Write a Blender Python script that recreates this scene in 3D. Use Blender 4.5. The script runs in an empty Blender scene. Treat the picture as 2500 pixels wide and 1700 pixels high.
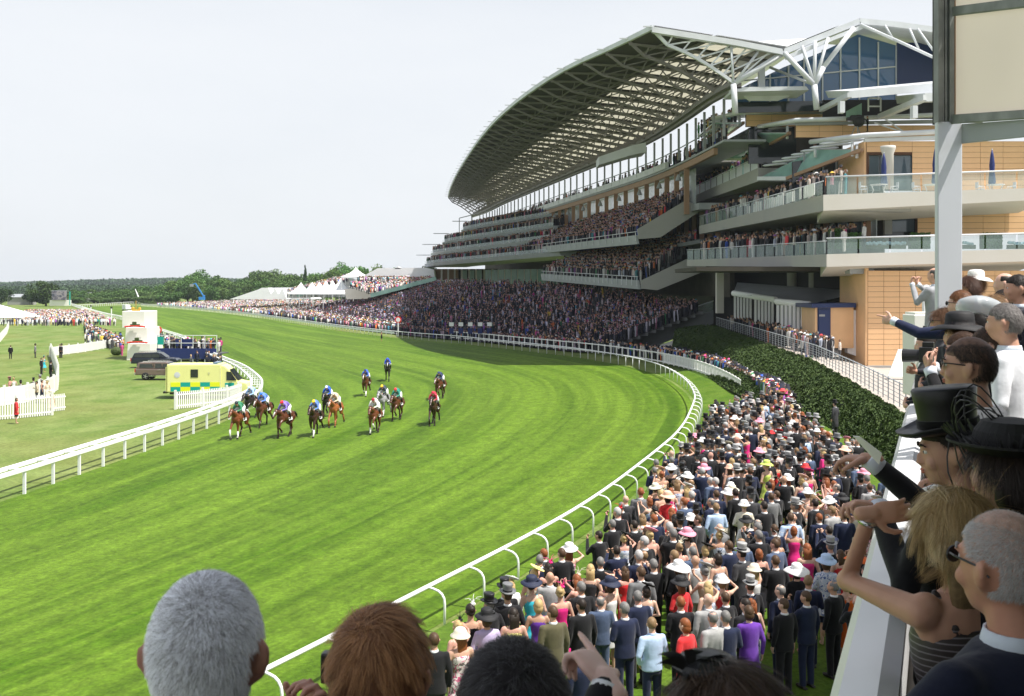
import bpy, math, random
import numpy as np
from mathutils import Vector, Matrix
R = math.radians
rng = random.Random(7)
nrg = np.random.default_rng(11)
scene = bpy.context.scene
COL = scene.collection
F, HX, HY, CZ = 2500.0, 1250.0, 700.0, 9.3      # focal length and horizon of the photograph in its pixels, eye height
K = 2500.0/2324.0

# ---------------------------------------------------------------- camera
cam_data = bpy.data.cameras.new('camera'); cam = bpy.data.objects.new('camera', cam_data); COL.objects.link(cam)
cam.location = (0, 0, CZ); cam.rotation_euler = (R(90), 0, 0)
cam_data.sensor_width = 36; cam_data.lens = 36.0; cam_data.shift_y = -150/2500.0
cam_data.clip_start = 0.1; cam_data.clip_end = 9000
cam_data.dof.use_dof = True; cam_data.dof.focus_distance = 26; cam_data.dof.aperture_fstop = 12
scene.camera = cam
# ---------------------------------------------------------------- sun and sky
SUN = Vector((0.46, -0.20, 1.0)).normalized()
world = bpy.data.worlds.new('World'); scene.world = world; world.use_nodes = True
wn = world.node_tree; wn.nodes.clear()
w_out = wn.nodes.new('ShaderNodeOutputWorld'); w_bg = wn.nodes.new('ShaderNodeBackground')
w_sky = wn.nodes.new('ShaderNodeTexSky'); w_sky.sky_type = 'NISHITA'; w_sky.sun_disc = False
w_sky.sun_elevation = math.asin(SUN.z); w_sky.sun_rotation = math.atan2(SUN.x, SUN.y)
w_sky.air_density = 1.0; w_sky.dust_density = 3.0; w_sky.ozone_density = 1.0
w_tc = wn.nodes.new('ShaderNodeTexCoord'); w_map = wn.nodes.new('ShaderNodeMapping'); w_map.inputs['Scale'].default_value = (1, 1, 3.2)
w_map.inputs['Rotation'].default_value = (0.1, 0.2, 0.4)
w_noise = wn.nodes.new('ShaderNodeTexNoise'); w_noise.inputs['Scale'].default_value = 2.6; w_noise.inputs['Detail'].default_value = 7
w_noise.inputs['Roughness'].default_value = 0.58
w_ramp = wn.nodes.new('ShaderNodeMapRange'); w_ramp.inputs[1].default_value = 0.3; w_ramp.inputs[2].default_value = 0.75
w_ramp.inputs[3].default_value = 0.86; w_ramp.inputs[4].default_value = 0.97
w_mix = wn.nodes.new('ShaderNodeMix'); w_mix.data_type = 'RGBA'
w_mix.inputs[7].default_value = (6.4, 6.6, 6.85, 1)
L = wn.links.new
L(w_tc.outputs['Generated'], w_map.inputs[0]); L(w_map.outputs[0], w_noise.inputs['Vector']); L(w_noise.outputs['Fac'], w_ramp.inputs[0])
w_sep = wn.nodes.new('ShaderNodeSeparateXYZ'); w_el = wn.nodes.new('ShaderNodeMapRange'); w_el.inputs[1].default_value = 0.22; w_el.inputs[2].default_value = 0.95
w_el.inputs[3].default_value = 1.0; w_el.inputs[4].default_value = 0.35; w_mul = wn.nodes.new('ShaderNodeMath'); w_mul.operation = 'MULTIPLY'
L(w_tc.outputs['Generated'], w_sep.inputs[0]); L(w_sep.outputs[2], w_el.inputs[0]); L(w_ramp.outputs[0], w_mul.inputs[0]); L(w_el.outputs[0], w_mul.inputs[1]); L(w_mul.outputs[0], w_mix.inputs[0]); L(w_sky.outputs[0], w_mix.inputs[6]); L(w_mix.outputs[2], w_bg.inputs[0])
w_bg.inputs[1].default_value = 0.098; L(w_bg.outputs[0], w_out.inputs[0])
sl = bpy.data.lights.new('sun', 'SUN'); sl.energy = 4.9; sl.angle = R(0.6); sl.color = (1.0, 0.955, 0.89)
sun = bpy.data.objects.new('sun', sl); COL.objects.link(sun); sun.rotation_euler = SUN.to_track_quat('Z', 'Y').to_euler(); sun.location = (0, 0, 60)
scene.view_settings.view_transform = 'Standard'; scene.view_settings.look = 'None'; scene.view_settings.gamma = 1
scene.view_settings.use_curve_mapping = False; scene.view_settings.exposure = 0.58
try:
    scene.cycles.max_bounces = 6; scene.cycles.transparent_max_bounces = 12; scene.cycles.use_denoising = True
    scene.cycles.volume_bounces = 0
except Exception: pass

# ---------------------------------------------------------------- helpers
def P(px, py, Y): return ((px-HX)/F*Y, Y, CZ-(py-HY)/F*Y)          # photo pixel at distance Y -> metres
def PV(vx, vy, Y): return P(vx*K, vy*K, Y)
def G(px, py, z=0.0):
    Y = F*(CZ-z)/(py-HY); return ((px-HX)/F*Y, Y, z)
def GV(vx, vy, z=0.0): return G(vx*K, vy*K, z)
S = 1.27
def B(x, y, z): return (x*S, y*S, CZ+(z-CZ)*S)                       # stand survey units -> metres
def PB(px, py, Y): return P(px, py, Y*S)
def lerp(a, b, t): return tuple(a[i]+(b[i]-a[i])*t for i in range(len(a)))
def interp(pts, y):                                                  # pts (x, y) ordered by y
    pts = sorted(pts, key=lambda p: p[1])
    if y <= pts[0][1]: a, b = pts[0], pts[1]
    elif y >= pts[-1][1]: a, b = pts[-2], pts[-1]
    else:
        for a, b in zip(pts, pts[1:]):
            if a[1] <= y <= b[1]: break
    return a[0]+(b[0]-a[0])*(y-a[1])/(b[1]-a[1])
def sstep(a, b, x):
    t = max(0, min(1, (x-a)/(b-a))); return t*t*(3-2*t)

def tag(o, label=None, cat=None, group=None, kind=None):
    if label: o['label'] = label
    if cat: o['category'] = cat
    if group: o['group'] = group
    if kind: o['kind'] = kind
    return o
def empty(name, loc=(0, 0, 0), rz=0.0, label=None, cat=None, group=None):
    o = bpy.data.objects.new(name, None); COL.objects.link(o); o.location = loc; o.rotation_euler = (0, 0, rz)
    o.empty_display_size = 0.2
    return tag(o, label, cat, group)
def link_mesh(name, me, parent=None, loc=None, color=None):
    o = bpy.data.objects.new(name, me); COL.objects.link(o)
    if parent: o.parent = parent
    if loc is not None: o.location = loc
    if color: o.color = (*color, 1)
    return o

class MB:
    def __init__(s): s.v = []; s.f = []; s.mi = []; s.m = 0
    def add(s, vs, fs):
        n = len(s.v); s.v += [tuple(v) for v in vs]; s.f += [tuple(i+n for i in f) for f in fs]; s.mi += [s.m]*len(fs); return s
    def box(s, c, d, rz=0.0):
        hx, hy, hz = d[0]/2, d[1]/2, d[2]/2; cs, sn = math.cos(rz), math.sin(rz); vs = []
        for z in (-hz, hz):
            for x, y in ((-hx, -hy), (hx, -hy), (hx, hy), (-hx, hy)):
                vs.append((c[0]+x*cs-y*sn, c[1]+x*sn+y*cs, c[2]+z))
        return s.add(vs, [(0, 3, 2, 1), (4, 5, 6, 7), (0, 1, 5, 4), (1, 2, 6, 5), (2, 3, 7, 6), (3, 0, 4, 7)])
    def hexa(s, bot, top):                                          # 4 bottom, 4 top points
        return s.add(list(bot)+list(top), [(0, 3, 2, 1), (4, 5, 6, 7), (0, 1, 5, 4), (1, 2, 6, 5), (2, 3, 7, 6), (3, 0, 4, 7)])
    def beam(s, p, q, w=0.1, h=None, up=(0, 0, 1)):
        h = h or w; p, q = Vector(p), Vector(q); d = (q-p)
        if d.length < 1e-6: return s
        d.normalize(); u = Vector(up)
        if abs(d.dot(u)) > 0.97: u = Vector((1, 0, 0))
        a = d.cross(u).normalized(); b = a.cross(d).normalized(); vs = []
        for e in (p, q):
            for x, y in ((-1, -1), (1, -1), (1, 1), (-1, 1)): vs.append(e+a*(x*w/2)+b*(y*h/2))
        return s.add(vs, [(0, 3, 2, 1), (4, 5, 6, 7), (0, 1, 5, 4), (1, 2, 6, 5), (2, 3, 7, 6), (3, 0, 4, 7)])
    def tube(s, pts, r, n=8, cap=True):
        pts = [Vector(p) for p in pts]; rs = r if isinstance(r, (list, tuple)) else [r]*len(pts)
        N = len(s.v); a = None; vs = []; fs = []
        for i, p in enumerate(pts):
            d = (pts[min(i+1, len(pts)-1)]-pts[max(i-1, 0)]).normalized()
            if a is None:
                u = Vector((0, 0, 1)) if abs(d.z) < 0.9 else Vector((1, 0, 0)); a = d.cross(u).normalized()
            else:
                a = (a-d*a.dot(d)); a = a.normalized() if a.length > 1e-6 else d.orthogonal().normalized()
            b = d.cross(a)
            for k in range(n):
                t = 2*math.pi*k/n; vs.append(p+(a*math.cos(t)+b*math.sin(t))*rs[i])
        for i in range(len(pts)-1):
            for k in range(n):
                k2 = (k+1) % n; fs.append((i*n+k, i*n+k2, (i+1)*n+k2, (i+1)*n+k))
        if cap: fs.append(tuple(range(n-1, -1, -1))); fs.append(tuple((len(pts)-1)*n+k for k in range(n)))
        return s.add(vs, fs)
    def prism(s, poly, z0, z1):
        n = len(poly); vs = [(p[0], p[1], z0) for p in poly]+[(p[0], p[1], z1) for p in poly]
        fs = [tuple(range(n-1, -1, -1)), tuple(range(n, 2*n))]+[(i, (i+1) % n, n+(i+1) % n, n+i) for i in range(n)]
        return s.add(vs, fs)
    def extr(s, poly, vec):                                         # closed planar polygon of 3D points pushed along vec
        n = len(poly); v = Vector(vec); vs = [Vector(p) for p in poly]+[Vector(p)+v for p in poly]
        return s.add(vs, [tuple(range(n-1, -1, -1)), tuple(range(n, 2*n))]+[(i, (i+1) % n, n+(i+1) % n, n+i) for i in range(n)])
    def quad(s, *p): return s.add(p, [tuple(range(len(p)))])
    def rev(s, prof, n=16, c=(0, 0, 0), sx=1, sy=1):                # profile (r, z) turned about z
        vs = []; fs = []
        for r, z in prof:
            for k in range(n):
                t = 2*math.pi*k/n; vs.append((c[0]+r*math.cos(t)*sx, c[1]+r*math.sin(t)*sy, c[2]+z))
        for i in range(len(prof)-1):
            for k in range(n):
                k2 = (k+1) % n; fs.append((i*n+k, i*n+k2, (i+1)*n+k2, (i+1)*n+k))
        fs.append(tuple(range(n-1, -1, -1))); fs.append(tuple((len(prof)-1)*n+k for k in range(n)))
        return s.add(vs, fs)
    def strip(s, A, Bp):                                            # quads between two polylines
        n = len(A); return s.add(list(A)+list(Bp), [(i, i+1, n+i+1, n+i) for i in range(n-1)])
    def mesh(s, name, mats, origin=(0, 0, 0), smooth=False):
        me = bpy.data.meshes.new(name); ox, oy, oz = origin
        me.from_pydata([(v[0]-ox, v[1]-oy, v[2]-oz) for v in s.v], [], s.f)
        for m in (mats if isinstance(mats, (list, tuple)) else [mats]): me.materials.append(m)
        me.polygons.foreach_set('material_index', s.mi)
        if smooth: me.polygons.foreach_set('use_smooth', [True]*len(me.polygons))
        me.update(); return me
    def build(s, name, mats, parent=None, smooth=False, kind=None, world_origin=None, color=None):
        if parent is not None: o = link_mesh(name, s.mesh(name, mats, tuple(parent.get('_o', parent.location)), smooth), parent)
        else:
            org = world_origin or (0, 0, 0); o = link_mesh(name, s.mesh(name, mats, org, smooth)); o.location = org
        if kind: o['kind'] = kind
        if color: o.color = (*color, 1)
        return o
def sub(o, mb, name, mats, smooth=False, color=None, kind=None):      # a sub-part of part o whose own origin is its thing's
    root = o.parent; me = mb.mesh(name, mats, tuple(root.location), smooth); return_ = link_mesh(name, me, o, None, color)
    if kind: return_['kind'] = kind
    return return_

def mat(name, col, rough=0.6, metal=0.0, var=0.0, scale=5.0, bump=0.0, bscale=None, spec=None, obj=False, vcol=False, coord='Object',
        col2=None, sub_w=0.0, sheen=0.0, transm=0.0, alpha=1.0, ior=1.45, dist=0.02, detail=4.0):
    m = bpy.data.materials.new(name); m.use_nodes = True; nt = m.node_tree; b = nt.nodes['Principled BSDF']; l = nt.links.new
    b.inputs['Roughness'].default_value = rough; b.inputs['Metallic'].default_value = metal; b.inputs['IOR'].default_value = ior
    if spec is not None: b.inputs['Specular IOR Level'].default_value = spec
    if transm: b.inputs['Transmission Weight'].default_value = transm
    if alpha < 1: b.inputs['Alpha'].default_value = alpha
    if sheen: b.inputs['Sheen Weight'].default_value = sheen
    if sub_w:
        b.inputs['Subsurface Weight'].default_value = sub_w; b.inputs['Subsurface Scale'].default_value = 0.02
        b.inputs['Subsurface Radius'].default_value = (1, 0.35, 0.2)
    tc = nt.nodes.new('ShaderNodeTexCoord')
    if obj: src = nt.nodes.new('ShaderNodeObjectInfo').outputs['Color']
    elif vcol:
        a = nt.nodes.new('ShaderNodeAttribute'); a.attribute_name = 'Col'; src = a.outputs['Color']
    else:
        c = nt.nodes.new('ShaderNodeRGB'); c.outputs[0].default_value = (*col, 1); src = c.outputs[0]
    if var or col2:
        n = nt.nodes.new('ShaderNodeTexNoise'); n.inputs['Scale'].default_value = scale; n.inputs['Detail'].default_value = detail
        l(tc.outputs[coord], n.inputs['Vector'])
        mr = nt.nodes.new('ShaderNodeMapRange'); mr.inputs[1].default_value = 0.3; mr.inputs[2].default_value = 0.7
        l(n.outputs['Fac'], mr.inputs[0])
        if col2:
            mx = nt.nodes.new('ShaderNodeMix'); mx.data_type = 'RGBA'; l(mr.outputs[0], mx.inputs[0]); l(src, mx.inputs[6]); mx.inputs[7].default_value = (*col2, 1)
            src = mx.outputs[2]
        if var:
            mr2 = nt.nodes.new('ShaderNodeMapRange'); mr2.inputs[3].default_value = 1-var; mr2.inputs[4].default_value = 1+var; l(mr.outputs[0], mr2.inputs[0])
            mx = nt.nodes.new('ShaderNodeMix'); mx.data_type = 'RGBA'; mx.blend_type = 'MULTIPLY'; mx.inputs[0].default_value = 1
            l(src, mx.inputs[6]); l(mr2.outputs[0], mx.inputs[7]); src = mx.outputs[2]
    l(src, b.inputs['Base Color'])
    if bump:
        n2 = nt.nodes.new('ShaderNodeTexNoise'); n2.inputs['Scale'].default_value = bscale or scale*4; n2.inputs['Detail'].default_value = 5
        l(tc.outputs[coord], n2.inputs['Vector']); bp = nt.nodes.new('ShaderNodeBump'); bp.inputs['Strength'].default_value = bump
        bp.inputs['Distance'].default_value = dist; l(n2.outputs['Fac'], bp.inputs['Height']); l(bp.outputs[0], b.inputs['Normal'])
    return m

M = {}
M['white'] = mat('white_plastic', (0.83, 0.84, 0.85), 0.35, var=0.04, scale=0.9)
M['white_paint'] = mat('white_paint', (0.8, 0.8, 0.78), 0.5, var=0.05, scale=0.6)
M['steel_white'] = mat('white_painted_steel', (0.60, 0.62, 0.66), 0.45, var=0.10, scale=0.5, detail=8)
M['steel_grey'] = mat('grey_painted_steel', (0.30, 0.32, 0.34), 0.5, var=0.08, scale=0.5)
M['truss'] = mat('truss_paint', (0.20, 0.185, 0.185), 0.55, var=0.1, scale=0.4)
M['concrete'] = mat('concrete', (0.40, 0.39, 0.37), 0.85, var=0.16, scale=0.5, bump=0.2, bscale=3, detail=9, col2=(.27, .27, .26))
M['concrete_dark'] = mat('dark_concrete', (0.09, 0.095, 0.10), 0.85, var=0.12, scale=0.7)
M['stone_white'] = mat('pale_precast', (0.62, 0.6, 0.56), 0.8, var=0.12, scale=0.35, bump=0.2, bscale=6, detail=9, col2=(.47, .45, .41))
M['tile'] = mat('terracotta_tile', (0.72, 0.45, 0.24), 0.62, var=0.07, scale=0.6)
M['joint'] = mat('tile_joint', (0.10, 0.05, 0.03), 0.9)
M['brown'] = mat('brown_cladding', (0.32, 0.19, 0.115), 0.6, var=0.08, scale=0.4)
M['blue_dark'] = mat('navy_panel', (0.012, 0.028, 0.11), 0.35, var=0.08, scale=0.3)
M['purple'] = mat('violet_soffit', (0.055, 0.06, 0.30), 0.5, var=0.05)
M['glass_blue'] = mat('curtain_glass', (0.05, 0.13, 0.27), 0.04, spec=0.9, var=0.08, scale=0.1)
M['glass_dark'] = mat('dark_glass', (0.02, 0.028, 0.03), 0.05, spec=0.8)
M['glass_win'] = mat('window_glass', (0.07, 0.10, 0.12), 0.04, spec=1.0, var=0.2, scale=0.4)
M['glass_green'] = mat('green_canopy_glass', (0.24, 0.40, 0.36), 0.12, spec=0.7, var=0.18, scale=0.5)
M['glass_clear'] = mat('balustrade_glass', (0.35, 0.46, 0.45), 0.05, alpha=0.42, spec=0.8, var=0.15, scale=0.6)
M['frosted'] = mat('frosted_balustrade', (0.66, 0.70, 0.76), 0.3, alpha=0.88, spec=0.5, var=0.06, scale=0.5)
M['glass_pale'] = mat('pale_screen_glass', (0.62, 0.68, 0.72), 0.15, alpha=0.5, spec=0.6)
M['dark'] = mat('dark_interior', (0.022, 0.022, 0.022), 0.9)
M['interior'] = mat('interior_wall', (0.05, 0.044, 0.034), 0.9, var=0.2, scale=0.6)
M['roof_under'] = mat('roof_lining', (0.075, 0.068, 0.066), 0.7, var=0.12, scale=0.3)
M['roof_cream'] = mat('cream_roof_panel', (0.72, 0.70, 0.58), 0.6, var=0.05, scale=0.3)
def translucent(name, col, k=.55):
    m = bpy.data.materials.new(name); m.use_nodes = True; nt = m.node_tree; nt.nodes.clear(); o = nt.nodes.new('ShaderNodeOutputMaterial'); d = nt.nodes.new('ShaderNodeBsdfDiffuse'); t = nt.nodes.new('ShaderNodeBsdfTranslucent'); x = nt.nodes.new('ShaderNodeMixShader')
    tc = nt.nodes.new('ShaderNodeTexCoord'); n = nt.nodes.new('ShaderNodeTexNoise'); n.inputs['Scale'].default_value = .4; mr = nt.nodes.new('ShaderNodeMapRange'); mr.inputs[3].default_value = .85; mr.inputs[4].default_value = 1.1
    mx = nt.nodes.new('ShaderNodeMix'); mx.data_type = 'RGBA'; mx.blend_type = 'MULTIPLY'; mx.inputs[0].default_value = 1; mx.inputs[6].default_value = (*col, 1); l = nt.links.new
    l(tc.outputs['Object'], n.inputs['Vector']); l(n.outputs['Fac'], mr.inputs[0]); l(mr.outputs[0], mx.inputs[7])
    for q in (d, t): l(mx.outputs[2], q.inputs[0])
    x.inputs[0].default_value = k; l(d.outputs[0], x.inputs[1]); l(t.outputs[0], x.inputs[2]); l(x.outputs[0], o.inputs[0]); return m
M['roof_cream'] = translucent('cream_roof_membrane', (0.50, 0.48, 0.38), .45)
M['canopy_cloth'] = translucent('cream_canopy_cloth', (0.86, 0.81, 0.75), .5)
M['roof_top'] = mat('white_roof_sheet', (0.8, 0.81, 0.82), 0.4, var=0.03, scale=0.2)
M['fabric_tent'] = mat('white_tent_canvas', (0.84, 0.85, 0.87), 0.7, var=0.04, scale=0.4, bump=0.1)
M['hair'] = mat('hair', (0.1, 0.06, 0.03), 0.55, obj=True, var=0.25, scale=60, spec=0.4)
M['skin'] = mat('skin', (0.5, 0.3, 0.2), 0.5, obj=True, var=0.08, scale=14, sub_w=0.08, spec=0.4)
M['cloth'] = mat('cloth', (0.5, 0.5, 0.5), 0.85, obj=True, var=0.10, scale=9, bump=0.35, bscale=7, sheen=0.15, dist=0.03, spec=0.2)
M['satin'] = mat('glossy_cloth', (0.5, 0.5, 0.5), 0.42, obj=True, var=0.12, scale=7, bump=0.3, bscale=9, dist=0.02, spec=0.4)
M['straw'] = mat('hat_straw', (0.5, 0.5, 0.5), 0.7, obj=True, var=0.12, scale=50, bump=0.3, bscale=90, dist=0.004)
M['silk_hat'] = mat('hat_felt', (0.5, 0.5, 0.5), 0.4, obj=True, var=0.1, scale=20, spec=0.5)
M['leather'] = mat('leather', (0.02, 0.018, 0.016), 0.35, var=0.2, scale=20)
M['plastic_black'] = mat('black_plastic', (0.015, 0.015, 0.016), 0.35)
M['crowd'] = mat('crowd_cloth', (0.5, 0.5, 0.5), 0.85, vcol=True, var=0.15, scale=6)
def floral(name, base, inks, sc=14, th=0.56):
    m = bpy.data.materials.new(name); m.use_nodes = True; nt = m.node_tree; b = nt.nodes['Principled BSDF']; l = nt.links.new
    b.inputs['Roughness'].default_value = 0.8; tc = nt.nodes.new('ShaderNodeTexCoord'); cur = nt.nodes.new('ShaderNodeRGB'); cur.outputs[0].default_value = (*base, 1); src = cur.outputs[0]
    for i, ink in enumerate(inks):
        mp = nt.nodes.new('ShaderNodeMapping'); mp.inputs['Location'].default_value = (i*3.1, i*1.7, i*.9); l(tc.outputs['Object'], mp.inputs[0])
        n = nt.nodes.new('ShaderNodeTexNoise'); n.inputs['Scale'].default_value = sc; n.inputs['Detail'].default_value = 2; n.inputs['Distortion'].default_value = 1.4; l(mp.outputs[0], n.inputs['Vector'])
        r = nt.nodes.new('ShaderNodeMapRange'); r.inputs[1].default_value = th; r.inputs[2].default_value = th+0.02; l(n.outputs['Fac'], r.inputs[0])
        mx = nt.nodes.new('ShaderNodeMix'); mx.data_type = 'RGBA'; l(r.outputs[0], mx.inputs[0]); l(src, mx.inputs[6]); mx.inputs[7].default_value = (*ink, 1); src = mx.outputs[2]
    l(src, b.inputs['Base Color']); return m
M['floral'] = floral('floral_print', (0.75, 0.72, 0.66), [(0.6, 0.12, 0.14), (0.1, 0.2, 0.12), (0.75, 0.4, 0.1)])
M['floral_blue'] = floral('blue_floral_print', (0.55, 0.62, 0.72), [(0.05, 0.1, 0.35), (0.75, 0.75, 0.8)])
M['floral_pink'] = floral('pink_floral_print', (0.78, 0.68, 0.68), [(0.7, 0.1, 0.25), (0.15, 0.12, 0.12)])
def line_print():
    m = bpy.data.materials.new('white_cloth_black_scroll_print'); m.use_nodes = True; nt = m.node_tree; b = nt.nodes['Principled BSDF']; l = nt.links.new
    tc = nt.nodes.new('ShaderNodeTexCoord'); n = nt.nodes.new('ShaderNodeTexNoise'); n.inputs['Scale'].default_value = 9; n.inputs['Detail'].default_value = 1; n.inputs['Distortion'].default_value = 2.2
    l(tc.outputs['Object'], n.inputs['Vector']); a = nt.nodes.new('ShaderNodeMath'); a.operation = 'SUBTRACT'; a.inputs[1].default_value = 0.52; l(n.outputs['Fac'], a.inputs[0])
    ab = nt.nodes.new('ShaderNodeMath'); ab.operation = 'ABSOLUTE'; l(a.outputs[0], ab.inputs[0])
    r = nt.nodes.new('ShaderNodeMapRange'); r.inputs[1].default_value = 0.006; r.inputs[2].default_value = 0.016; l(ab.outputs[0], r.inputs[0])
    mx = nt.nodes.new('ShaderNodeMix'); mx.data_type = 'RGBA'; l(r.outputs[0], mx.inputs[0]); mx.inputs[6].default_value = (0.03, 0.03, 0.03, 1); mx.inputs[7].default_value = (0.72, 0.71, 0.72, 1)
    l(mx.outputs[2], b.inputs['Base Color']); b.inputs['Roughness'].default_value = 0.8; return m
M['scroll'] = line_print()
# ---------------------------------------------------------------- race track outline (metres), far end first
OUT = [(-176, 485), (-140, 428), (-104, 364), (-71, 295), (-40.6, 224), (-23.9, 190), (-17, 179), (-8.8, 168), (-4.3, 159), (2.4, 146.6), (8.1, 135.8),
       (11.3, 126.5), (14, 117.4), (15.6, 105.6), (15.3, 90), (13.9, 77.5), (12.6, 71), (9.7, 58.4), (6.7, 49.3), (3.1, 39.1), (.4, 33), (-2.9, 26.4), (-5.4, 21.2), (-9, 15), (-16, 8), (-30, 0)]
INN = [(-215, 500), (-159, 384), (-122, 309), (-103, 275), (-70, 202), (-52, 165), (-43, 141), (-35, 122), (-28, 107), (-24, 96), (-22, 90),
       (-21, 86), (-20.3, 83), (-19.9, 80.5), (-19.7, 76), (-19.8, 69.8), (-20, 66), (-20.4, 60.3), (-21, 54), (-21.5, 49.3), (-22, 44.3), (-23, 38), (-24, 33), (-27, 27), (-33, 20), (-42, 12)]
def chaikin(p, n=2):
    for _ in range(n):
        q = [p[0]]
        for a, b in zip(p, p[1:]):
            q.append((a[0]*.75+b[0]*.25, a[1]*.75+b[1]*.25)); q.append((a[0]*.25+b[0]*.75, a[1]*.25+b[1]*.75))
        q.append(p[-1]); p = q
    return p
OUTS, INNS = chaikin(OUT), chaikin(INN)
def cumlen(p):
    c = [0]
    for a, b in zip(p, p[1:]): c.append(c[-1]+math.dist(a[:2], b[:2]))
    return c
def at_len(p, c, s):
    s = max(0, min(c[-1]-1e-6, s)); i = int(np.searchsorted(c, s, side='right'))-1; t = (s-c[i])/(c[i+1]-c[i])
    a, b = p[i], p[i+1]; d = math.dist(a[:2], b[:2]); return (a[0]+(b[0]-a[0])*t, a[1]+(b[1]-a[1])*t), ((b[0]-a[0])/d, (b[1]-a[1])/d)
def outer_x(y): return interp(OUTS, y)
def offset(p, d):                                                    # positive d: to the right of travel far->near reversed, i.e. stand side
    q = []
    for i in range(len(p)):
        a, b = p[max(i-1, 0)], p[min(i+1, len(p)-1)]; dx, dy = b[0]-a[0], b[1]-a[1]; l = math.hypot(dx, dy)
        q.append((p[i][0]-dy/l*d, p[i][1]+dx/l*d))
    return q
def lawn_z(y): return 2.1-1.75*sstep(46, 88, y)

def grass_mat(name, base, alt, dark, uv, streak=(1, 1), sc=1.0, patch=None):
    m = bpy.data.materials.new(name); m.use_nodes = True; nt = m.node_tree; b = nt.nodes['Principled BSDF']; l = nt.links.new
    b.inputs['Roughness'].default_value = 0.75; b.inputs['Specular IOR Level'].default_value = 0.15
    tc = nt.nodes.new('ShaderNodeTexCoord')
    def noise(coord, scale, nsc, det=4, rough=.6, dst=0):
        mp = nt.nodes.new('ShaderNodeMapping'); mp.inputs['Scale'].default_value = scale; l(tc.outputs[coord], mp.inputs[0])
        n = nt.nodes.new('ShaderNodeTexNoise'); n.inputs['Scale'].default_value = nsc; n.inputs['Detail'].default_value = det; n.inputs['Roughness'].default_value = rough
        n.inputs['Distortion'].default_value = dst; l(mp.outputs[0], n.inputs['Vector']); return n.outputs['Fac']
    def rng_(s, a, c, lo=0, hi=1):
        r = nt.nodes.new('ShaderNodeMapRange'); r.inputs[1].default_value = a; r.inputs[2].default_value = c; r.inputs[3].default_value = lo; r.inputs[4].default_value = hi; l(s, r.inputs[0]); return r.outputs[0]
    def mix(f, a, c, blend='MIX'):
        x = nt.nodes.new('ShaderNodeMix'); x.data_type = 'RGBA'; x.blend_type = blend
        if isinstance(f, float): x.inputs[0].default_value = f
        else: l(f, x.inputs[0])
        for s, i in ((a, 6), (c, 7)):
            if isinstance(s, tuple): x.inputs[i].default_value = (*s, 1)
            else: l(s, x.inputs[i])
        return x.outputs[2]
    big = noise('UV' if uv else 'Object', (streak[0], streak[1], 1), 1.0, 5, .62)          # long mown / trodden streaks
    mid = noise('UV' if uv else 'Object', (streak[0]*3.3, streak[1]*2.2, 1), 1.0, 4, .6, .4)
    c = mix(rng_(big, .36, .66), base, alt)
    c = mix(rng_(mid, .45, .78, 0, .4), c, dark)
    if patch: c = mix(rng_(noise('Object', (1, 1, 1), .045, 5, .6, .5), .45, .65, 0, .75), c, patch)
    c = mix(rng_(noise('Object', (1, 1, 1), .28, 4, .65), .5, .75, 0, .5), c, tuple(v*1.25 for v in alt))
    if uv:                                                           # wear lines of the going, running with the rail
        for (us, vs, a0, a1, k, ccol) in ((9.0, 0.010, .48, .60, .55, tuple(v*1.35 for v in alt)), (16.0, 0.012, .52, .64, .42, tuple(v*.7 for v in dark)), (34.0, .03, .5, .64, .6, tuple(v*1.3 for v in alt))):
            c = mix(rng_(noise('UV', (us, vs, 1), 1.0, 3, .6), a0, a1, 0, k), c, ccol)
        f2 = noise('UV', (55, 1.1, 1), 1.0, 5, .72)                  # tufts drawn out along the running line
        c = mix(1.0, c, rng_(f2, .36, .64, .78, 1.24), 'MULTIPLY')
    f1 = noise('Object', (1, 1, 1), 5.5*sc, 6, .78)
    c = mix(1.0, c, rng_(f1, .34, .66, .66, 1.34), 'MULTIPLY')
    l(c, b.inputs['Base Color'])
    bp = nt.nodes.new('ShaderNodeBump'); bp.inputs['Strength'].default_value = .6; bp.inputs['Distance'].default_value = .06; l(f1, bp.inputs['Height']); l(bp.outputs[0], b.inputs['Normal'])
    return m
M['turf'] = grass_mat('track_turf', (0.047, 0.107, 0.002), (0.088, 0.150, 0.012), (0.035, 0.086, 0.002), True, (4.5, 0.012))
M['lawn'] = grass_mat('lawn_grass', (0.055, 0.12, 0.007), (0.10, 0.165, 0.018), (0.036, 0.08, 0.005), False, (.4, .4), 1.3)
M['infield'] = grass_mat('infield_grass', (0.080, 0.148, 0.018), (0.190, 0.235, 0.075), (0.046, 0.104, 0.012), False, (.30, .13), .8, (0.15, 0.165, 0.045))

g = MB()
N = 40; ext = [-4000, -2200, -1200, -700, -420, -260, -160, -90, -40, 0, 40, 90, 160, 260, 420, 700, 1200, 2200, 4000]
vs = [(x, y, 0) for y in ext for x in ext]; n = len(ext)
g.add(vs, [(j*n+i, j*n+i+1, (j+1)*n+i+1, (j+1)*n+i) for j in range(n-1) for i in range(n-1)])
g.build('ground', M['infield'], kind='structure')
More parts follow.
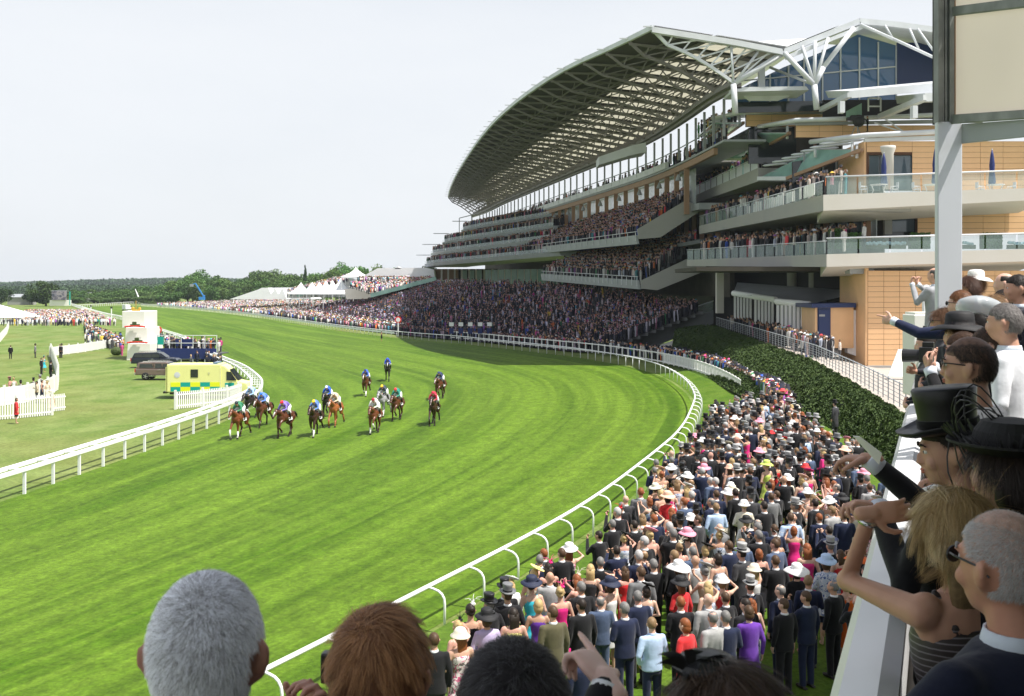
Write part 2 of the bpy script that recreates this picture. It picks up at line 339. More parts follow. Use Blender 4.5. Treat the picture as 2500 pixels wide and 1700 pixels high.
# track sheet with its own running coordinates
cross = 24; A = OUTS; Bq = INNS; verts = []; uvs = []
cl = cumlen([((a[0]+b[0])/2, (a[1]+b[1])/2) for a, b in zip(A, Bq)])
for i in range(len(A)):
    for k in range(cross+1):
        t = k/cross; o_, i_ = A[i], Bq[i]; verts.append((o_[0]+(i_[0]-o_[0])*t, o_[1]+(i_[1]-o_[1])*t, 0.012)); uvs.append((t, cl[i]))
w_ = cross+1; faces = [(i*w_+k, (i+1)*w_+k, (i+1)*w_+k+1, i*w_+k+1) for i in range(len(A)-1) for k in range(cross)]
me = bpy.data.meshes.new('race_track'); me.from_pydata(verts, [], faces); me.materials.append(M['turf'])
uvl = me.uv_layers.new(name='UVMap'); li = np.zeros(len(me.loops), dtype=np.int32); me.loops.foreach_get('vertex_index', li)
uvl.data.foreach_set('uv', np.array(uvs, dtype=np.float32)[li].ravel()); me.update(); tag(link_mesh('race_track', me), kind='structure')
# spectators' lawn: climbs from the rail to the enclosure level
near = [p for p in OUTS if p[1] < 112]
rows = []
for d, zf in ((0.3, 0.006), (1.6, .25), (3.2, .96), (4.2, 1.0), (9, 1.0), (16, 1.0), (60, 1.0)):
    q = offset(near, d) if d < 20 else [(70, p[1]) for p in near]
    rows.append([(x, y, 0.006+lawn_z(y)*zf) for x, y in q])
# keep offset rows from folding at the inside of the bend
lw = MB()
for a, b_ in zip(rows, rows[1:]): lw.strip(a, b_)
lw.build('lawn', M['lawn'], kind='structure', smooth=True)

# ---------------------------------------------------------------- running rails
def rail_things():
    # outer rail: one round white rail on posts that curl over to it
    c = cumlen(OUTS); root = empty('running_rail', (0, 0, 0), label='outer white running rail on curved goose-neck posts, sweeping round the bend beside the lawn crowd', cat='rail')
    pts = []
    s = 0
    while s < c[-1]:
        p, d = at_len(OUTS, c, s); pts.append((p[0], p[1], 1.2)); s += 1.0 if p[1] < 130 else 3.0
    mb = MB(); mb.tube(pts, 0.062, 8); mb.build('rail_bar', M['white'], root, smooth=True)
    # goose-neck post profile, sharing one mesh; turned per post
    pm = MB(); prof = [(0.52, 0, -0.02), (0.52, 0, 0.80), (0.50, 0, 0.94), (0.43, 0, 1.05), (0.32, 0, 1.12), (0.16, 0, 1.16), (0.0, 0, 1.175)]
    pm.tube(prof, [.036]*7, 7); pme = pm.mesh('post', M['white'], smooth=True)
    sp = MB(); sp.tube([(0, 0, 0), (0, 0, 1.17)], .045, 6); sme = sp.mesh('post', M['white'], smooth=True)
    far = MB(); s = c[-1]-2; k = 0
    while s > 0:
        p, d = at_len(OUTS, c, s); ang = math.atan2(-d[1], -d[0])-math.pi/2   # local +x points to the stand side
        if p[1] < 112:
            z0 = 0.0; o = link_mesh('post', pme, root, (p[0], p[1], z0)); o.rotation_euler = (0, 0, ang); s -= 2.25
        elif k < 270 and p[1] < 300:
            o = link_mesh('post', sme, root, (p[0], p[1], 0)); s -= 2.4
        else:
            far.tube([(p[0], p[1], 0), (p[0], p[1], 1.15)], .06, 4); s -= 2.4
        k += 1
    far.build('post', M['white'], root, kind='stuff')
    bd = MB(); q = [(p[0]-.05, p[1], .88) for p in OUTS if p[1] > 185]
    for a, b_ in zip(q, q[1:]): bd.beam(a, b_, .06, .34)
    bd.build('rail_board', M['white'], root)
    # inner rail: two flat-topped bars joined by cross ties
    c = cumlen(INNS); root = empty('inner_running_rail', (0, 0, 0), label='inner white double running rail with cross ties, passing in front of the ambulance', cat='rail')
    ins = offset(INNS, 0.02); back = offset(INNS, -0.85)
    for nm, line, z in (('rail_bar', ins, 1.12), ('rail_bar', back, 1.12)):
        mb = MB(); pts = [(p[0], p[1], z) for p in line]
        for a, b_ in zip(pts, pts[1:]): mb.beam(a, b_, .16 , .16)
        mb.build(nm, M['white'], root)
    pm = MB(); pm.box((0, 0, .53), (.12, .10, 1.06)); pme = pm.mesh('post', M['white'])
    tm = MB(); tm.box((-.42, 0, 1.12), (.72, .09, .05)); tme = tm.mesh('cross_tie', M['white'])
    far = MB(); s = c[-1]-1; k = 0
    while s > 0:
        p, d = at_len(INNS, c, s); ang = math.atan2(-d[1], -d[0])-math.pi/2
        if k < 190:
            o = link_mesh('post', pme, root, (p[0], p[1], 0)); o.rotation_euler = (0, 0, ang)
            t_ = link_mesh('cross_tie', tme, root, (p[0], p[1], 0)); t_.rotation_euler = (0, 0, ang)
        else: far.box((p[0], p[1], .55), (.12, .12, 1.1))
        s -= 2.35; k += 1
    far.build('post', M['white'], root, kind='stuff')
rail_things()

# ---------------------------------------------------------------- white rail fence behind the track (square panels) and its palings
def post_rail_fence():
    line = [p for p in offset(OUTS, 4.2) if 84 < p[1] < 178]; c = cumlen(line)
    root = empty('picket_fence', (0, 0, 0), label='white post and rail fence behind the bend, with upright palings at its near end', cat='fence')
    for z in (.22, 1.18):
        mb = MB(); pts = [(p[0], p[1], z+lawn_z(p[1])*.9) for p in line]
        for a, b_ in zip(pts, pts[1:]): mb.beam(a, b_, .08, .13)
        mb.build('rail', M['white_paint'], root)
    pm = MB(); pm.box((0, 0, .65), (.13, .13, 1.3)); pme = pm.mesh('post', M['white_paint'])
    k = MB(); k.box((0, 0, .66), (.28, .04, 1.15)); kme = k.mesh('paling', M['white_paint'])
    s = 0
    while s < c[-1]:
        p, d = at_len(line, c, s); a = math.atan2(d[1], d[0]); z = lawn_z(p[1])*.9
        o = link_mesh('post', pme, root, (p[0], p[1], z)); o.rotation_euler = (0, 0, a)
        if p[1] < 120:
            for u in (.4, .85, 1.3):
                q, d2 = at_len(line, c, s+u); o = link_mesh('paling', kme, root, (q[0], q[1], lawn_z(q[1])*.9)); o.rotation_euler = (0, 0, math.atan2(d2[1], d2[0]))
        s += 1.75
post_rail_fence()

# ---------------------------------------------------------------- hedge bank with the terrace on top
HT = [(24.2, 150, 3.9), (27.6, 140, 3.9), (26, 110, 3.6), (24.0, 82, 3.4), (20.8, 63, 3.45), (17.8, 46.8, 3.5), (14.6, 29, 3.5), (12.5, 20, 3.5)]
HB = [(20.5, 132, .3), (20.8, 125, .3), (20.4, 112, .3), (18.9, 95, .3), (17.6, 72, .9), (16.4, 52.7, 1.85), (13.6, 34, 2.0), (11.6, 22, 2.0)]
def resample(p, n):
    c = cumlen(p); out = []
    for i in range(n):
        s = c[-1]*i/(n-1); s = min(s, c[-1]-1e-6); j = int(np.searchsorted(c, s, side='right'))-1; t = (s-c[j])/(c[j+1]-c[j]); out.append(lerp(p[j], p[j+1], t))
    return out
M['leaf'] = mat('hedge_leaf', (0.032, 0.066, 0.010), 0.75, var=0.2, scale=1.3, col2=(0.048, 0.078, 0.014), spec=.4)  # leaf colour kept dark in place of the shade over the bank
M['bank'] = mat('bank_soil', (0.03, 0.04, 0.012), 0.9, var=0.3, scale=2)
hr = empty('hedge_bank', (0, 0, 0), label='long clipped hedge covering the bank between lawn and terrace, below the grey railing', cat='hedge')
T_, B_ = resample(HT, 60), resample(HB, 60)
hb = MB(); hb.strip(B_, [lerp(b, t, .5)[:2]+(lerp(b, t, .5)[2]+.75,) for b, t in zip(B_, T_)]); hb.strip([lerp(b, t, .5)[:2]+(lerp(b, t, .5)[2]+.75,) for b, t in zip(B_, T_)], T_)
hb.build('bank_core', M['bank'], hr, smooth=True)
lf = MB(); nL = 60000; i_ = 0
ii = nrg.random(nL)**1.5; cc = nrg.random(nL); r3 = nrg.random((nL, 6))
vsL = np.zeros((nL*4, 3)); Tn, Bn = np.array(T_), np.array(B_)
idx = (1-ii)*58.9; j = idx.astype(int); fr = (idx-j)[:, None]
t3 = Tn[j]*(1-fr)+Tn[j+1]*fr; b3 = Bn[j]*(1-fr)+Bn[j+1]*fr; c3 = cc[:, None]
pos = b3*(1-c3)+t3*c3; pos[:, 2] += .75*(1-np.abs(2*cc-1))+.02+.05*np.sin(pos[:, 1]*1.7)+.08*r3[:, 0]
u = nrg.normal(size=(nL, 3)); u /= np.linalg.norm(u, axis=1)[:, None]; w3 = nrg.normal(size=(nL, 3)); w3 -= u*np.sum(u*w3, axis=1)[:, None]; w3 /= np.linalg.norm(w3, axis=1)[:, None]
sz = (.045+.055*r3[:, 1]+.0008*pos[:, 1])[:, None]
def leaf_mesh(name, pos, u, w3, sz, material):
    n = len(pos); V = np.stack([pos-u*sz, pos+w3*sz*.6, pos+u*sz, pos-w3*sz*.6], 1).reshape(-1, 3)
    me = bpy.data.meshes.new(name); me.vertices.add(n*4); me.vertices.foreach_set('co', V.ravel())
    me.loops.add(n*4); me.loops.foreach_set('vertex_index', np.arange(n*4)); me.polygons.add(n)
    me.polygons.foreach_set('loop_start', np.arange(n)*4); me.polygons.foreach_set('loop_total', np.full(n, 4)); me.materials.append(material); me.update(calc_edges=True); return me
link_mesh('foliage', leaf_mesh('foliage', pos, u, w3, sz, M['leaf']), hr)['kind'] = 'stuff'
# terrace behind the hedge top
M['paving'] = mat('terrace_paving', (0.38, 0.34, 0.30), 0.85, var=.12, scale=.8)
tb = MB(); inner = [(p[0]+.1, p[1], p[2]-.03) for p in T_]; far_ = [(62, p[1]+14, 3.3-2.05*sstep(62, 98, p[1]+10)) for p in T_]; midl = [(36, p[1]+12, 3.3-2.05*sstep(62, 98, p[1]+10)) for p in T_]
tb.strip(inner, midl); tb.strip(midl, far_); tb.build('terrace_floor', M['paving'], kind='structure')
# mesh railing along the hedge top, uprights grey to stand for its shade
rr = empty('terrace_railing', (0, 0, 0), label='grey steel railing with horizontal bars along the top of the hedge bank', cat='railing')
line = [(p[0]+.25, p[1], p[2]+.1) for p in T_ if p[1] < 141]
for k in range(6):
    mb = MB(); r_ = .035 if k == 5 else .016
    mb.tube([(x+(.10*math.sin(k*.6)), y, z+.18+.19*k) for x, y, z in line], r_, 5); mb.build('bar', M['steel_grey'] if k < 5 else M['steel_white'], rr)
pm = MB(); pm.box((0, 0, .6), (.04, .06, 1.2)); pme = pm.mesh('upright', M['steel_grey'])
c = cumlen(line); s = 0
while s < c[-1]-.1:
    j = int(np.searchsorted(c, s, side='right'))-1; t = (s-c[j])/(c[j+1]-c[j]); p = lerp(line[j], line[j+1], t)
    o = link_mesh('upright', pme, rr, p); s += 1.5
# ================================================================ GRANDSTAND (one thing, many parts)
gs = empty('grandstand', B(22, 110, 9.3), label='huge curved grandstand with white trussed roof, packed balconies and terracotta tile walls', cat='grandstand')
gs['_o'] = tuple(gs.location)
GO = tuple(gs.location)
TL = [(12.4, 90), (9.6, 97.5), (6.2, 105), (2.9, 116), (-.7, 131.7), (-4, 150.5), (-8, 181), (-11.5, 210), (-14.6, 240), (-16.4, 263)]
NL = [(19.5, 90), (18.6, 95), (18.2, 101.5), (17.9, 107.5), (16.3, 125.7), (12.3, 145.8), (7.6, 168), (2.1, 195), (-2.6, 218), (-6, 240), (-10, 256), (-12, 264)]
def tx(y): return interp(TLs, y)
def nx(y): return interp(NLs, y)
TLs, NLs = chaikin(TL, 3), chaikin(NL, 3)
nT = 40
TP = [(tx(90+i*4.33), 90+i*4.33, 32) for i in range(nT)]
NP = [(nx(90+i*4.26), 90+i*4.26, 27.2) for i in range(nT)]
def vpt(i):                                                          # roof valley above the node
    n = NP[i]; return (n[0]+4.6, n[1]-0.4*min(i, 1), 30.1)
# roof surface: tip -> valley, under lining split into bands across each bay
lid = []; top = MB(); under_d = MB(); under_c = MB(); purl = MB()
cols = [0, .10, .22, .34, .46, .58, .70, .82, .94, 1.0]
def roofpt(i, t, dz=0):
    a, b = TP[i], vpt(i); p = lerp(a, b, t); return B(p[0], p[1], p[2]+dz+.55*min(1, i/4)*math.sin(t*math.pi))
for i in range(nT-1):
    for k in range(len(cols)-1):
        t0, t1 = cols[k], cols[k+1]
        q = [roofpt(i, t0, -.12), roofpt(i, t1, -.12), roofpt(i+1, t1, -.12), roofpt(i+1, t0, -.12)]
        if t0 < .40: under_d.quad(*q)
        else:
            # translucent cream strip between purlins, dark gutters each side of every truss
            a0, a1 = q[0], q[3]; b0, b1 = q[1], q[2]
            w0_, w1_ = .46-.22*t0, .88; m1, m2 = lerp(a0, a1, w0_), lerp(a0, a1, w1_); n1, n2 = lerp(b0, b1, w0_), lerp(b0, b1, w1_)
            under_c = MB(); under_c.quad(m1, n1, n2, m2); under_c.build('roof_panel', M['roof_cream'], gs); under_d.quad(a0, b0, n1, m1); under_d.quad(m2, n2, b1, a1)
    top.strip([roofpt(i, t, .28) for t in cols[:5]], [roofpt(i+1, t, .28) for t in cols[:5]]); top.strip([lerp(roofpt(i, t, .2), roofpt(i+1, t, .2), -.12) for t in cols[4:]], [lerp(roofpt(i, t, .2), roofpt(i+1, t, .2), .27) for t in cols[4:]])
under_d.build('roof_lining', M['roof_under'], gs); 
# rear wing of the roof rising again from the valley (hidden side kept simple)
for i in range(0, nT-1):
    a, b_ = vpt(i), vpt(i+1)
    top.quad(B(a[0], a[1], 30.38), B(a[0]+5, a[1], 32.4), B(b_[0]+5, b_[1], 32.4), B(b_[0], b_[1], 30.38))
top.build('roof_sheet', M['roof_top'], gs)
# front edge gutter
ed = MB(); pe = [B(p[0], p[1], p[2]+.08) for p in TP]
for a, b_ in zip(pe, pe[1:]): ed.beam(a, b_, .35, .55)
ed.build('roof_edge', M['steel_white'], gs)
fin = MB(); fin.box((-.6, 0, .2), (1.0, .16, .12)); fme = fin.mesh('edge_fin', M['steel_white'])
for i in range(nT):
    o = link_mesh('edge_fin', fme, gs); p = B(*TP[i]); o.location = (p[0]-GO[0], p[1]-GO[1], p[2]-GO[2])
# trusses
for i in range(nT):
    T, N_, V = B(*TP[i]), B(*NP[i]), B(*vpt(i)); mb = MB(); mb.m = 0
    topc = [roofpt(i, t, -.35) for t in (0, .2, .4, .6, .8, 1)]
    w = .30 if i < 2 else .24
    for a, b_ in zip(topc, topc[1:]): mb.beam(a, b_, w, w)
    def chord(t): p = lerp(T, N_, t); return (p[0], p[1], p[2]-1.3+(t*1.3) - (0 if t > 0 else -1.1)+.9*math.sin(t*math.pi)*.6)
    lowc = [chord(t) for t in (0, .18, .36, .54, .70, .86, 1)]
    for a, b_ in zip(lowc, lowc[1:]): mb.beam(a, b_, w*1.15, w*1.15)
    mb.beam(N_, V, w*1.2, w*1.2)
    for t in (.18, .36, .54, .70, .86):
        p = chord(t); tt = t*.82; k = int(tt*5); f = tt*5-k; q = lerp(topc[k], topc[min(k+1, 5)], f); mb.beam(p, q, w*.6, w*.6)
        q2 = lerp(topc[min(k+1, 5)], topc[min(k+2, 5)], f)
        mb.beam(p, q2, w*.55, w*.55)
    for t in (.88, .75): mb.beam(N_, lerp(topc[-2], topc[-1], (t-.8)*5) if t > .8 else topc[4], w*.6, w*.6)
    mb.build('roof_truss', M['steel_white'] if i == 0 else M['truss'], gs)
    if i < nT-1:                                                    # bracing to the next bay
        nxt = [roofpt(i+1, t, -.35) for t in (.2, .4, .6, .8)]
        segs = [(a, b_, .12, .2) for a, b_ in zip(topc[1:5], nxt)]+[(chord(.36), roofpt(i+1, .22, -.35), .12, .12), (chord(.7), roofpt(i+1, .5, -.35), .12, .12), (chord(1), B(*NP[i+1]), .5, .5)]
        for a, b_, w1, h1 in segs: br = MB(); br.beam(a, b_, w1, h1); br.build('roof_brace', M['truss'], gs)
# far end tail of the roof: the last truss stands on a slim prop
mb = MB(); a = B(*NP[-1]); mb.beam(a, (a[0], a[1], a[2]-8), .4); mb.beam((a[0]-4, a[1], a[2]-1), (a[0]-4, a[1], a[2]-8), .25); mb.beam((a[0]-4, a[1], a[2]-1), a, .25)
mb.build('roof_prop', M['steel_grey'], gs)

# ---------------- near end gable of the roof
def W(px, py, Y): return PB(px, py, Y)
e = MB()                                                             # white edge profile tip-valley-ridge-right
prof = [(1592, 73), (1700, 90), (1800, 106), (1912, 128), (1990, 96), (2050, 72), (2098, 53), (2180, 60), (2300, 76), (2420, 112), (2540, 150)]
pts0 = [W(x, y, 89.6) for x, y in prof]
for a, b_ in zip(pts0, pts0[1:]): e.beam(a, b_, .45, .62)
for a, b_ in zip(pts0[3:7], pts0[4:7]): e.beam((a[0]+.1, a[1]-.5, a[2]-.75), (b_[0]+.1, b_[1]-.5, b_[2]-.75), .3, .42)
e.build('gable_edge', M['steel_white'], gs)
rs = MB(); back = [(p[0]+(-1.5), p[1]+14, p[2]+1.0) for p in pts0[3:]]
rs.strip([(p[0], p[1], p[2]+.35) for p in pts0[3:]], [(p[0], p[1], p[2]+.3) for p in back]); rs.build('roof_sheet', M['roof_top'], gs)
rs = MB(); rs.strip(pts0[3:], back); rs.build('roof_lining', M['steel_white'], gs)
def treecol(pts_list, name='branching_column', r=.2, m='steel_white'):
    mb = MB()
    for (a, ya), (b_, yb), rr in pts_list: mb.tube([W(a[0], a[1], ya), W(b_[0], b_[1], yb)], rr, 8)
    mb.build(name, M[m], gs, smooth=True)
nd = (1988, 208)
treecol([((1994, 262), 90, ), ] and [(((1994, 268), 89), (nd, 89), .34), ((nd, 89), ((1915, 130), 89), .30), ((nd, 89), ((1958, 112), 89), .18), ((nd, 89), ((1990, 100), 89), .2), ((nd, 89), ((2022, 92), 89), .17), ((nd, 89), ((2010, 165), 89), .3), (((2010, 165), 89), ((2085, 68), 89), .26), ((nd, 89), ((1880, 165), 95), .16)])
n0 = (1791, 206)
treecol([((n0, 89.9), ((1912, 130), 89.9), .28), ((n0, 89.9), ((1795, 278), 89.9), .34), ((n0, 89.9), ((1850, 128), 89.9), .15), ((n0, 89.9), ((1785, 112), 89.9), .15)])
treecol([(((2100, 60), 89), ((2180, 95), 89), .18), (((2180, 95), 89), ((2300, 150), 89), .18), (((2160, 62), 89), ((2180, 95), 89), .13), (((2220, 70), 89), ((2243, 120), 89), .13), (((2240, 70), 89), ((2290, 140), 89), .13)])
# glass gable wall with mullions, blue panel
gw = MB(); gw.quad(W(1800, 262, 95), W(2190, 262, 95), W(2190, 112, 95), W(2095, 84, 95), W(2000, 130, 95), W(1912, 165, 95), W(1800, 220, 95))
gw.build('curtain_wall', M['glass_blue'], gs)
for x, y0 in ((1830, 205), (1880, 182), (1925, 160), (1963, 142), (2008, 122), (2052, 95), (2098, 92), (2144, 103), (2188, 112)):
    mb = MB(); mb.beam(W(x, 262, 94.9), W(x, y0, 94.9), .16, .16); mb.build('mullion', M['steel_white'], gs)
mb = MB(); mb.beam(W(1805, 168+30, 94.88), W(2188, 163, 94.88), .14); mb.build('mullion', M['steel_white'], gs)
mb = MB(); a, b_ = W(2191, 104, 94.7), W(2420, 215, 94.7); mb.box(((a[0]+b_[0])/2, a[1]+.2, (a[2]+b_[2])/2), (b_[0]-a[0], .3, a[2]-b_[2])); mb.build('wall_panel', M['blue_dark'], gs)
# pavilion roof slabs at upper right, and the small canopy left of the white column
def slab_px(name, poly, Y, depth, m, dz=0):
    mb = MB(); mb.extr([W(x, y, Y) for x, y in poly], (0, depth, dz)); return mb.build(name, M[m], gs)
slab_px('upper_roof', [(2072, 222), (2400, 192), (2400, 212), (2080, 240)], 84, 8, 'steel_white', 1.5)
slab_px('upper_roof', [(2258, 228), (2420, 218), (2420, 243), (2262, 248)], 82, 8, 'steel_white', 1.2)
mb = MB(); mb.beam(W(2075, 232, 84), W(2005, 268, 92), .5, .5); mb.build('roof_beam', M['steel_white'], gs)
mb = MB(); mb.beam(W(2262, 238, 82), W(2150, 285, 90), .7, .55); mb.build('roof_beam', M['steel_white'], gs)
slab_px('canopy', [(1790, 213), (1968, 211), (1975, 220), (1790, 224)], 90, 5, 'steel_white')
slab_px('canopy_soffit', [(1800, 226), (1960, 222), (1900, 246), (1830, 246)], 92.5, .3, 'steel_white')
slab_px('white_fin', [(1852, 165), (1868, 165), (1868, 213), (1852, 213)], 92, .4, 'steel_white')
for x0, y0, y1, Y in ((2051, 247, 275, 84), (2229, 258, 288, 82)):
    slab_px('stub_column', [(x0, y0), (x0+12, y0), (x0+12, y1), (x0, y1)], Y, .8, 'steel_white')
slab_px('dark_backdrop', [(2010, 244), (2420, 244), (2420, 290), (2010, 290)], 93, .3, 'dark')
slab_px('glazed_wall', [(1800, 250), (2010, 246), (2010, 272), (1800, 276)], 94, .3, 'glass_dark')

# ---------------- tile walls facing the camera: every tile is a piece
def tile_wall(label, x0, x1, ytop, ybot, Y, cw, rh, holes=(), thick=.5):
    """wall front at distance Y (survey units); cw, rh tile size in photograph pixels; tiles are sub-parts of the wall"""
    a, b_ = W(x0, ybot, Y), W(x1, ytop, Y); yw = a[1]
    wall = MB()
    core = MB(); core.m = 0
    def rect(x0, x1, z0, z1): core.box(((x0+x1)/2, yw+thick/2+.06, (z0+z1)/2), (x1-x0, thick, z1-z0))
    HX_ = [(W(h[0], h[3], Y)[0], W(h[1], h[3], Y)[0], W(h[0], h[3], Y)[2], W(h[0], h[2], Y)[2]) for h in holes]
    if not HX_: rect(a[0], b_[0], a[2], b_[2])
    else:
        hx0, hx1, hz0, hz1 = HX_[0]; rect(a[0], hx0, a[2], b_[2]); rect(hx1, b_[0], a[2], b_[2])
        if hz0 > a[2]+.05: rect(hx0, hx1, a[2], hz0)
        if hz1 < b_[2]-.05: rect(hx0, hx1, hz1, b_[2])
    wo = core.build('tile_wall', M['joint'], gs)
    tw, th = cw/F*yw, rh/F*yw; nc = max(1, round((b_[0]-a[0])/tw)); nr = max(1, round((b_[2]-a[2])/th)); tw, th = (b_[0]-a[0])/nc, (b_[2]-a[2])/nr
    tm = MB(); tm.box((0, 0, 0), (tw-.035, .05, th-.03)); tme = tm.mesh('tile', M['tile'])
    far = MB()
    for r_ in range(nr):
        for c_ in range(nc):
            cx, cz = a[0]+(c_+.5)*tw, a[2]+(r_+.5)*th
            if any(h[0]-.1 < cx < h[1]+.1 and h[2]-.1 < cz < h[3]+.1 for h in HX_): continue
            o = link_mesh('tile', tme, wo, (cx-GO[0], yw+.02+rng.uniform(-.008, .008)-GO[1], cz-GO[2]))
    return wo
TILE_H = 14
tile_wall('w0', 2119, 2700, 661, 893, 80, 40, 13.2)
tile_wall('w1', 2116, 2560, 345, 466, 84, 59, 13.8, holes=[(2121, 2237, 378, 466)])
tile_wall('w2', 1943, 2400, 306, 336, 91, 60, 15)
tile_wall('w3', 1822, 2070, 279, 309, 97, 60, 15)
tile_wall('wm', 2240, 2560, 515, 572, 84, 58, 14)
slab_px('window_frame', [(2121, 378), (2235, 378), (2235, 466), (2121, 466)], 84.35, .2, 'steel_grey')
for x0, x1 in ((2122, 2146), (2150, 2176), (2180, 2231)):
    slab_px('window', [(x0, 381), (x1, 381), (x1, 464), (x0, 464)], 84.2, .12, 'glass_win')
slab_px('recess_glazing', [(1935, 395), (2113, 372), (2113, 470), (1935, 470)], 91, .3, 'glass_dark')
for x in (1962, 1985, 2008, 2040, 2062, 2090, 2106): slab_px('mullion', [(x, 372), (x+4, 372), (x+4, 470), (x, 470)], 90.7, .2, 'steel_grey' if x != 2106 else 'brown')
for x in (1990, 2044, 2068): slab_px('window', [(x, 388), (x+14, 386), (x+14, 462), (x, 462)], 90.8, .1, 'glass_win')
slab_px('side_return', [(2110, 345), (2117, 345), (2117, 470), (2110, 470)], 84.1, 9, 'tile')
slab_px('recess_glazing', [(1828, 312), (1944, 306), (1944, 400), (1828, 400)], 98, .3, 'glass_dark')
mb = MB(); mb.quad(W(1815, 104, 97), W(1985, 93, 97), W(1962, 107, 89.8), W(1914, 127, 89.8)); mb.quad(W(1815, 104, 97), W(1914, 127, 89.8), W(1850, 114, 89.8)); mb.build('roof_sheet', M['roof_top'], gs)
# round white column in the opening
mb = MB(); a = W(2168, 462, 82.5); mb.rev([(.55, 0), (.55, 3.6), (.75, 4.1), (.75, 4.4)], 16, a); mb.build('round_column', M['stone_white'], gs, smooth=True)
slab_px('base_plinth', [(2119, 893), (2700, 893), (2700, 905), (2119, 905)], 79.8, .6, 'concrete')
# middle storey windows (between slabs 1 and 2)
slab_px('recess_wall', [(2040, 515), (2240, 515), (2240, 600), (2040, 600)], 85.5, .3, 'glass_dark')
for x0, x1 in ((2046, 2070), (2078, 2102), (2110, 2134), (2175, 2232)):
    slab_px('window', [(x0, 520), (x1, 520), (x1, 566), (x0, 566)], 85.2, .12, 'glass_win')
slab_px('square_column', [(2147, 515), (2178, 515), (2178, 572), (2147, 572)], 84.5, .6, 'concrete')
# round parapet rails over the tile walls
def parapet(pts, r, Y):
    mb = MB(); mb.tube([W(x, y, Y if not isinstance(Y, (list, tuple)) else Y[k]) for k, (x, y) in enumerate(pts)], r, 10); mb.build('parapet_rail', M['steel_white'], gs, smooth=True)
parapet([(1979, 347), (2050, 338), (2111, 331), (2286, 322), (2560, 312)], .27, [90, 86, 83.4, 83.4, 83.4])
slab_px('cornice', [(2112, 338), (2560, 320), (2560, 332), (2112, 346)], 83.6, .5, 'steel_white')
parapet([(1840, 312), (1943, 294), (2100, 289), (2400, 276)], .26, [98, 90.4, 90.4, 90.4])
slab_px('cornice', [(1943, 299), (2400, 290), (2400, 299), (1943, 306)], 90.7, .4, 'steel_grey')
parapet([(1740, 289), (1818, 274), (1900, 271), (2060, 267)], .26, [105, 96.5, 96.5, 96.5])
slab_px('cornice', [(1822, 276), (2070, 270), (2070, 277), (1822, 280)], 96.7, .4, 'steel_grey')

# ---------------- balcony slabs of the end block: front band, corner, and long side running back
def balcony(Lp, Cp, Rp, Yl, Yc, Yr, depth, m='stone_white', side='concrete'):
    """each of Lp/Cp/Rp = (x, ytop, ybot) in pixels"""
    Lt, Lb = W(Lp[0], Lp[1], Yl), W(Lp[0], Lp[2], Yl); Ct, Cb = W(Cp[0], Cp[1], Yc), W(Cp[0], Cp[2], Yc)
    mb = MB()
    mb.hexa([Lb, Cb, (Cb[0]+9, Cb[1]+1, Cb[2]), (Lb[0]+9, Lb[1]+1, Lb[2])], [Lt, Ct, (Ct[0]+9, Ct[1]+1, Ct[2]), (Lt[0]+9, Lt[1]+1, Lt[2])])
    mb.build('balcony_slab', M[side], gs)  # side band darker than the front, its shade put into the colour
    if Rp:
        Rt, Rb = W(Rp[0], Rp[1], Yr), W(Rp[0], Rp[2], Yr); mb = MB()
        mb.hexa([(Cb[0], Cb[1]-.01, Cb[2]), Rb, (Rb[0], Rb[1]+depth, Rb[2]-.9), (Cb[0]+1.2, Cb[1]+depth, Cb[2]-.9)], [(Ct[0], Ct[1]-.01, Ct[2]), Rt, (Rt[0], Rt[1]+depth, Rt[2]), (Ct[0]+1.2, Ct[1]+depth, Ct[2])])
        mb.build('balcony_slab', M[m], gs)
    return Lt, Ct
balcony((1677, 635, 650), (2018, 621, 652), (2560, 607, 637), 104, 79, 79, 6)
balcony((1707, 552, 572), (2010, 476, 515), (2560, 458, 487), 112, 79, 79, 6)
balcony((1672, 488, 505), (1851, 410, 443), None, 128, 98, 0, 6)
balcony((1664, 415, 432), (1749, 372, 395), None, 132, 112, 0, 6)
# soffits / dark interiors behind the side balconies
def side_interior(x0, y0, x1, y1, Yl, Yr, y2, y3, m='interior', off=4.5):
    a, b_ = W(x0, y0, Yl), W(x1, y1, Yr); c_, d_ = W(x1, y2, Yr), W(x0, y3, Yl)
    mb = MB(); mb.hexa([(d_[0]+off, d_[1], d_[2]), (c_[0]+off, c_[1], c_[2]), (c_[0]+off+.3, c_[1]+.3, c_[2]), (d_[0]+off+.3, d_[1]+.3, d_[2])],
                       [(a[0]+off, a[1], a[2]), (b_[0]+off, b_[1], b_[2]), (b_[0]+off+.3, b_[1]+.3, b_[2]), (a[0]+off+.3, a[1]+.3, a[2])]); mb.build('interior_wall', M[m], gs)
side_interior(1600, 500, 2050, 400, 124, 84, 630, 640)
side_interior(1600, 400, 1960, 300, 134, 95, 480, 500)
side_interior(1640, 640, 2110, 640, 116, 82, 780, 880, 'dark', 6)
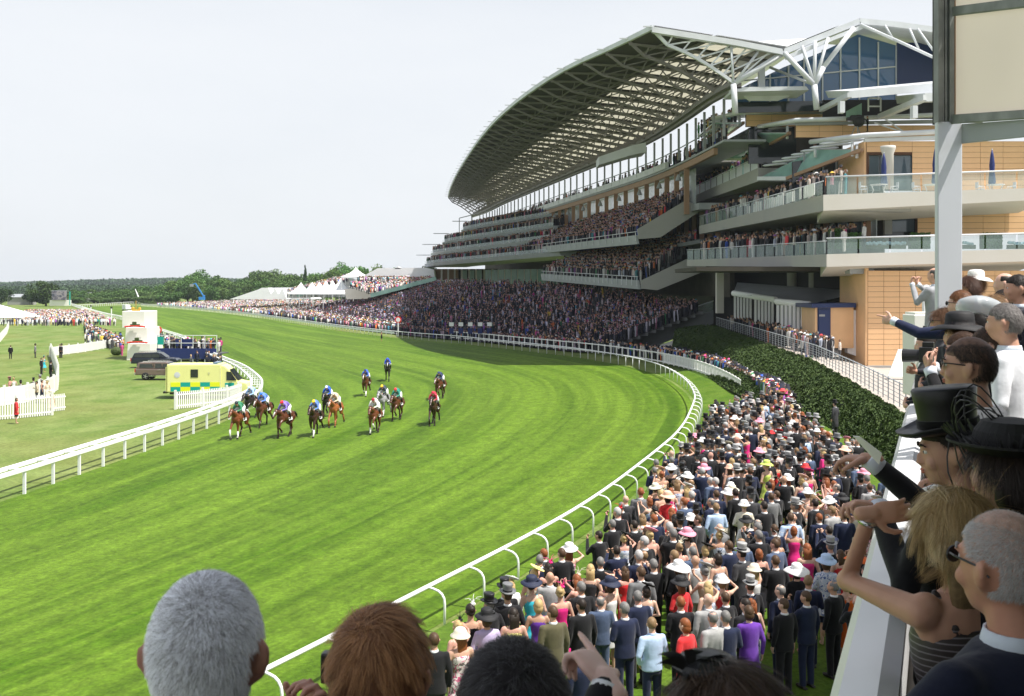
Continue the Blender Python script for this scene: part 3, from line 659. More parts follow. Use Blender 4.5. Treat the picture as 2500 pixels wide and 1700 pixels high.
# windows between brown piers in the recessed side walls
def side_bays(x0, x1, Y0, Y1, ya0, ya1, yb0, yb1, n, off):
    for k in range(n):
        t = (k+.5)/n; x = x0+(x1-x0)*t; Y = Y0+(Y1-Y0)*t; yt = ya0+(ya1-ya0)*t; yb = yb0+(yb1-yb0)*t
        a, b_ = W(x, yt, Y), W(x, yb, Y); mb = MB(); mb.box((a[0]+off-.3, a[1], (a[2]+b_[2])/2), (.5, .6, a[2]-b_[2])); mb.build('pier', M['brown'], gs)
        mb = MB(); mb.box((a[0]+off-.1, a[1]-1.4, (a[2]+b_[2])/2), (.08, 1.5, (a[2]-b_[2])*.55)); mb.build('window', M['glass_pale'], gs)
side_bays(1700, 2040, 112, 83, 560, 520, 600, 600, 11, 4.3)
side_bays(1720, 2060, 112, 86, 470, 385, 545, 460, 10, 4.3)
side_bays(1700, 1930, 122, 98, 420, 345, 480, 400, 7, 4.3)
# glass balustrades along the side edges and across the front
def balustrade(pts, h, r=.06, npan=8, glass='glass_clear'):
    """pts = (px, py_foot, Y)"""
    line = [W(*p) for p in pts]; c = cumlen(line); mb = MB(); mb.tube([(x, y, z+h) for x, y, z in line], r, 6); mb.build('handrail', M['steel_white'], gs, smooth=True)
    for k in range(npan):
        q = []
        for u in (k/npan+.004, (k+1)/npan-.004):
            s = u*c[-1]; j = min(len(c)-2, int(np.searchsorted(c, s, side='right'))-1); q.append(lerp(line[j], line[j+1], (s-c[j])/(c[j+1]-c[j])))
        a, b_ = q; mb = MB(); mb.quad(a, b_, (b_[0], b_[1], b_[2]+h-.1), (a[0], a[1], a[2]+h-.1)); mb.build('glass_panel', M[glass], gs)
balustrade([(1677, 635, 104), (2018, 621, 79)], 1.3, .05, 16, 'glass_clear'); balustrade([(2018, 621, 79), (2560, 607, 79)], 1.55, .09, 7)
balustrade([(1707, 552, 112), (2010, 476, 79)], 1.35, .05, 16); balustrade([(2016, 476, 79), (2560, 458, 79)], 1.75, .09, 7)
balustrade([(1672, 488, 128), (1851, 410, 98)], 1.35, .05, 12, 'frosted'); balustrade([(1664, 415, 132), (1749, 372, 112)], 1.35, .05, 8, 'frosted')
# white cloths hung over the second balcony
wc = MB(); pts = [W(1830+ (1992-1830)*t, 528+(478-528)*t, 98+(79-98)*t) for t in [k/30 for k in range(31)]]
for k in range(30):
    if rng.random() < .72:
        a, b_ = pts[k], pts[k+1]; wc.box(((a[0]+b_[0])/2-.12, (a[1]+b_[1])/2, (a[2]+b_[2])/2+.65), (.06, abs(b_[1]-a[1])*.8, 1.3+rng.uniform(-.3, .2)), 0)
wc.build('hung_cloth', M['white_paint'], gs)
# green glass canopies with white louvre blades
def canopy(quad, Ys, nbl, first, last):
    q = [W(x, y, Y) for (x, y), Y in zip(quad, Ys)]
    mb = MB(); mb.extr(q, (0, 0, -.12)); mb.build('glass_canopy', M['glass_green'], gs)
    mb = MB(); mb.beam(q[0], q[1], .3, .45); mb.build('canopy_beam', M['steel_white'], gs)
    mb = MB(); mb.beam(q[1], q[2], .35, .35); mb.build('canopy_beam', M['brown'], gs)
    for k in range(5):
        t = k/4; a, b_ = lerp(q[0], q[3], t), lerp(q[1], q[2], t); mb = MB(); mb.beam((a[0], a[1], a[2]+.03), (b_[0], b_[1], b_[2]+.03), .06, .1); mb.build('canopy_rib', M['steel_grey'], gs)
    # blades stepping up above the canopy
    for k in range(nbl):
        t = k/(nbl-1); (x0, y0, Y0), (x1, y1, Y1) = first, last; x = x0+(x1-x0)*t; y = y0+(y1-y0)*t; Y = Y0+(Y1-Y0)*t; ln = (60+50*t)
        a, b_ = W(x, y, Y), W(x+ln, y-6-5*t, Y-1.0); mb = MB()
        mb.tube([a, lerp(a, b_, .1), lerp(a, b_, .9), b_], [.05, .14, .14, .06], 8); mb.build('louvre_blade', M['steel_white'], gs, smooth=True)
canopy([(1851, 436), (1921, 436), (2104, 366), (1990, 366)], [98, 92, 84, 90], 7, (1862, 405, 97), (2000, 352, 87))
canopy([(1752, 388), (1815, 388), (1928, 325), (1829, 325)], [112, 106, 93, 99], 7, (1757, 362, 111), (1850, 311, 96))
canopy([(1705, 330), (1774, 330), (1815, 300), (1741, 300)], [122, 116, 100, 106], 5, (1712, 310, 121), (1748, 288, 106))
# canopy props
for (x, y, Y, hh) in ((2081, 345, 85, 1.6), (2092, 352, 85, 1.5), (1922, 308, 94, 1.5), (1805, 285, 101, 1.3), (1990, 358, 89, 1.2)):
    a = W(x, y, Y); mb = MB(); mb.tube([a, (a[0], a[1], a[2]-hh)], .16, 8); mb.build('prop', M['steel_white'], gs, smooth=True)

# ---------------- ground storey below slab 1
for x, yb in ((1808, 735), (1860, 748), (1917, 760), (1985, 772), (2064, 785)):
    t = (x-1808)/256; Y = 96-13*t; a = W(x, 655, Y); z0 = 2.2; r_ = .62
    mb = MB(); mb.rev([(r_, z0), (r_, a[2]-.6), (r_*1.25, a[2])], 16, (a[0]+7.5, a[1]+5, 0)); mb.build('round_column', M['concrete'], gs, smooth=True)
slab_px('soffit', [(1700, 652), (2120, 650), (2120, 662), (1700, 662)], 84, 14, 'interior')
mb = MB(); mb.beam(W(1757, 655, 104), W(1757, 765, 104), .9); mb.build('square_column', M['stone_white'], gs)
slab_px('side_return', [(2113, 655), (2121, 655), (2121, 893), (2113, 893)], 80.05, 8, 'tile')
# kiosk with dark blue door
slab_px('kiosk_wall', [(1990, 750), (2084, 750), (2084, 850), (1990, 850)], 82, 5, 'tile')
slab_px('kiosk_roof', [(1982, 742), (2090, 740), (2090, 751), (1982, 752)], 81.7, 6, 'blue_dark')
slab_px('door_frame', [(1996, 752), (2028, 752), (2028, 850), (1996, 850)], 81.95, .1, 'blue_dark')
slab_px('door', [(1999, 757), (2024, 757), (2024, 850), (1999, 850)], 81.85, .1, 'blue_dark')
slab_px('door_sign', [(2000, 768), (2014, 768), (2014, 773), (2000, 773)], 81.8, .05, 'steel_grey')
mb = MB(); a = W(2098, 658, 81); mb.box(a, (2.4, 1.5, .9)); mb.build('ceiling_box', M['steel_grey'], gs)

# ---------------- upper posts, fascia and brown colonnade following the curve
def along(off, z, y0, y1, n, xo=None):
    out = []
    for k in range(n):
        y = y0+(y1-y0)*k/(n-1); out.append(B(nx(y)+off, y, z))
    return out
def band(name, off, z0, z1, y0, y1, m, n=24, th=.5):
    lo = along(off, z0, y0, y1, n); hi = along(off, z1, y0, y1, n); mb = MB()
    for k in range(n-1):
        a, b_, c_, d_ = lo[k], lo[k+1], hi[k+1], hi[k]; tv = (th, 0, 0)
        mb.hexa([a, b_, (b_[0]+th, b_[1], b_[2]), (a[0]+th, a[1], a[2])], [d_, c_, (c_[0]+th, c_[1], c_[2]), (d_[0]+th, d_[1], d_[2])])
    return mb.build(name, M[m], gs)
band('upper_deck_fascia', 1.2, 23.15, 23.9, 120, 256, 'steel_white')
band('upper_deck_floor', 1.3, 22.9, 23.1, 96, 256, 'steel_grey', th=5)
band('brown_beam', 1.4, 22.2, 22.85, 100, 250, 'brown')
band('upper_glazing_rail', 1.2, 24.6, 24.7, 100, 256, 'steel_grey', th=.1)
band('node_beam', .2, 26.7, 27.2, 90, 258, 'truss', th=.6)
band('upper_back_wall', 4.5, 23.2, 24.6, 97, 250, 'glass_dark', th=.3)
for k in range(44):
    y = 96+k*3.65; a, b_ = B(nx(y)+1.3, y, 23.4), B(nx(y)+1.3, y, 26.9); mb = MB(); mb.beam(a, b_, .22, .3); mb.build('upper_post', M['steel_grey'], gs)
for k in range(30):
    y = 112+k*4.4; a, b_ = B(nx(y)+1.6, y, 17.2), B(nx(y)+1.6, y, 22.3); mb = MB(); mb.beam(a, b_, .5, .7); mb.build('brown_column', M['brown'], gs)
    if k % 2 == 0:
        c_ = B(nx(y)+.7, y, 21.2); mb = MB(); mb.rev([(.1, .5), (.28, .1), (.45, -.4)], 8, c_); mb.build('floodlight', M['steel_grey'], gs)
band('pale_glazing', 2.6, 18.2, 22.3, 112, 246, 'glass_pale', th=.05)
band('deck_edge', 2.4, 17.6, 18.3, 110, 250, 'steel_grey', th=8)
# jutting camera box on the upper deck
slab_px('camera_platform', [(1462, 383), (1545, 355), (1577, 348), (1577, 372), (1545, 378), (1462, 403)], 118, 5, 'steel_white')
# ---------------- seating tiers (stepped decks) with their front fascias
def tier(y0, y1, fx0, fx1, fz0, fz1, bx0, bx1, bz0, bz1, steps=9):
    """front edge (x,z) at y0/y1 and back edge"""
    mb = MB(); n = 10; rows = []
    for k in range(steps+1):
        t = k/steps; lo = []
        for j in range(n):
            u = j/(n-1); y = y0+(y1-y0)*u; fx, fz, bx, bz = fx0+(fx1-fx0)*u, fz0+(fz1-fz0)*u, bx0+(bx1-bx0)*u, bz0+(bz1-bz0)*u
            lo.append((fx+(bx-fx)*t, y, fz+(bz-fz)*t))
        rows.append(lo)
    for k in range(steps):
        a = [B(*p) for p in rows[k]]; nxt = [B(*p) for p in rows[k+1]]; up = [(nxt[j][0], nxt[j][1], a[j][2]) for j in range(n)]
        mb.strip(a, up); mb.strip(up, nxt)
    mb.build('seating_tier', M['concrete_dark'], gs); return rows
U_ROWS = tier(113.5, 180, 14.1, 0.5, 14.6, 15.3, 19.0, 8.5, 18.6, 18.6)
L_ROWS = tier(113, 150, 14.2, 4.6, 9.6, 10.8, 20, 13.0, 13.7, 14.2)
def tier_fascia(rows, h, mats):
    fr = [B(*p) for p in rows[0]]; mb = MB()
    for a, b_ in zip(fr, fr[1:]): mb.hexa([(a[0]-.3, a[1], a[2]-h), (b_[0]-.3, b_[1], b_[2]-h), (b_[0], b_[1], b_[2]-h), (a[0], a[1], a[2]-h)], [(a[0]-.5, a[1], a[2]+.5), (b_[0]-.5, b_[1], b_[2]+.5), (b_[0]-.2, b_[1], b_[2]+.5), (a[0]-.2, a[1], a[2]+.5)])
    mb.build('tier_fascia', M['steel_grey'], gs)
    mb = MB(); mb.tube([(p[0]-.4, p[1], p[2]+1.0) for p in fr], .05, 5); mb.build('handrail', M['steel_white'], gs)
    for k in range(24):
        t = k/24*(len(fr)-1); j = int(t); p = lerp(fr[j], fr[min(j+1, len(fr)-1)], t-j); mb = MB(); mb.box((p[0]-.52, p[1], p[2]+.3), (.08, .12, 1.2)); mb.build('rail_post', M['steel_white'], gs)
    mb = MB(); bk = [B(*p) for p in rows[3]]
    mb.strip([(p[0]-.3, p[1], p[2]-h-.01) for p in fr], [(p[0]+1, p[1], p[2]-h-1.4) for p in bk]); mb.build('soffit', M['purple'], gs)
tier_fascia(U_ROWS, .75, 0); tier_fascia(L_ROWS, .75, 0)
# concrete flank walls of the tiers
slab_px('flank_wall', [(1556, 560), (1673, 490), (1722, 508), (1612, 580), (1560, 584)], 113, .6, 'concrete')
slab_px('flank_wall', [(1564, 686), (1677, 633), (1736, 656), (1605, 709), (1566, 705)], 112.6, .6, 'concrete')
# dark concourse core behind the tiers
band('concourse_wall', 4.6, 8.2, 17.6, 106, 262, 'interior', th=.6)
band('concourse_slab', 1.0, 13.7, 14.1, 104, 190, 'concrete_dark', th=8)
for k in range(26):
    y = 108+k*3.2; a, b_ = B(nx(y)+3.9, y, 14), B(nx(y)+3.9, y, 17.6); mb = MB(); mb.beam(a, b_, .4, .6); mb.build('pier', M['brown'], gs)
    mb = MB(); a = B(nx(y+1.6)+4.3, y+1.6, 16.5); mb.box(a, (.1, 1.0, .7)); mb.build('window', M['glass_pale'], gs)
# ---------------- stack of balconies at the far end
DECKS = [(22.0, 232, -6.5, 175, 2.6), (19.3, 234, -10.6, 168, -.6), (16.9, 236, -13.0, 160, -2.8), (14.5, 238, -14.2, 150, -4.2)]
DK = []
for z, ye, offe, ys, offs in DECKS:
    n = 12; fr = []
    for k in range(n):
        u = k/(n-1); y = ys+(ye-ys)*u; o_ = offs+(offe-offs)*min(1, u*1.15); fr.append((nx(y)+min(o_, 3), y, z))
    f = [B(*p) for p in fr]; mb = MB()
    for a, b_ in zip(f, f[1:]): mb.hexa([(a[0], a[1], a[2]-.9), (b_[0], b_[1], b_[2]-.9), (b_[0]+12, b_[1], b_[2]-.9), (a[0]+12, a[1], a[2]-.9)], [(a[0]-.4, a[1], a[2]), (b_[0]-.4, b_[1], b_[2]), (b_[0]+12, b_[1], b_[2]), (a[0]+12, a[1], a[2])])
    mb.build('far_balcony', M['steel_grey'], gs)
    mb = MB(); mb.strip([(p[0]-.3, p[1], p[2]) for p in f], [(p[0]-.3, p[1], p[2]+.75) for p in f]); mb.build('glass_panel', M['glass_clear'], gs)
    mb = MB()
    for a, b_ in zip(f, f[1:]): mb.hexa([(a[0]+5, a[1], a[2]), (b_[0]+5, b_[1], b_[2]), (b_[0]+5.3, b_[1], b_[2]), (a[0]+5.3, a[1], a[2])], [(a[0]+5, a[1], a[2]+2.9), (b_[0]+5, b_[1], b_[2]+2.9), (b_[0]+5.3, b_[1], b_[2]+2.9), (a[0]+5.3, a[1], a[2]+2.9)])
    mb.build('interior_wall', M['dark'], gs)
    for k in range(16):
        t = k/16*(n-1); j = int(t); p = lerp(f[j], f[j+1], t-j); mb = MB(); mb.box((p[0]+4.8, p[1]+1.4, p[2]+1.9), (.1, 2.6, 1.0)); mb.build('window', M['glass_pale'], gs)
        mb = MB(); mb.box((p[0]+4.6, p[1]-.9, p[2]+1.4), (.4, .5, 2.8)); mb.build('pier', M['brown'], gs)
    f_end = f[-1]; mb = MB(); mb.box((f_end[0]-.6, f_end[1]+.4, f_end[2]+2.7), (4.5, .5, .18)); mb.build('canopy_fin', M['steel_grey'], gs)
    DK.append(fr)
slab_px('end_wall', [(1060, 657), (1118, 657), (1118, 684), (1060, 684)], 232, 3, 'brown'); slab_px('end_wall', [(1118, 657), (1215, 657), (1215, 690), (1118, 690)], 236, 1, 'interior'); [slab_px('arcade_glass', [(x, 660), (x+12, 660), (x+12, 690), (x, 690)], 235, .2, 'glass_green') for x in (1128, 1146, 1164, 1184)]
for x in (1076, 1092, 1108, 1125, 1143, 1160, 1180, 1200): slab_px('white_pier', [(x, 657), (x+4, 657), (x+4, 686), (x, 686)], 226, .6, 'stone_white')
mb = MB()
for k, x in enumerate(range(1185, 1372, 16)):
    t = (x-1185)/187; slab_px('arcade_glass', [(x, 659-3*t), (x+14, 659-3*t), (x+14, 694), (x, 693)], 215-40*t, .2, 'glass_green')
    slab_px('mullion', [(x+14, 658), (x+16, 658), (x+16, 694), (x+14, 694)], 214.5-40*t, .3, 'stone_white')

# ---------------- open terrace in front of the stand
TB = [(-30, 330, 9.6), (-21.6, 286, 9.6), (-17.5, 254, 9.5), (-6, 215, 9.3), (7.2, 190, 8.9), (15, 165, 8.0), (20, 152, 6.9), (26.7, 143, 5.8)]
TB = [tuple(p) for p in TB]
def terr_back(y): return interp([(p[0], p[1]) for p in TB], y), interp([(p[2], p[1]) for p in TB], y)
def terr_front(y): return outer_x(y)+4.8
ST = 16; ys_ = [143+(322-143)*k/40 for k in range(41)]; tr = MB()
def terr_pt(y, t):
    bx, bz = terr_back(y); fx = terr_front(y); fx = min(fx, bx-6); ap = .18
    z = .25 if t < ap else .25+(bz-.25)*(t-ap)/(1-ap); return (fx+(bx-fx)*t, y, z)
rows = [[terr_pt(y, k/ST) for y in ys_] for k in range(ST+1)]
for a, b_ in zip(rows, rows[1:]):
    up = [(q[0], q[1], p[2]) for p, q in zip(a, b_)]; tr.strip(a, up); tr.strip(up, b_)
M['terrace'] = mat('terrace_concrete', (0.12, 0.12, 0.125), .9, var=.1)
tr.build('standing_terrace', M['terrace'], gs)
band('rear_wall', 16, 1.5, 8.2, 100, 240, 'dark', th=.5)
# dark end wall of the terrace with glass balustrade, pale ramp beneath
def zslab(name, pts, m, th=.3): mb = MB(); mb.extr([P(*p) for p in pts], (0, th, 0)); return mb.build(name, M[m], gs)
zslab('terrace_wall', [(1478, 832, 147), (1567, 816, 146), (1742, 758, 143), (1742, 790, 143), (1571, 857, 146), (1488, 848, 147)], 'concrete_dark')
for k in range(7):
    t = k/7; t2 = (k+.94)/7; a, b_ = (1567+175*t, 816-58*t, 145.6), (1567+175*t2, 816-58*t2, 145.6); pa, pb = P(*a), P(*b_)
    mb = MB(); mb.quad(pa, pb, (pb[0], pb[1], pb[2]+1.3), (pa[0], pa[1], pa[2]+1.3)); mb.build('glass_panel', M['glass_clear'], gs)
mb = MB(); mb.tube([tuple(v+(1.35 if i == 2 else 0) for i, v in enumerate(P(x, y, 145.6))) for x, y in ((1480, 832), (1567, 816), (1742, 758))], .06, 6); mb.build('handrail', M['steel_white'], gs)
zslab('ramp', [(1571, 859, 144), (1669, 822, 143), (1700, 862, 138), (1696, 880, 136), (1600, 872, 140)], 'stone_white', .4)
# ================================================================ FIGURE TOOLS
def xf_mb(mb, mtx):
    mb.v = [tuple(mtx @ Vector(v)) for v in mb.v]; return mb
def ell(mb, c, r, rot=None, n=12, m=8):
    vs = []; fs = []; c = Vector(c)
    for i in range(m+1):
        ph = math.pi*i/m
        for k in range(n):
            t = 2*math.pi*k/n; v = Vector((r[0]*math.sin(ph)*math.cos(t), r[1]*math.sin(ph)*math.sin(t), r[2]*math.cos(ph)))
            if rot is not None: v = rot @ v
            vs.append(c+v)
    for i in range(m):
        for k in range(n):
            k2 = (k+1) % n; fs.append((i*n+k, (i+1)*n+k, (i+1)*n+k2, i*n+k2))
    return mb.add(vs, fs)
def loft(mb, rings, n=16):                                           # ring (cx, cy, z, rx, ry)
    vs = []
    for cx, cy, z, rx, ry in rings:
        for k in range(n):
            t = 2*math.pi*k/n; vs.append((cx+rx*math.cos(t), cy+ry*math.sin(t), z))
    fs = [(i*n+k, i*n+(k+1) % n, (i+1)*n+(k+1) % n, (i+1)*n+k) for i in range(len(rings)-1) for k in range(n)]
    fs.append(tuple(range(n-1, -1, -1))); fs.append(tuple((len(rings)-1)*n+k for k in range(n)))
    return mb.add(vs, fs)
def limb(mb, pts, rs, n=10):                                         # tapered tube with rounded joints
    q = [Vector(p) for p in pts]; mb.tube(q, rs, n)
    for p, r in zip(q, rs): ell(mb, p, (r, r, r), n=10, m=6)
    return mb
_tmp_sc = bpy.data.scenes.new('tmp')
def evaluated(o):
    _tmp_sc.collection.objects.link(o)
    with bpy.context.temp_override(scene=_tmp_sc, view_layer=_tmp_sc.view_layers[0]):
        dg = bpy.context.evaluated_depsgraph_get(); dg.update(); m = bpy.data.meshes.new_from_object(o.evaluated_get(dg), depsgraph=dg)
    bpy.data.objects.remove(o); return m
def voxel(mb, size, smooth=2, name='tmp', ratio=1.0):
    me = mb.mesh(name, []); o = bpy.data.objects.new('tmp', me)
    md = o.modifiers.new('r', 'REMESH'); md.mode = 'VOXEL'; md.voxel_size = size; md.use_smooth_shade = True
    if smooth: sm = o.modifiers.new('s', 'SMOOTH'); sm.iterations = smooth; sm.factor = .5
    if ratio < 1: dm = o.modifiers.new('d', 'DECIMATE'); dm.ratio = ratio
    m2 = evaluated(o); bpy.data.meshes.remove(me); m2.name = name; return m2
def join_meshes(meshes, name, mats):
    vs = []; ls = []; tot = []; off = 0; mi = []
    for k, me in enumerate(meshes):
        n = len(me.vertices); a = np.zeros(n*3); me.vertices.foreach_get('co', a); vs.append(a)
        l_ = np.zeros(len(me.loops), dtype=np.int64); me.loops.foreach_get('vertex_index', l_); ls.append(l_+off); off += n
        t = np.zeros(len(me.polygons), dtype=np.int64); me.polygons.foreach_get('loop_total', t); tot.append(t); mi.append(np.full(len(t), min(k, len(mats)-1) if len(mats) > 1 else 0))
    V = np.concatenate(vs); Lp = np.concatenate(ls); T = np.concatenate(tot); me = bpy.data.meshes.new(name)
    me.vertices.add(len(V)//3); me.vertices.foreach_set('co', V); me.loops.add(len(Lp)); me.loops.foreach_set('vertex_index', Lp)
    me.polygons.add(len(T)); me.polygons.foreach_set('loop_start', np.concatenate([[0], np.cumsum(T)[:-1]])); me.polygons.foreach_set('loop_total', T)
    for m in mats: me.materials.append(m)
    me.polygons.foreach_set('material_index', np.concatenate(mi)); me.update(calc_edges=True); me.polygons.foreach_set('use_smooth', [True]*len(T)); me.update(); return me

def head_geo(mb, H, hi=False):                                       # H maps head space (centre of skull at origin, face +Y) to body space
    def E(c, r, rot=None, n=12, m=8):
        t = MB(); ell(t, c, r, rot, n, m); xf_mb(t, H); mb.add(t.v, t.f)
    nn = 24 if hi else 12
    E((0, 0, 0.0), (.079, .097, .108), n=nn, m=nn//2+4); E((0, -.022, .012), (.077, .078, .094), n=nn, m=nn//2); E((0, .028, -.055), (.058, .066, .068), n=nn, m=nn//2); E((0, .052, -.095), (.032, .034, .026))
    E((0, .096, -.022), (.012, .018, .026)); E((0, .104, -.034), (.016, .015, .011))
    for s in (-1, 1):
        E((s*.082, -.006, -.014), (.013, .021, .034), Matrix.Rotation(s*.30, 3, 'Z')); E((s*.091, -.014, -.004), (.009, .018, .026), Matrix.Rotation(s*.5, 3, 'Z'))
        E((s*.040, .070, -.038), (.024, .022, .024))
        if hi: E((s*.03, .088, .022), (.022, .012, .008))
    if hi: E((0, .093, -.062), (.022, .010, .006)); E((0, .092, -.072), (.018, .009, .006))
CURL = {'open': (.08, .08, .1, .12, .1), 'relaxed': (.45, .5, .6, .6, .3), 'grip': (1.25, 1.3, 1.3, 1.3, .9), 'point': (.03, 1.35, 1.4, 1.4, .9), 'pinch': (.7, .9, 1.2, 1.3, .8)}
def hand_geo(mb, w, d, nrm, side=1, kind='relaxed', k=1.0):          # w wrist, d pointing direction, nrm the way the palm faces; side +1 thumb along +s
    w, d, nrm = Vector(w), Vector(d).normalized(), Vector(nrm); nrm = (nrm-d*nrm.dot(d)).normalized(); s = d.cross(nrm)*side
    rot = Matrix((s, d, nrm)).transposed(); cv = CURL[kind]
    limb(mb, [w-d*.03*k, w+d*.015*k], [.026*k, .027*k]); ell(mb, w+d*.050*k, (.041*k, .052*k, .016*k), rot); ell(mb, w+d*.07*k, (.040*k, .030*k, .014*k), rot)
    for i in range(4):
        off = (.030-.020*i)*k; p = w+d*(.088-.004*abs(i-1.4))*k+s*off; L_ = (.072, .080, .074, .058)[i]*k; a = cv[i]; pts = [p-d*.02*k]; ang = 0
        seg = [p-d*.02*k, p]; cur = p; ang = a*.6
        for f, da in ((.42, .0), (.33, .8), (.25, .5)):
            ang += a*da; cur = cur+(d*math.cos(ang)+nrm*math.sin(ang))*L_*f+s*(.06*(1.5-i))*L_*f*(1 if kind == 'open' else .4); seg.append(cur)
        limb(mb, seg, [.0095*k, .0095*k, .0088*k, .0080*k, .0066*k][:len(seg)], 8)
    p = w+d*.025*k+s*.03*k; a = cv[4]; q1 = p+(d*.55+s*.75+nrm*.2*a).normalized()*.038*k; q2 = q1+(d*.85+s*.35+nrm*.6*a).normalized()*.030*k; q3 = q2+(d*.95+s*.05+nrm*.9*a).normalized()*.024*k
    limb(mb, [w+d*.02*k+s*.012*k, p, q1, q2, q3], [.017*k, .016*k, .012*k, .0105*k, .0085*k], 8)

def cap_geo(H, kind):                                                # hair cap: a shell over the skull, sunk into the head where skin shows
    t = MB(); n, m = 24, 16; r = (.085, .104, .114); vs = []
    for i in range(m+1):
        ph = math.pi*i/m
        for k in range(n):
            a = 2*math.pi*k/n; x, y, z = math.sin(ph)*math.cos(a), math.sin(ph)*math.sin(a), math.cos(ph)
            if kind in ('short', 'bob', 'long', 'up'):
                hl = .38 if y > .55 else (.38-(.55-y)*1.35 if y > -.05 else -.62)      # hair line height
                if kind == 'short': hl = max(hl, -.55) if y > -.05 else -.60
                keep = z > hl
                if abs(x) > .8 and -.45 < y < .35 and z < .12 and kind == 'short': keep = False
            elif kind == 'ring': keep = (z < .62 and y < .35 and z > -.6 and not (abs(x) > .8 and -.35 < y and z < .1))
            f = 1.0 if keep else .86
            vs.append((x*r[0]*f, y*r[1]*f-.006, z*r[2]*f+.008))
    fs = [(i*n+k, (i+1)*n+k, (i+1)*n+(k+1) % n, i*n+(k+1) % n) for i in range(m) for k in range(n)]
    t.add(vs, fs)
    if kind == 'bob': ell(t, (0, -.035, -.045), (.088, .078, .10)); 
    if kind == 'long': loft(t, [(0, -.075, -.30, .075, .022), (0, -.078, -.20, .088, .03), (0, -.062, -.08, .09, .05), (0, -.04, .03, .086, .068)])
    if kind == 'up': ell(t, (0, -.085, .045), (.052, .045, .05)); ell(t, (0, -.07, -.03), (.06, .045, .045))
    return xf_mb(t, H)
def hat_geo(H, kind, seed=0):
    t = MB(); r_ = random.Random(seed)
    if kind == 'top_hat':
        t.rev([(.04, .060), (.100, .060), (.148, .062), (.158, .072), (.160, .078), (.150, .074), (.098, .074), (.090, .082), (.089, .12), (.093, .17), (.099, .215), (.094, .222), (.03, .224)], 22, (0, -.006, 0), .92, 1.12)
        for i, v in enumerate(t.v):                                  # brim rolls up at the sides
            x, y, z = v
            if z < .085 and abs(x) > .09: t.v[i] = (x, y, z+(abs(x)-.09)*.45)
    elif kind in ('wide_hat', 'huge_hat'):
        R_ = .205 if kind == 'wide_hat' else .255
        t.rev([(.04, .055), (.10, .06), (R_*.75, .070), (R_, .052), (R_, .060), (R_*.75, .082), (.108, .078), (.104, .11), (.098, .165), (.07, .185), (.02, .19)], 26, (0, -.01, 0), 1, 1.05)
        for i, v in enumerate(t.v):
            x, y, z = v; rr = math.hypot(x, y)
            if rr > .12: t.v[i] = (x, y, z+.014*math.sin(2*math.atan2(y, x)+seed)*(rr-.12)/.1-.02*((rr-.12)/.1)**2)
        for k in range(9):
            a = k*.7+seed; ell(t, (.10*math.cos(a)*.9+.03, .06*math.sin(a), .10), (.038, .03, .026), n=6, m=4)
    elif kind == 'saucer':
        t.rev([(.02, 0), (.13, .012), (.155, .03), (.15, .038), (.12, .024), (.02, .016)], 20); xf_mb(t, Matrix.Translation((.045, .02, .105)) @ Matrix.Rotation(.45, 4, 'Y') @ Matrix.Rotation(-.25, 4, 'X'))
        for k in range(6):
            a = k*1.05; ell(t, (.06+.04*math.cos(a), .02+.04*math.sin(a), .135), (.032, .026, .022), n=6, m=4)
    elif kind == 'fascinator':
        for k in range(12):
            a = r_.uniform(0, 6.28); e_ = r_.uniform(.1, 1.2); L_ = r_.uniform(.05, .11); c = Vector((.045, .0, .11)); d = Vector((math.cos(a)*math.cos(e_), math.sin(a)*math.cos(e_), math.sin(e_)))
            s_ = d.orthogonal().normalized()*.022; t.add([c, c+d*L_*.6+s_, c+d*L_+Vector((0, 0, -.01)), c+d*L_*.6-s_], [(0, 1, 2, 3)])
        ell(t, (.045, 0, .11), (.045, .045, .022), n=10, m=5)
        for k in range(5):
            a = r_.uniform(0, 6.28); c = Vector((.04, 0, .115)); t.tube([c, c+Vector((math.cos(a)*.07, math.sin(a)*.07, .10)), c+Vector((math.cos(a)*.16, math.sin(a)*.16, .11))], [.004, .004, .002], 4)
    elif kind == 'cloche':
        t.rev([(.02, .03), (.12, .02), (.155, .008), (.155, .016), (.118, .035), (.1, .09), (.07, .135), (.02, .148)], 20, (0, -.01, 0), 1, 1.05)
    return xf_mb(t, H)

ARMS = {  # per side: elbow, wrist, hand direction, palm normal, kind (x mirrored for left)
    'down': ((.245, -.035, 1.15), (.25, .03, .90), (0, .1, -1), (-1, 0, 0), 'relaxed'),
    'phone': ((.25, .14, 1.22), (.07, .36, 1.50), (-.2, .2, 1), (-.3, -1, 0), 'grip'),
    'clasp': ((.255, -.02, 1.16), (.08, .21, 1.06), (-1, .2, 0), (0, -1, 0), 'grip'),
    'bent': ((.25, -.03, 1.16), (.2, .24, 1.16), (-.3, 1, .3), (-1, 0, 0), 'grip'),
    'shade': ((.34, .16, 1.46), (.13, .20, 1.66), (-1, -.2, .1), (0, -.2, -1), 'open'),
    'point': ((.28, .26, 1.38), (.24, .52, 1.48), (0, 1, .1), (-1, 0, 0), 'point'),
    'pocket': ((.285, -.06, 1.14), (.205, .08, .95), (-.4, .3, -1), (-1, 0, 0), 'relaxed'),
}
def arm_pts(a, s): e, w, d, n, k = a; return Vector((e[0]*s, e[1], e[2])), Vector((w[0]*s, w[1], w[2])), Vector((d[0]*s, d[1], d[2])), Vector((n[0]*s, n[1], n[2])), k

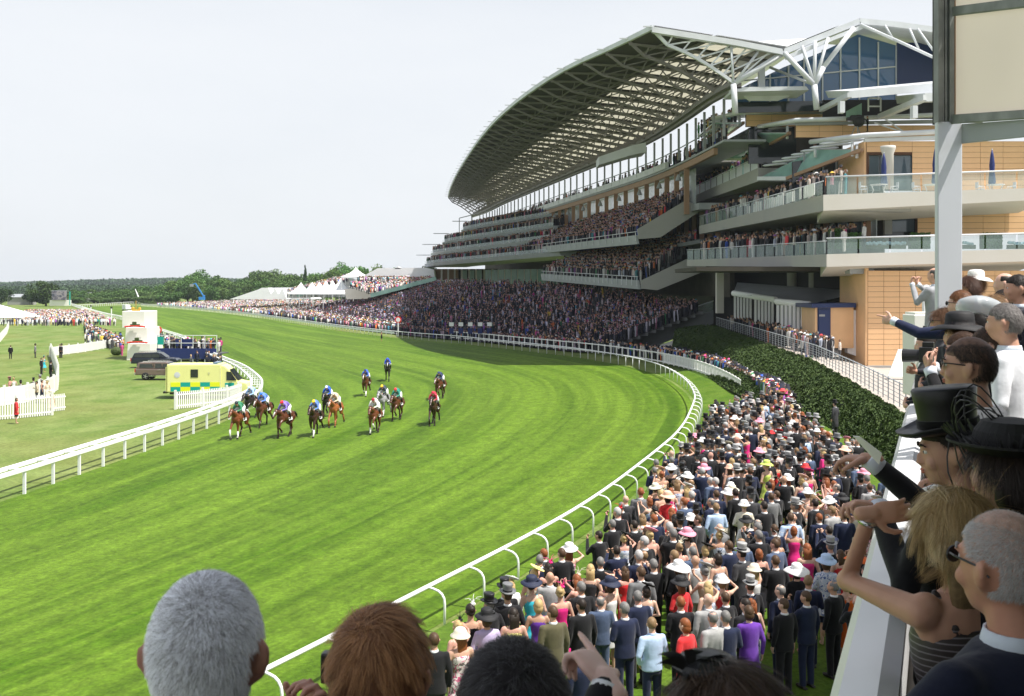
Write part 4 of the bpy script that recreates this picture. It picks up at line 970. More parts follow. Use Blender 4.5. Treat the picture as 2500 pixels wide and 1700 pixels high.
def make_figure(sex, armR, armL, outfit, head_yaw=0.0, head_pitch=0.0, hi=False, lean=0.0, stance=.1, head_roll=0.0, vx=.009):
    """returns dict of meshes in figure space (facing +Y, feet on z=0, 1.76 m tall)"""
    out = {}; f = sex == 'f'; sh = .165 if f else .19; vx = vx if hi else .017; ks = .92 if f else 1.0
    aR = ARMS[armR] if isinstance(armR, str) else armR; aL = ARMS[armL] if isinstance(armL, str) else armL
    H = Matrix.Translation((0, .012, 1.53)) @ Matrix.Rotation(-head_yaw, 4, 'Z') @ Matrix.Rotation(head_pitch, 4, 'X') @ Matrix.Rotation(head_roll, 4, 'Y') @ Matrix.Translation((0, .012, .105))
    out['H'] = H
    body = MB(); head_geo(body, H, hi); limb(body, [(0, -.015, 1.40), (0, -.008, 1.48), (0, .008, 1.56)], [.072*ks, .058*ks, .055*ks], 12)
    sleeves = outfit in ('suit', 'tails', 'shirt', 'coat')
    hands = MB()
    for s, a in ((1, aR), (-1, aL)):
        e, w, d, n, k = arm_pts(a, s); shp = Vector((s*sh, -.01, 1.405))
        hand_geo(hands if hi else body, w, d, n, s, k, ks)
        if not sleeves: limb(body, [shp-Vector((s*.02, 0, -.01)), shp, e, w], [.05, .052*ks, .040*ks, .026*ks]); ell(body, (shp.x-s*.012, shp.y, shp.z-.004), (.048, .05, .050))
        else: limb(body, [e.lerp(w, .6), w], [.03, .027*ks])
    if f or outfit == 'dress':
        loft(body, [(0, 0, 1.30, .15, .095), (0, -.005, 1.36, .165, .095), (0, -.008, 1.41, .15, .08), (0, -.01, 1.45, .085, .062)])
        loft(body, [(0, 0, .8, .14, .11), (0, 0, 1.0, .12, .09), (0, 0, 1.32, .14, .09)])
        for s in (-1, 1):
            limb(body, [(s*.08, 0, .9), (s*stance*.8, .0, .48), (s*stance*.8, -.015, .36), (s*stance*.8, -.01, .09)], [.085, .052, .05, .032]); ell(body, (s*stance*.8, .05, .05), (.036, .1, .032))
    else:
        loft(body, [(0, 0, .95, .15, .10), (0, 0, 1.2, .15, .10), (0, -.005, 1.38, .17, .09), (0, -.01, 1.44, .09, .065)])
        for s in (-1, 1): limb(body, [(s*.09, 0, .9), (s*stance, .01, .5), (s*stance, 0, .1)], [.075, .05, .035]); ell(body, (s*stance, .05, .05), (.035, .1, .03))
    bm_ = voxel(body, vx, 1 if hi else 2, 'body', .5 if hi else 1.0)
    out['body'] = join_meshes([bm_, voxel(hands, .0045, 2, 'hands', .45)], 'body', [M['skin']]) if hi else join_meshes([bm_], 'body', [M['skin']])
    g_ = MB(); t_ = MB(); xr = 0
    gv = vx+.002 if hi else .018
    if sleeves:
        hem = {'suit': .80, 'tails': .50, 'shirt': .86, 'coat': .62}[outfit]; fat = 1.0 if not f else .88
        if outfit == 'shirt': fat *= .97
        rings = [(0, 0, 1.47, .085*fat, .078), (0, -.008, 1.445, .135*fat, .095), (0, -.008, 1.41, .192*fat, .115), (0, -.002, 1.32, .205*fat, .132), (0, 0, 1.2, .192*fat, .135), (0, .0, 1.08, .178*fat, .130), (0, 0, .96, .190*fat, .137), (0, 0, max(.82, hem), .203*fat, .140)]
        if outfit == 'tails': rings += [(0, -.055, .70, .175, .095), (0, -.07, hem, .155, .072)]
        if outfit == 'coat': rings += [(0, 0, .62, .225, .165)]
        loft(g_, rings, 20)
        for s, a in ((1, aR), (-1, aL)):
            e, w, d, n, k = arm_pts(a, s); shp = Vector((s*sh, -.01, 1.395)); e_ = e; limb(g_, [Vector((s*.10, -.01, 1.40)), shp, shp.lerp(e_, .5), e_, e_.lerp(w, .5), w-(w-e_).normalized()*.015], [.066, .068*fat, .062*fat, .052*fat, .046*fat, .037*fat], 12)
            if outfit in ('suit', 'tails'):
                c_ = MB(); dd = (w-e_).normalized(); c_.tube([w-dd*.03, w+dd*.012], [.034, .034], 12); out.setdefault('cuff', []).append(c_)
        nm = {'suit': 'jacket', 'tails': 'tailcoat', 'shirt': 'shirt', 'coat': 'coat'}[outfit]
        m_ = voxel(g_, gv, 4, nm, .5 if hi else 1.0); out['garment'] = (nm, join_meshes([m_], nm, [M['cloth']]))
        if outfit in ('suit', 'tails', 'shirt'):
            c_ = MB(); c_.rev([(.074, 1.43), (.072, 1.475), (.066, 1.497), (.060, 1.497), (.058, 1.44)], 16, (0, -.006, 0), 1, 1.02); out['collar'] = c_.mesh('shirt_collar', M['cloth'], smooth=True)
        if outfit in ('suit', 'tails'):
            j_ = MB(); [j_.add(c.v, c.f) for c in out.pop('cuff')[:1]]
        out.pop('cuff', None)
        if not f:
            loft(t_, [(0, 0, .97, .165, .12), (0, 0, .88, .175, .128), (0, 0, .80, .17, .12)])
            for s in (-1, 1): limb(t_, [(s*.09, 0, .86), (s*stance, .01, .50), (s*stance, -.005, .12)], [.094, .074, .062]); t_.tube([(s*stance, -.005, .14), (s*stance, 0, .06)], [.062, .066], 10)
            out['trousers'] = join_meshes([voxel(t_, gv+.003, 2, 'trousers')], 'trousers', [M['cloth']])
            s_ = MB()
            for s in (-1, 1): ell(s_, (s*stance, .045, .045), (.044, .125, .042))
            sh_ = MB(); ell(sh_, (0, .045, .042), (.044, .125, .042)); sh_.box((0, -.06, .02), (.06, .06, .04)); out['shoe'] = (sh_.mesh('shoe', M['leather'], smooth=True), stance)
        else:
            loft(t_, [(0, 0, .95, .15, .11), (0, 0, .85, .17, .125), (0, 0, .65, .175, .13), (0, 0, .48, .16, .12)]); out['trousers'] = join_meshes([voxel(t_, gv, 3, 'skirt')], 'skirt', [M['cloth']])
    else:
        fl = {'dress': (.19, .15), 'flared': (.30, .26), 'pencil': (.165, .12)}[outfit]
        loft(g_, [(0, .005, 1.375, .150, .102), (0, .008, 1.31, .158, .122), (0, .01, 1.24, .148, .118), (0, 0, 1.12, .122, .095), (0, 0, 1.05, .132, .10), (0, 0, .92, .172, .132), (0, 0, .82, .18, .14), (0, 0, .48, fl[0], fl[1])], 20)
        for s in (-1, 1): g_.tube([(s*.095, .06, 1.36), (s*.10, .0, 1.452), (s*.095, -.075, 1.36)], .018, 6)
        m_ = voxel(g_, gv, 2, 'dress'); out['garment'] = ('dress', join_meshes([m_], 'dress', [M['satin']]))
    return out

STR_MAT = bpy.data.materials.new('hair_strands'); STR_MAT.use_nodes = True
def _st():
    nt = STR_MAT.node_tree; b = nt.nodes['Principled BSDF']; l = nt.links.new; oi = nt.nodes.new('ShaderNodeObjectInfo'); ge = nt.nodes.new('ShaderNodeNewGeometry')
    mr = nt.nodes.new('ShaderNodeMapRange'); mr.inputs[3].default_value = .68; mr.inputs[4].default_value = 1.32; l(ge.outputs['Random Per Island'], mr.inputs[0])
    mx = nt.nodes.new('ShaderNodeMix'); mx.data_type = 'RGBA'; mx.blend_type = 'MULTIPLY'; mx.inputs[0].default_value = 1; l(oi.outputs['Color'], mx.inputs[6]); l(mr.outputs[0], mx.inputs[7])
    l(mx.outputs[2], b.inputs['Base Color']); b.inputs['Roughness'].default_value = .5; b.inputs['Specular IOR Level'].default_value = .35
_st()
def strands(H, n, length, region, width=.0013, lift=.35, flow=(0, -.3, -1), jitter=.35, seg=4, gravity=.6, seed=1, whorl=None, curl=0.0, r=(.085, .104, .113), clump=0, cw=.7):
    g_ = np.random.default_rng(seed); pts = []
    while len(pts) < n:
        v = g_.normal(size=(n*2, 3)); v /= np.linalg.norm(v, axis=1)[:, None]; v = v[[region(*q) for q in v]]; pts += list(v)
    v = np.array(pts[:n]); root = v*np.array(r)*.985+np.array([0, -.006, .008]); nr = v/np.array(r)**1; nr /= np.linalg.norm(nr, axis=1)[:, None]
    fl = np.tile(np.array(flow, float), (n, 1))
    if whorl is not None:
        fl = v-np.array(whorl); fl += .25*np.cross(v, np.array(whorl))
    fl += g_.normal(size=(n, 3))*jitter; fl -= nr*np.sum(fl*nr, axis=1)[:, None]; fl /= np.linalg.norm(fl, axis=1)[:, None]+1e-9
    L_ = length*g_.uniform(.6, 1.15, n)[:, None]; p = root.copy(); d = nr*lift+fl; d /= np.linalg.norm(d, axis=1)[:, None]; side = np.cross(d, nr+.3*g_.normal(size=(n, 3))); side /= np.linalg.norm(side, axis=1)[:, None]+1e-9
    rowsL = []; PC = []; gid = None
    if clump:
        gi = g_.choice(n, clump, replace=False); gid = np.zeros(n, dtype=int)
        for c0 in range(0, n, 4000): dd_ = ((root[c0:c0+4000, None]-root[gi][None])**2).sum(2); gid[c0:c0+4000] = gi[dd_.argmin(1)]
    ph = g_.uniform(0, 6.28, n)[:, None]
    for k in range(seg+1):
        w = width*(1-.8*k/seg); q_ = p if gid is None else p+(p[gid]-p)*(cw*(k/seg)**1.1); rowsL.append(q_-side*w/2); rowsL.append(q_+side*w/2)
        if curl: d = d+side*np.sin((ph if gid is None else ph[gid])+k*1.5)*curl
        d = d+np.array([0, 0, -1])*gravity*(k+1)/seg*.5; d /= np.linalg.norm(d, axis=1)[:, None]; p = p+d*L_/seg
        # keep strands outside the skull
        q = (p-np.array([0, -.006, .008]))/np.array(r); rad = np.linalg.norm(q, axis=1); m_ = rad < 1.0; p[m_] = (q[m_]/rad[m_][:, None])*np.array(r)*1.01+np.array([0, -.006, .008])
    V = np.stack(rowsL, 1).reshape(-1, 3); Hn = np.array(H); V = V@Hn[:3, :3].T+Hn[:3, 3]; m = 2*(seg+1)
    base = (np.arange(n)*m)[:, None, None]; fpat = np.array([[2*k, 2*k+1, 2*k+3, 2*k+2] for k in range(seg)])[None]; FC = (base+fpat).reshape(-1)
    me = bpy.data.meshes.new('hair_strands'); me.vertices.add(len(V)); me.vertices.foreach_set('co', V.ravel()); me.loops.add(len(FC)); me.loops.foreach_set('vertex_index', FC)
    me.polygons.add(n*seg); me.polygons.foreach_set('loop_start', np.arange(n*seg)*4); me.polygons.foreach_set('loop_total', np.full(n*seg, 4)); me.materials.append(STR_MAT); me.update(calc_edges=True); return me

# ---------------------------------------------------------------- small figures for the far crowds (joined, past counting)
def _tmpl(hat):
    vs = []; fs = []; part = []
    def rings(rs, n, p):
        b = len(vs)
        for cx, cy, z, rx, ry in rs:
            for k in range(n): t = 2*math.pi*(k+.5)/n; vs.append((cx+rx*math.cos(t), cy+ry*math.sin(t), z)); part.append(p)
        for i in range(len(rs)-1):
            for k in range(n): fs.append((b+i*n+k, b+i*n+(k+1) % n, b+(i+1)*n+(k+1) % n, b+(i+1)*n+k))
        return b
    rings([(0, 0, .0, .12, .09), (0, 0, .82, .16, .12)], 5, 1)
    rings([(0, 0, .80, .18, .13), (0, 0, 1.2, .20, .13), (0, 0, 1.42, .21, .11), (0, 0, 1.49, .05, .05)], 6, 0)
    rings([(0, .01, 1.47, .045, .05), (0, .015, 1.56, .075, .085), (0, .01, 1.66, .08, .095), (0, .0, 1.74, .05, .06), (0, 0, 1.76, .0, .0)], 6, 2)
    rings([(0, -.02, 1.62, .086, .09), (0, -.02, 1.70, .085, .09), (0, -.01, 1.775, .03, .04)], 6, 3)
    for s in (-1, 1): rings([(s*.24, .05, .88, .035, .035), (s*.25, -.0, 1.15, .045, .045), (s*.2, 0, 1.42, .06, .06)], 4, 0)
    if hat == 1: rings([(0, 0, 1.70, .15, .17), (0, 0, 1.72, .095, .11), (0, 0, 1.88, .10, .115), (0, 0, 1.885, .0, .0)], 8, 4)
    if hat == 2: rings([(0, 0, 1.68, .21, .22), (0, 0, 1.72, .11, .12), (0, 0, 1.80, .08, .09), (0, 0, 1.81, .0, .0)], 8, 4)
    return np.array(vs), np.array(fs), np.array(part)
def _lite(hat):
    vs = []; fs = []; part = []
    def rings(rs, n, p):
        b = len(vs)
        for cx, cy, z, rx, ry in rs:
            for k in range(n): t = 2*math.pi*(k+.5)/n; vs.append((cx+rx*math.cos(t), cy+ry*math.sin(t), z)); part.append(p)
        for i in range(len(rs)-1):
            for k in range(n): fs.append((b+i*n+k, b+i*n+(k+1) % n, b+(i+1)*n+(k+1) % n, b+(i+1)*n+k))
    rings([(0, 0, .0, .12, .09), (0, 0, .84, .19, .13)], 4, 1); rings([(0, 0, .82, .22, .14), (0, 0, 1.40, .25, .13), (0, 0, 1.50, .05, .05)], 5, 0)
    rings([(0, .02, 1.46, .05, .06), (0, .02, 1.60, .085, .10), (0, .01, 1.70, .07, .08)], 5, 2); rings([(0, -.02, 1.62, .09, .10), (0, -.01, 1.72, .085, .09), (0, 0, 1.77, 0, 0)], 5, 3)
    if hat == 1: rings([(0, 0, 1.70, .15, .17), (0, 0, 1.72, .10, .11), (0, 0, 1.88, .10, .11), (0, 0, 1.885, .0, .0)], 6, 4)
    if hat == 2: rings([(0, 0, 1.69, .21, .22), (0, 0, 1.80, .09, .09), (0, 0, 1.81, .0, .0)], 7, 4)
    return np.array(vs), np.array(fs), np.array(part)
TMPL = [_tmpl(0), _tmpl(1), _tmpl(2)]; LITE = [_lite(0), _lite(1), _lite(2)]
DARKS = [(.012, .012, .016), (.02, .022, .035), (.03, .03, .034), (.015, .02, .045), (.06, .06, .065), (.11, .11, .12)]
LIGHTS = [(.75, .73, .7), (.62, .6, .58), (.7, .62, .55), (.72, .58, .56), (.55, .6, .72), (.8, .8, .8)]
BRIGHTS = [(.65, .06, .07), (.7, .1, .3), (.75, .32, .42), (.05, .12, .5), (.1, .4, .45), (.8, .55, .08), (.3, .1, .4), (.08, .3, .12), (.75, .2, .05)]
SKINS = [(.55, .33, .24), (.62, .40, .30), (.48, .28, .19), (.58, .32, .25)]
HAIRS = [(.035, .02, .012), (.10, .055, .025), (.02, .015, .012), (.30, .19, .08), (.25, .24, .23), (.16, .06, .025), (.42, .30, .14)]
def crowd(name, label, pos, heading, mix=(.62, .24, .14), hats=(.6, .2, .2), spread=.4, parent=None, seed=3, cat='crowd', size=1.0, tone=1.0):  # tone darkens clothes and skin of shaded crowds, shade put into the colour
    g_ = np.random.default_rng(seed); pos = np.array(pos, float); n = len(pos); typ = g_.choice(3, n, p=hats); V = []; Fq = []; C = []; off = 0
    hd = heading if hasattr(heading, '__len__') else np.full(n, heading)
    D, Li, Br, Sk, Ha = (np.array(a) for a in (DARKS, LIGHTS, BRIGHTS, SKINS, HAIRS))
    for t in range(3):
        ix = np.where(typ == t)[0]
        if not len(ix): continue
        tv, tf, tp = (LITE if n > 400 and name not in ('fence_crowd', 'side_balcony_crowd') else TMPL)[t]; k = len(ix); a = hd[ix]+g_.normal(size=k)*spread; s = g_.uniform(.92, 1.06, k)*size; cs, sn = np.cos(a), np.sin(a)
        X = tv[None, :, 0]*s[:, None]; Y = tv[None, :, 1]*s[:, None]; Z = tv[None, :, 2]*s[:, None]
        P3 = np.stack([X*cs[:, None]-Y*sn[:, None]+pos[ix, 0][:, None], X*sn[:, None]+Y*cs[:, None]+pos[ix, 1][:, None], Z+pos[ix, 2][:, None]], 2)
        V.append(P3.reshape(-1, 3)); Fq.append((tf[None]+(np.arange(k)*len(tv))[:, None, None]).reshape(-1)+off); off += k*len(tv)
        kind = g_.choice(3, k, p=mix if t == 0 else ((.85, .1, .05) if t == 1 else (.2, .45, .35))); u = g_.uniform(.8, 1.2, (k, 1))
        cl = np.where((kind == 0)[:, None], D[g_.integers(len(D), size=k)], np.where((kind == 1)[:, None], Li[g_.integers(len(Li), size=k)], Br[g_.integers(len(Br), size=k)]))*u
        low = np.where((g_.random(k) < .5)[:, None], cl, D[g_.integers(len(D), size=k)]); sk = Sk[g_.integers(len(Sk), size=k)]*u; ha = Ha[g_.integers(len(Ha), size=k)]
        hatc = D[g_.integers(4, size=k)] if t == 1 else np.where((g_.random(k) < .6)[:, None], Li[g_.integers(len(Li), size=k)], Br[g_.integers(len(Br), size=k)])
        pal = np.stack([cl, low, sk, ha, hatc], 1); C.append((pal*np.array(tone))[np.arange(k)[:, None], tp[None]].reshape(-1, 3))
    V = np.concatenate(V); Fq = np.concatenate(Fq); C = np.concatenate(C); me = bpy.data.meshes.new(name)
    me.vertices.add(len(V)); me.vertices.foreach_set('co', V.ravel()); me.loops.add(len(Fq)); me.loops.foreach_set('vertex_index', Fq); nf = len(Fq)//4
    me.polygons.add(nf); me.polygons.foreach_set('loop_start', np.arange(nf)*4); me.polygons.foreach_set('loop_total', np.full(nf, 4)); me.materials.append(M['crowd'])
    at = me.color_attributes.new('Col', 'FLOAT_COLOR', 'POINT'); at.data.foreach_set('color', np.concatenate([C, np.ones((len(C), 1))], 1).astype(np.float32).ravel()); me.update(calc_edges=True)
    o = link_mesh(name, me); tag(o, label, cat, kind='stuff'); return o
# ================================================================ FAR CROWDS
def scatter(n, f, seed): g_ = np.random.default_rng(seed); return [f(g_.random(), g_.random(), g_) for _ in range(n)]
def terr_pos(u, v, g_):
    y = 144+(318-144)*(u**.9); t = v; k = math.floor(t*32)/32; p = terr_pt(y, k+.02); return (p[0]+g_.normal()*.08, p[1], p[2] if k > .18 else .05)
crowd('terrace_crowd', 'dense dark-suited crowd standing on the shaded stepped terrace in front of the grandstand', scatter(8200, terr_pos, 5)+[terr_pt(143.3+rng.random()**1.6*12, .30+.69*rng.random()) for _ in range(520)], R(70), mix=(.80, .12, .08), hats=(.80, .13, .07), seed=8, tone=(.56, .53, .68))  # dark clothes mix and bluish tone carry the terrace's shade in the colours
def row_pos(rows, lo, hi):
    def f(u, v, g_):
        k = int(v*len(rows)*.999); t = u*(len(rows[0])-1); j = int(t); p = lerp(rows[k][j], rows[k][min(j+1, len(rows[0])-1)], t-j); q = B(*p)
        nx_ = rows[min(k, len(rows)-1)]; return (q[0]+.35+g_.normal()*.1, q[1], q[2])
    return f
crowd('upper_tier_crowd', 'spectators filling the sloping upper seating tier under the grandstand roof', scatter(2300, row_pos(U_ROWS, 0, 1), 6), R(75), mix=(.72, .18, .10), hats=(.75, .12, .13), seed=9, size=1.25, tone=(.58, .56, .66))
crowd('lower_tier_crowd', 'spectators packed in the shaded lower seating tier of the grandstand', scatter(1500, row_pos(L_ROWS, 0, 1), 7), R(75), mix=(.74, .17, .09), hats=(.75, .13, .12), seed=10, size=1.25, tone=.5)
dk = []
for fr in DK:
    f = [B(*p) for p in fr]
    for _ in range(330):
        t = rng.random()*(len(f)-1.01); j = int(t); p = lerp(f[j], f[j+1], t-j); dk.append((p[0]+rng.choice([.3, 1.0, 1.8]), p[1], p[2]))
for _ in range(240):
    y = 97+rng.random()*155; p = B(nx(y)+1.9, y, 23.1); dk.append(p)
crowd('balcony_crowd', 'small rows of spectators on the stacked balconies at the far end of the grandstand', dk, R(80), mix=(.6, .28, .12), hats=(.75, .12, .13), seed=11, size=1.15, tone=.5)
sb = []
def side_row(x0, y0, Y0, x1, y1, Y1, n, depth, rows=3):
    for _ in range(n):
        t = rng.random(); p = PB(x0+(x1-x0)*t, y0+(y1-y0)*t, Y0+(Y1-Y0)*t); d = rng.choice(range(rows))*depth/rows; sb.append((p[0]+.35+d, p[1]+rng.uniform(-.2, .2), p[2]+d*.16))
side_row(1682, 635, 104, 2012, 621, 79.5, 190, 5, 6); side_row(1712, 552, 112, 2006, 477, 80, 120, 2.4, 3)
side_row(1674, 488, 128, 1850, 410, 98.5, 95, 2.4, 3); side_row(1666, 415, 132, 1748, 372, 112, 60, 2, 3); side_row(1700, 340, 122, 1790, 305, 104, 40, 1.5, 2)
side_row(2020, 478, 79.6, 2060, 476, 80.5, 8, 1, 1)
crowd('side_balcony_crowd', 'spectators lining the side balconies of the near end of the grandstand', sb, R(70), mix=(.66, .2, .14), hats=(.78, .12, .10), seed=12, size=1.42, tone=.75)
# far end of the lawn strip beside the white post fence
ls = []
for _ in range(620):
    y = 55+rng.random()**1.1*70; x0 = interp(offset(OUTS, 4.8), y); x1 = interp([(p[0], p[1]) for p in HB], y) if y < 130 else x0+3; w_ = min(8.5 if y < 80 else 5.5, max(1.0, x1-x0-1.6))
    ls.append((x0+.3+rng.random()**1.6*w_, y, lawn_z(y)))
for _ in range(170):
    y = 104+rng.random()*60; ls.append((interp(offset(OUTS, 4.9), y)+rng.random()*1.6, y, .3))
crowd('fence_crowd', 'racegoers leaning along the white post and rail fence round the bend', ls, R(70), mix=(.55, .25, .20), hats=(.5, .3, .2), seed=13)
tr_ = []
for _ in range(150):
    s = rng.random(); p = T_[int(8+s*22)]; tr_.append((p[0]+.7+rng.random()*2.2, p[1], p[2]-.05))
for _ in range(14): tr_.append((25.5+rng.random()*3.0, 88+rng.random()*4, 3.0))
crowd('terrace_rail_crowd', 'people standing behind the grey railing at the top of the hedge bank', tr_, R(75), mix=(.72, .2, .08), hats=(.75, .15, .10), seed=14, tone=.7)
# sunlit crowd along the straight
def far_pos(u, v, g_):
    y = 205+(480-205)*(u**1.25); x = interp(OUTS, y)+5+v*(30+.10*(y-205)); return (x, y, .1+v*2.2)
crowd('straight_crowd', 'huge sunlit crowd massed along the far straight beyond the shade of the stand', scatter(9500, far_pos, 15), R(60), mix=(.22, .60, .18), hats=(.72, .08, .20), seed=16)
def inf_pos(u, v, g_):
    py = 768+v*v*28; px = 60+u*(150+(py-768)*3.0)
    return G(px, py, 0)
crowd('infield_crowd', 'crowd of pale-dressed racegoers in the infield enclosure behind the white tower', scatter(1500, inf_pos, 17), R(-60), mix=(.25, .60, .15), hats=(.8, .05, .15), seed=18, spread=1.2)
def inf2(u, v, g_):
    s = u; px = 205+95*s; py = 800+50*s+v*20; return G(px, py, 0)
crowd('infield_rail_crowd', 'people crowding the corner of the infield enclosure left of the tower', scatter(260, inf2, 19)+[G(205+rng.random()*90, 838+rng.random()*6, 0) for _ in range(26)]+[G(rng.random()*62, 770+rng.random()*26, 0) for _ in range(90)], R(-60), mix=(.5, .4, .1), hats=(.7, .15, .15), seed=20, spread=1.2)

# ================================================================ LAWN CROWD: INDIVIDUALS
FIG = {}
SPEC = [('m', 'down', 'down', 'suit'), ('m', 'phone', 'phone', 'suit'), ('m', 'clasp', 'clasp', 'suit'), ('m', 'bent', 'down', 'suit'), ('m', 'pocket', 'bent', 'tails'), ('m', 'down', 'down', 'tails'),
        ('m', 'clasp', 'clasp', 'tails'), ('m', 'bent', 'pocket', 'shirt'), ('m', 'down', 'phone', 'suit'), ('m', 'point', 'down', 'suit'),
        ('f', 'down', 'bent', 'dress'), ('f', 'phone', 'phone', 'pencil'), ('f', 'clasp', 'clasp', 'flared'), ('f', 'shade', 'down', 'dress'), ('f', 'down', 'clasp', 'coat'), ('f', 'bent', 'down', 'flared')]
for k, (sx, a, b_, of) in enumerate(SPEC):
    FIG[k] = make_figure(sx, a, b_, of, head_yaw=(-.25, .2, 0, .35)[k % 4], head_pitch=.05)
HAIRM = {}
def hair_for(k, style):
    if (k, style) not in HAIRM: HAIRM[(k, style)] = cap_geo(FIG[k]['H'], style).mesh('hair', M['hair'], smooth=True)
    return HAIRM[(k, style)]
HATM = {}
def hat_for(k, kind, v=0):
    key = (k, kind, v)
    if key not in HATM:
        mt = {'top_hat': 'silk_hat'}.get(kind, 'straw'); me = hat_geo(FIG[k]['H'], kind, v+1).mesh(kind, M[mt], smooth=kind != 'fascinator')
        HATM[key] = me
    return HATM[key]
bandM = {}
def band_for(k):
    if k not in bandM: t = MB(); t.rev([(.0915, .083), (.0925, .083), (.0935, .112), (.0925, .112)], 20, (0, -.006, 0), .92, 1.12); xf_mb(t, FIG[k]['H']); bandM[k] = t.mesh('hat_band', M['cloth'], smooth=True)
    return bandM[k]
CN = {'black': (.012, .012, .014), 'navy': (.014, .02, .05), 'dark grey': (.045, .045, .05), 'grey': (.16, .165, .17), 'light grey': (.34, .34, .34), 'brown': (.07, .05, .035), 'slate blue': (.07, .10, .17),
      'white': (.74, .74, .73), 'pale blue': (.42, .55, .75), 'pink': (.78, .30, .40), 'hot pink': (.72, .03, .22), 'red': (.60, .03, .035), 'orange': (.80, .14, .02), 'purple': (.13, .04, .33), 'yellow': (.78, .68, .25),
      'cream': (.70, .65, .52), 'turquoise': (.05, .48, .60), 'royal blue': (.03, .06, .42), 'lime': (.55, .68, .14), 'peach': (.78, .48, .35), 'beige': (.50, .42, .31), 'green': (.04, .22, .10), 'olive': (.10, .09, .05), 'lilac': (.48, .40, .62)}
HN = {'dark': (.022, .015, .011), 'brown': (.075, .042, .022), 'grey': (.17, .165, .16), 'white': (.42, .41, .40), 'blonde': (.46, .33, .15), 'ginger': (.24, .075, .025), 'sandy': (.22, .14, .07)}
PEOPLE = []
def dec(me, ratio):
    o = bpy.data.objects.new('tmp', me); m = o.modifiers.new('d', 'DECIMATE'); m.ratio = ratio; return evaluated(o)
_lod = {}
def lod(me, ratio):
    if me.name not in _lod:
        d = dec(me, ratio); v = np.zeros(len(d.vertices)*3); d.vertices.foreach_get('co', v); l_ = np.zeros(len(d.loops), dtype=np.int64); d.loops.foreach_get('vertex_index', l_); t = np.zeros(len(d.polygons), dtype=np.int64); d.polygons.foreach_get('loop_total', t); _lod[me.name] = (v.reshape(-1, 3), l_, t); bpy.data.meshes.remove(d)
    return _lod[me.name]
LOD_SET = []
def mass_person(k, x, y, z, heading, col, hair, style, hat=None, hatcol=None, mat2=None, low=None, skin=None, scale=1.0, v=0, **kw):
    f = FIG[k]; items = [(f['body'], .12, rng.choice(SKINS)), (f['garment'][1], .09, CN[col] if not mat2 else (.6, .5, .48))]
    if 'trousers' in f: items.append((f['trousers'], .08, CN[low] if low else (CN[col] if f['garment'][0] == 'jacket' else CN['dark grey'])))
    if 'collar' in f: items.append((f['collar'], .5, (.75, .76, .78)))
    if style: items.append((hair_for(k, style), .6, HN[hair]))
    if hat: items.append((hat_for(k, hat, v % 3), .7, CN[hatcol]))
    c, s = math.cos(heading)*scale, math.sin(heading)*scale; Mx = np.array([[c, s, 0], [-s, c, 0], [0, 0, scale]])
    for me_, r_, cc in items: V_, L_, T_c = lod(me_, r_); LOD_SET.append((V_@Mx+np.array([x, y, z]), L_, T_c, cc))
def flush_mass(name, label):
    Vs, Ls, Ts, Cs = [], [], [], []; off = 0
    for V_, L_, T_c, cc in LOD_SET: Vs.append(V_); Ls.append(L_+off); Ts.append(T_c); Cs.append(np.tile((*cc, 1.0), (len(V_), 1))); off += len(V_)
    V_ = np.concatenate(Vs); L_ = np.concatenate(Ls); T_c = np.concatenate(Ts); me = bpy.data.meshes.new(name); me.vertices.add(len(V_)); me.vertices.foreach_set('co', V_.ravel()); me.loops.add(len(L_)); me.loops.foreach_set('vertex_index', L_)
    me.polygons.add(len(T_c)); me.polygons.foreach_set('loop_start', np.concatenate([[0], np.cumsum(T_c)[:-1]])); me.polygons.foreach_set('loop_total', T_c); me.materials.append(M['crowd']); at = me.color_attributes.new('Col', 'FLOAT_COLOR', 'POINT'); at.data.foreach_set('color', np.concatenate(Cs).astype(np.float32).ravel()); me.update(calc_edges=True); me.polygons.foreach_set('use_smooth', [True]*len(T_c)); tag(link_mesh(name, me), label, 'crowd', kind='stuff')
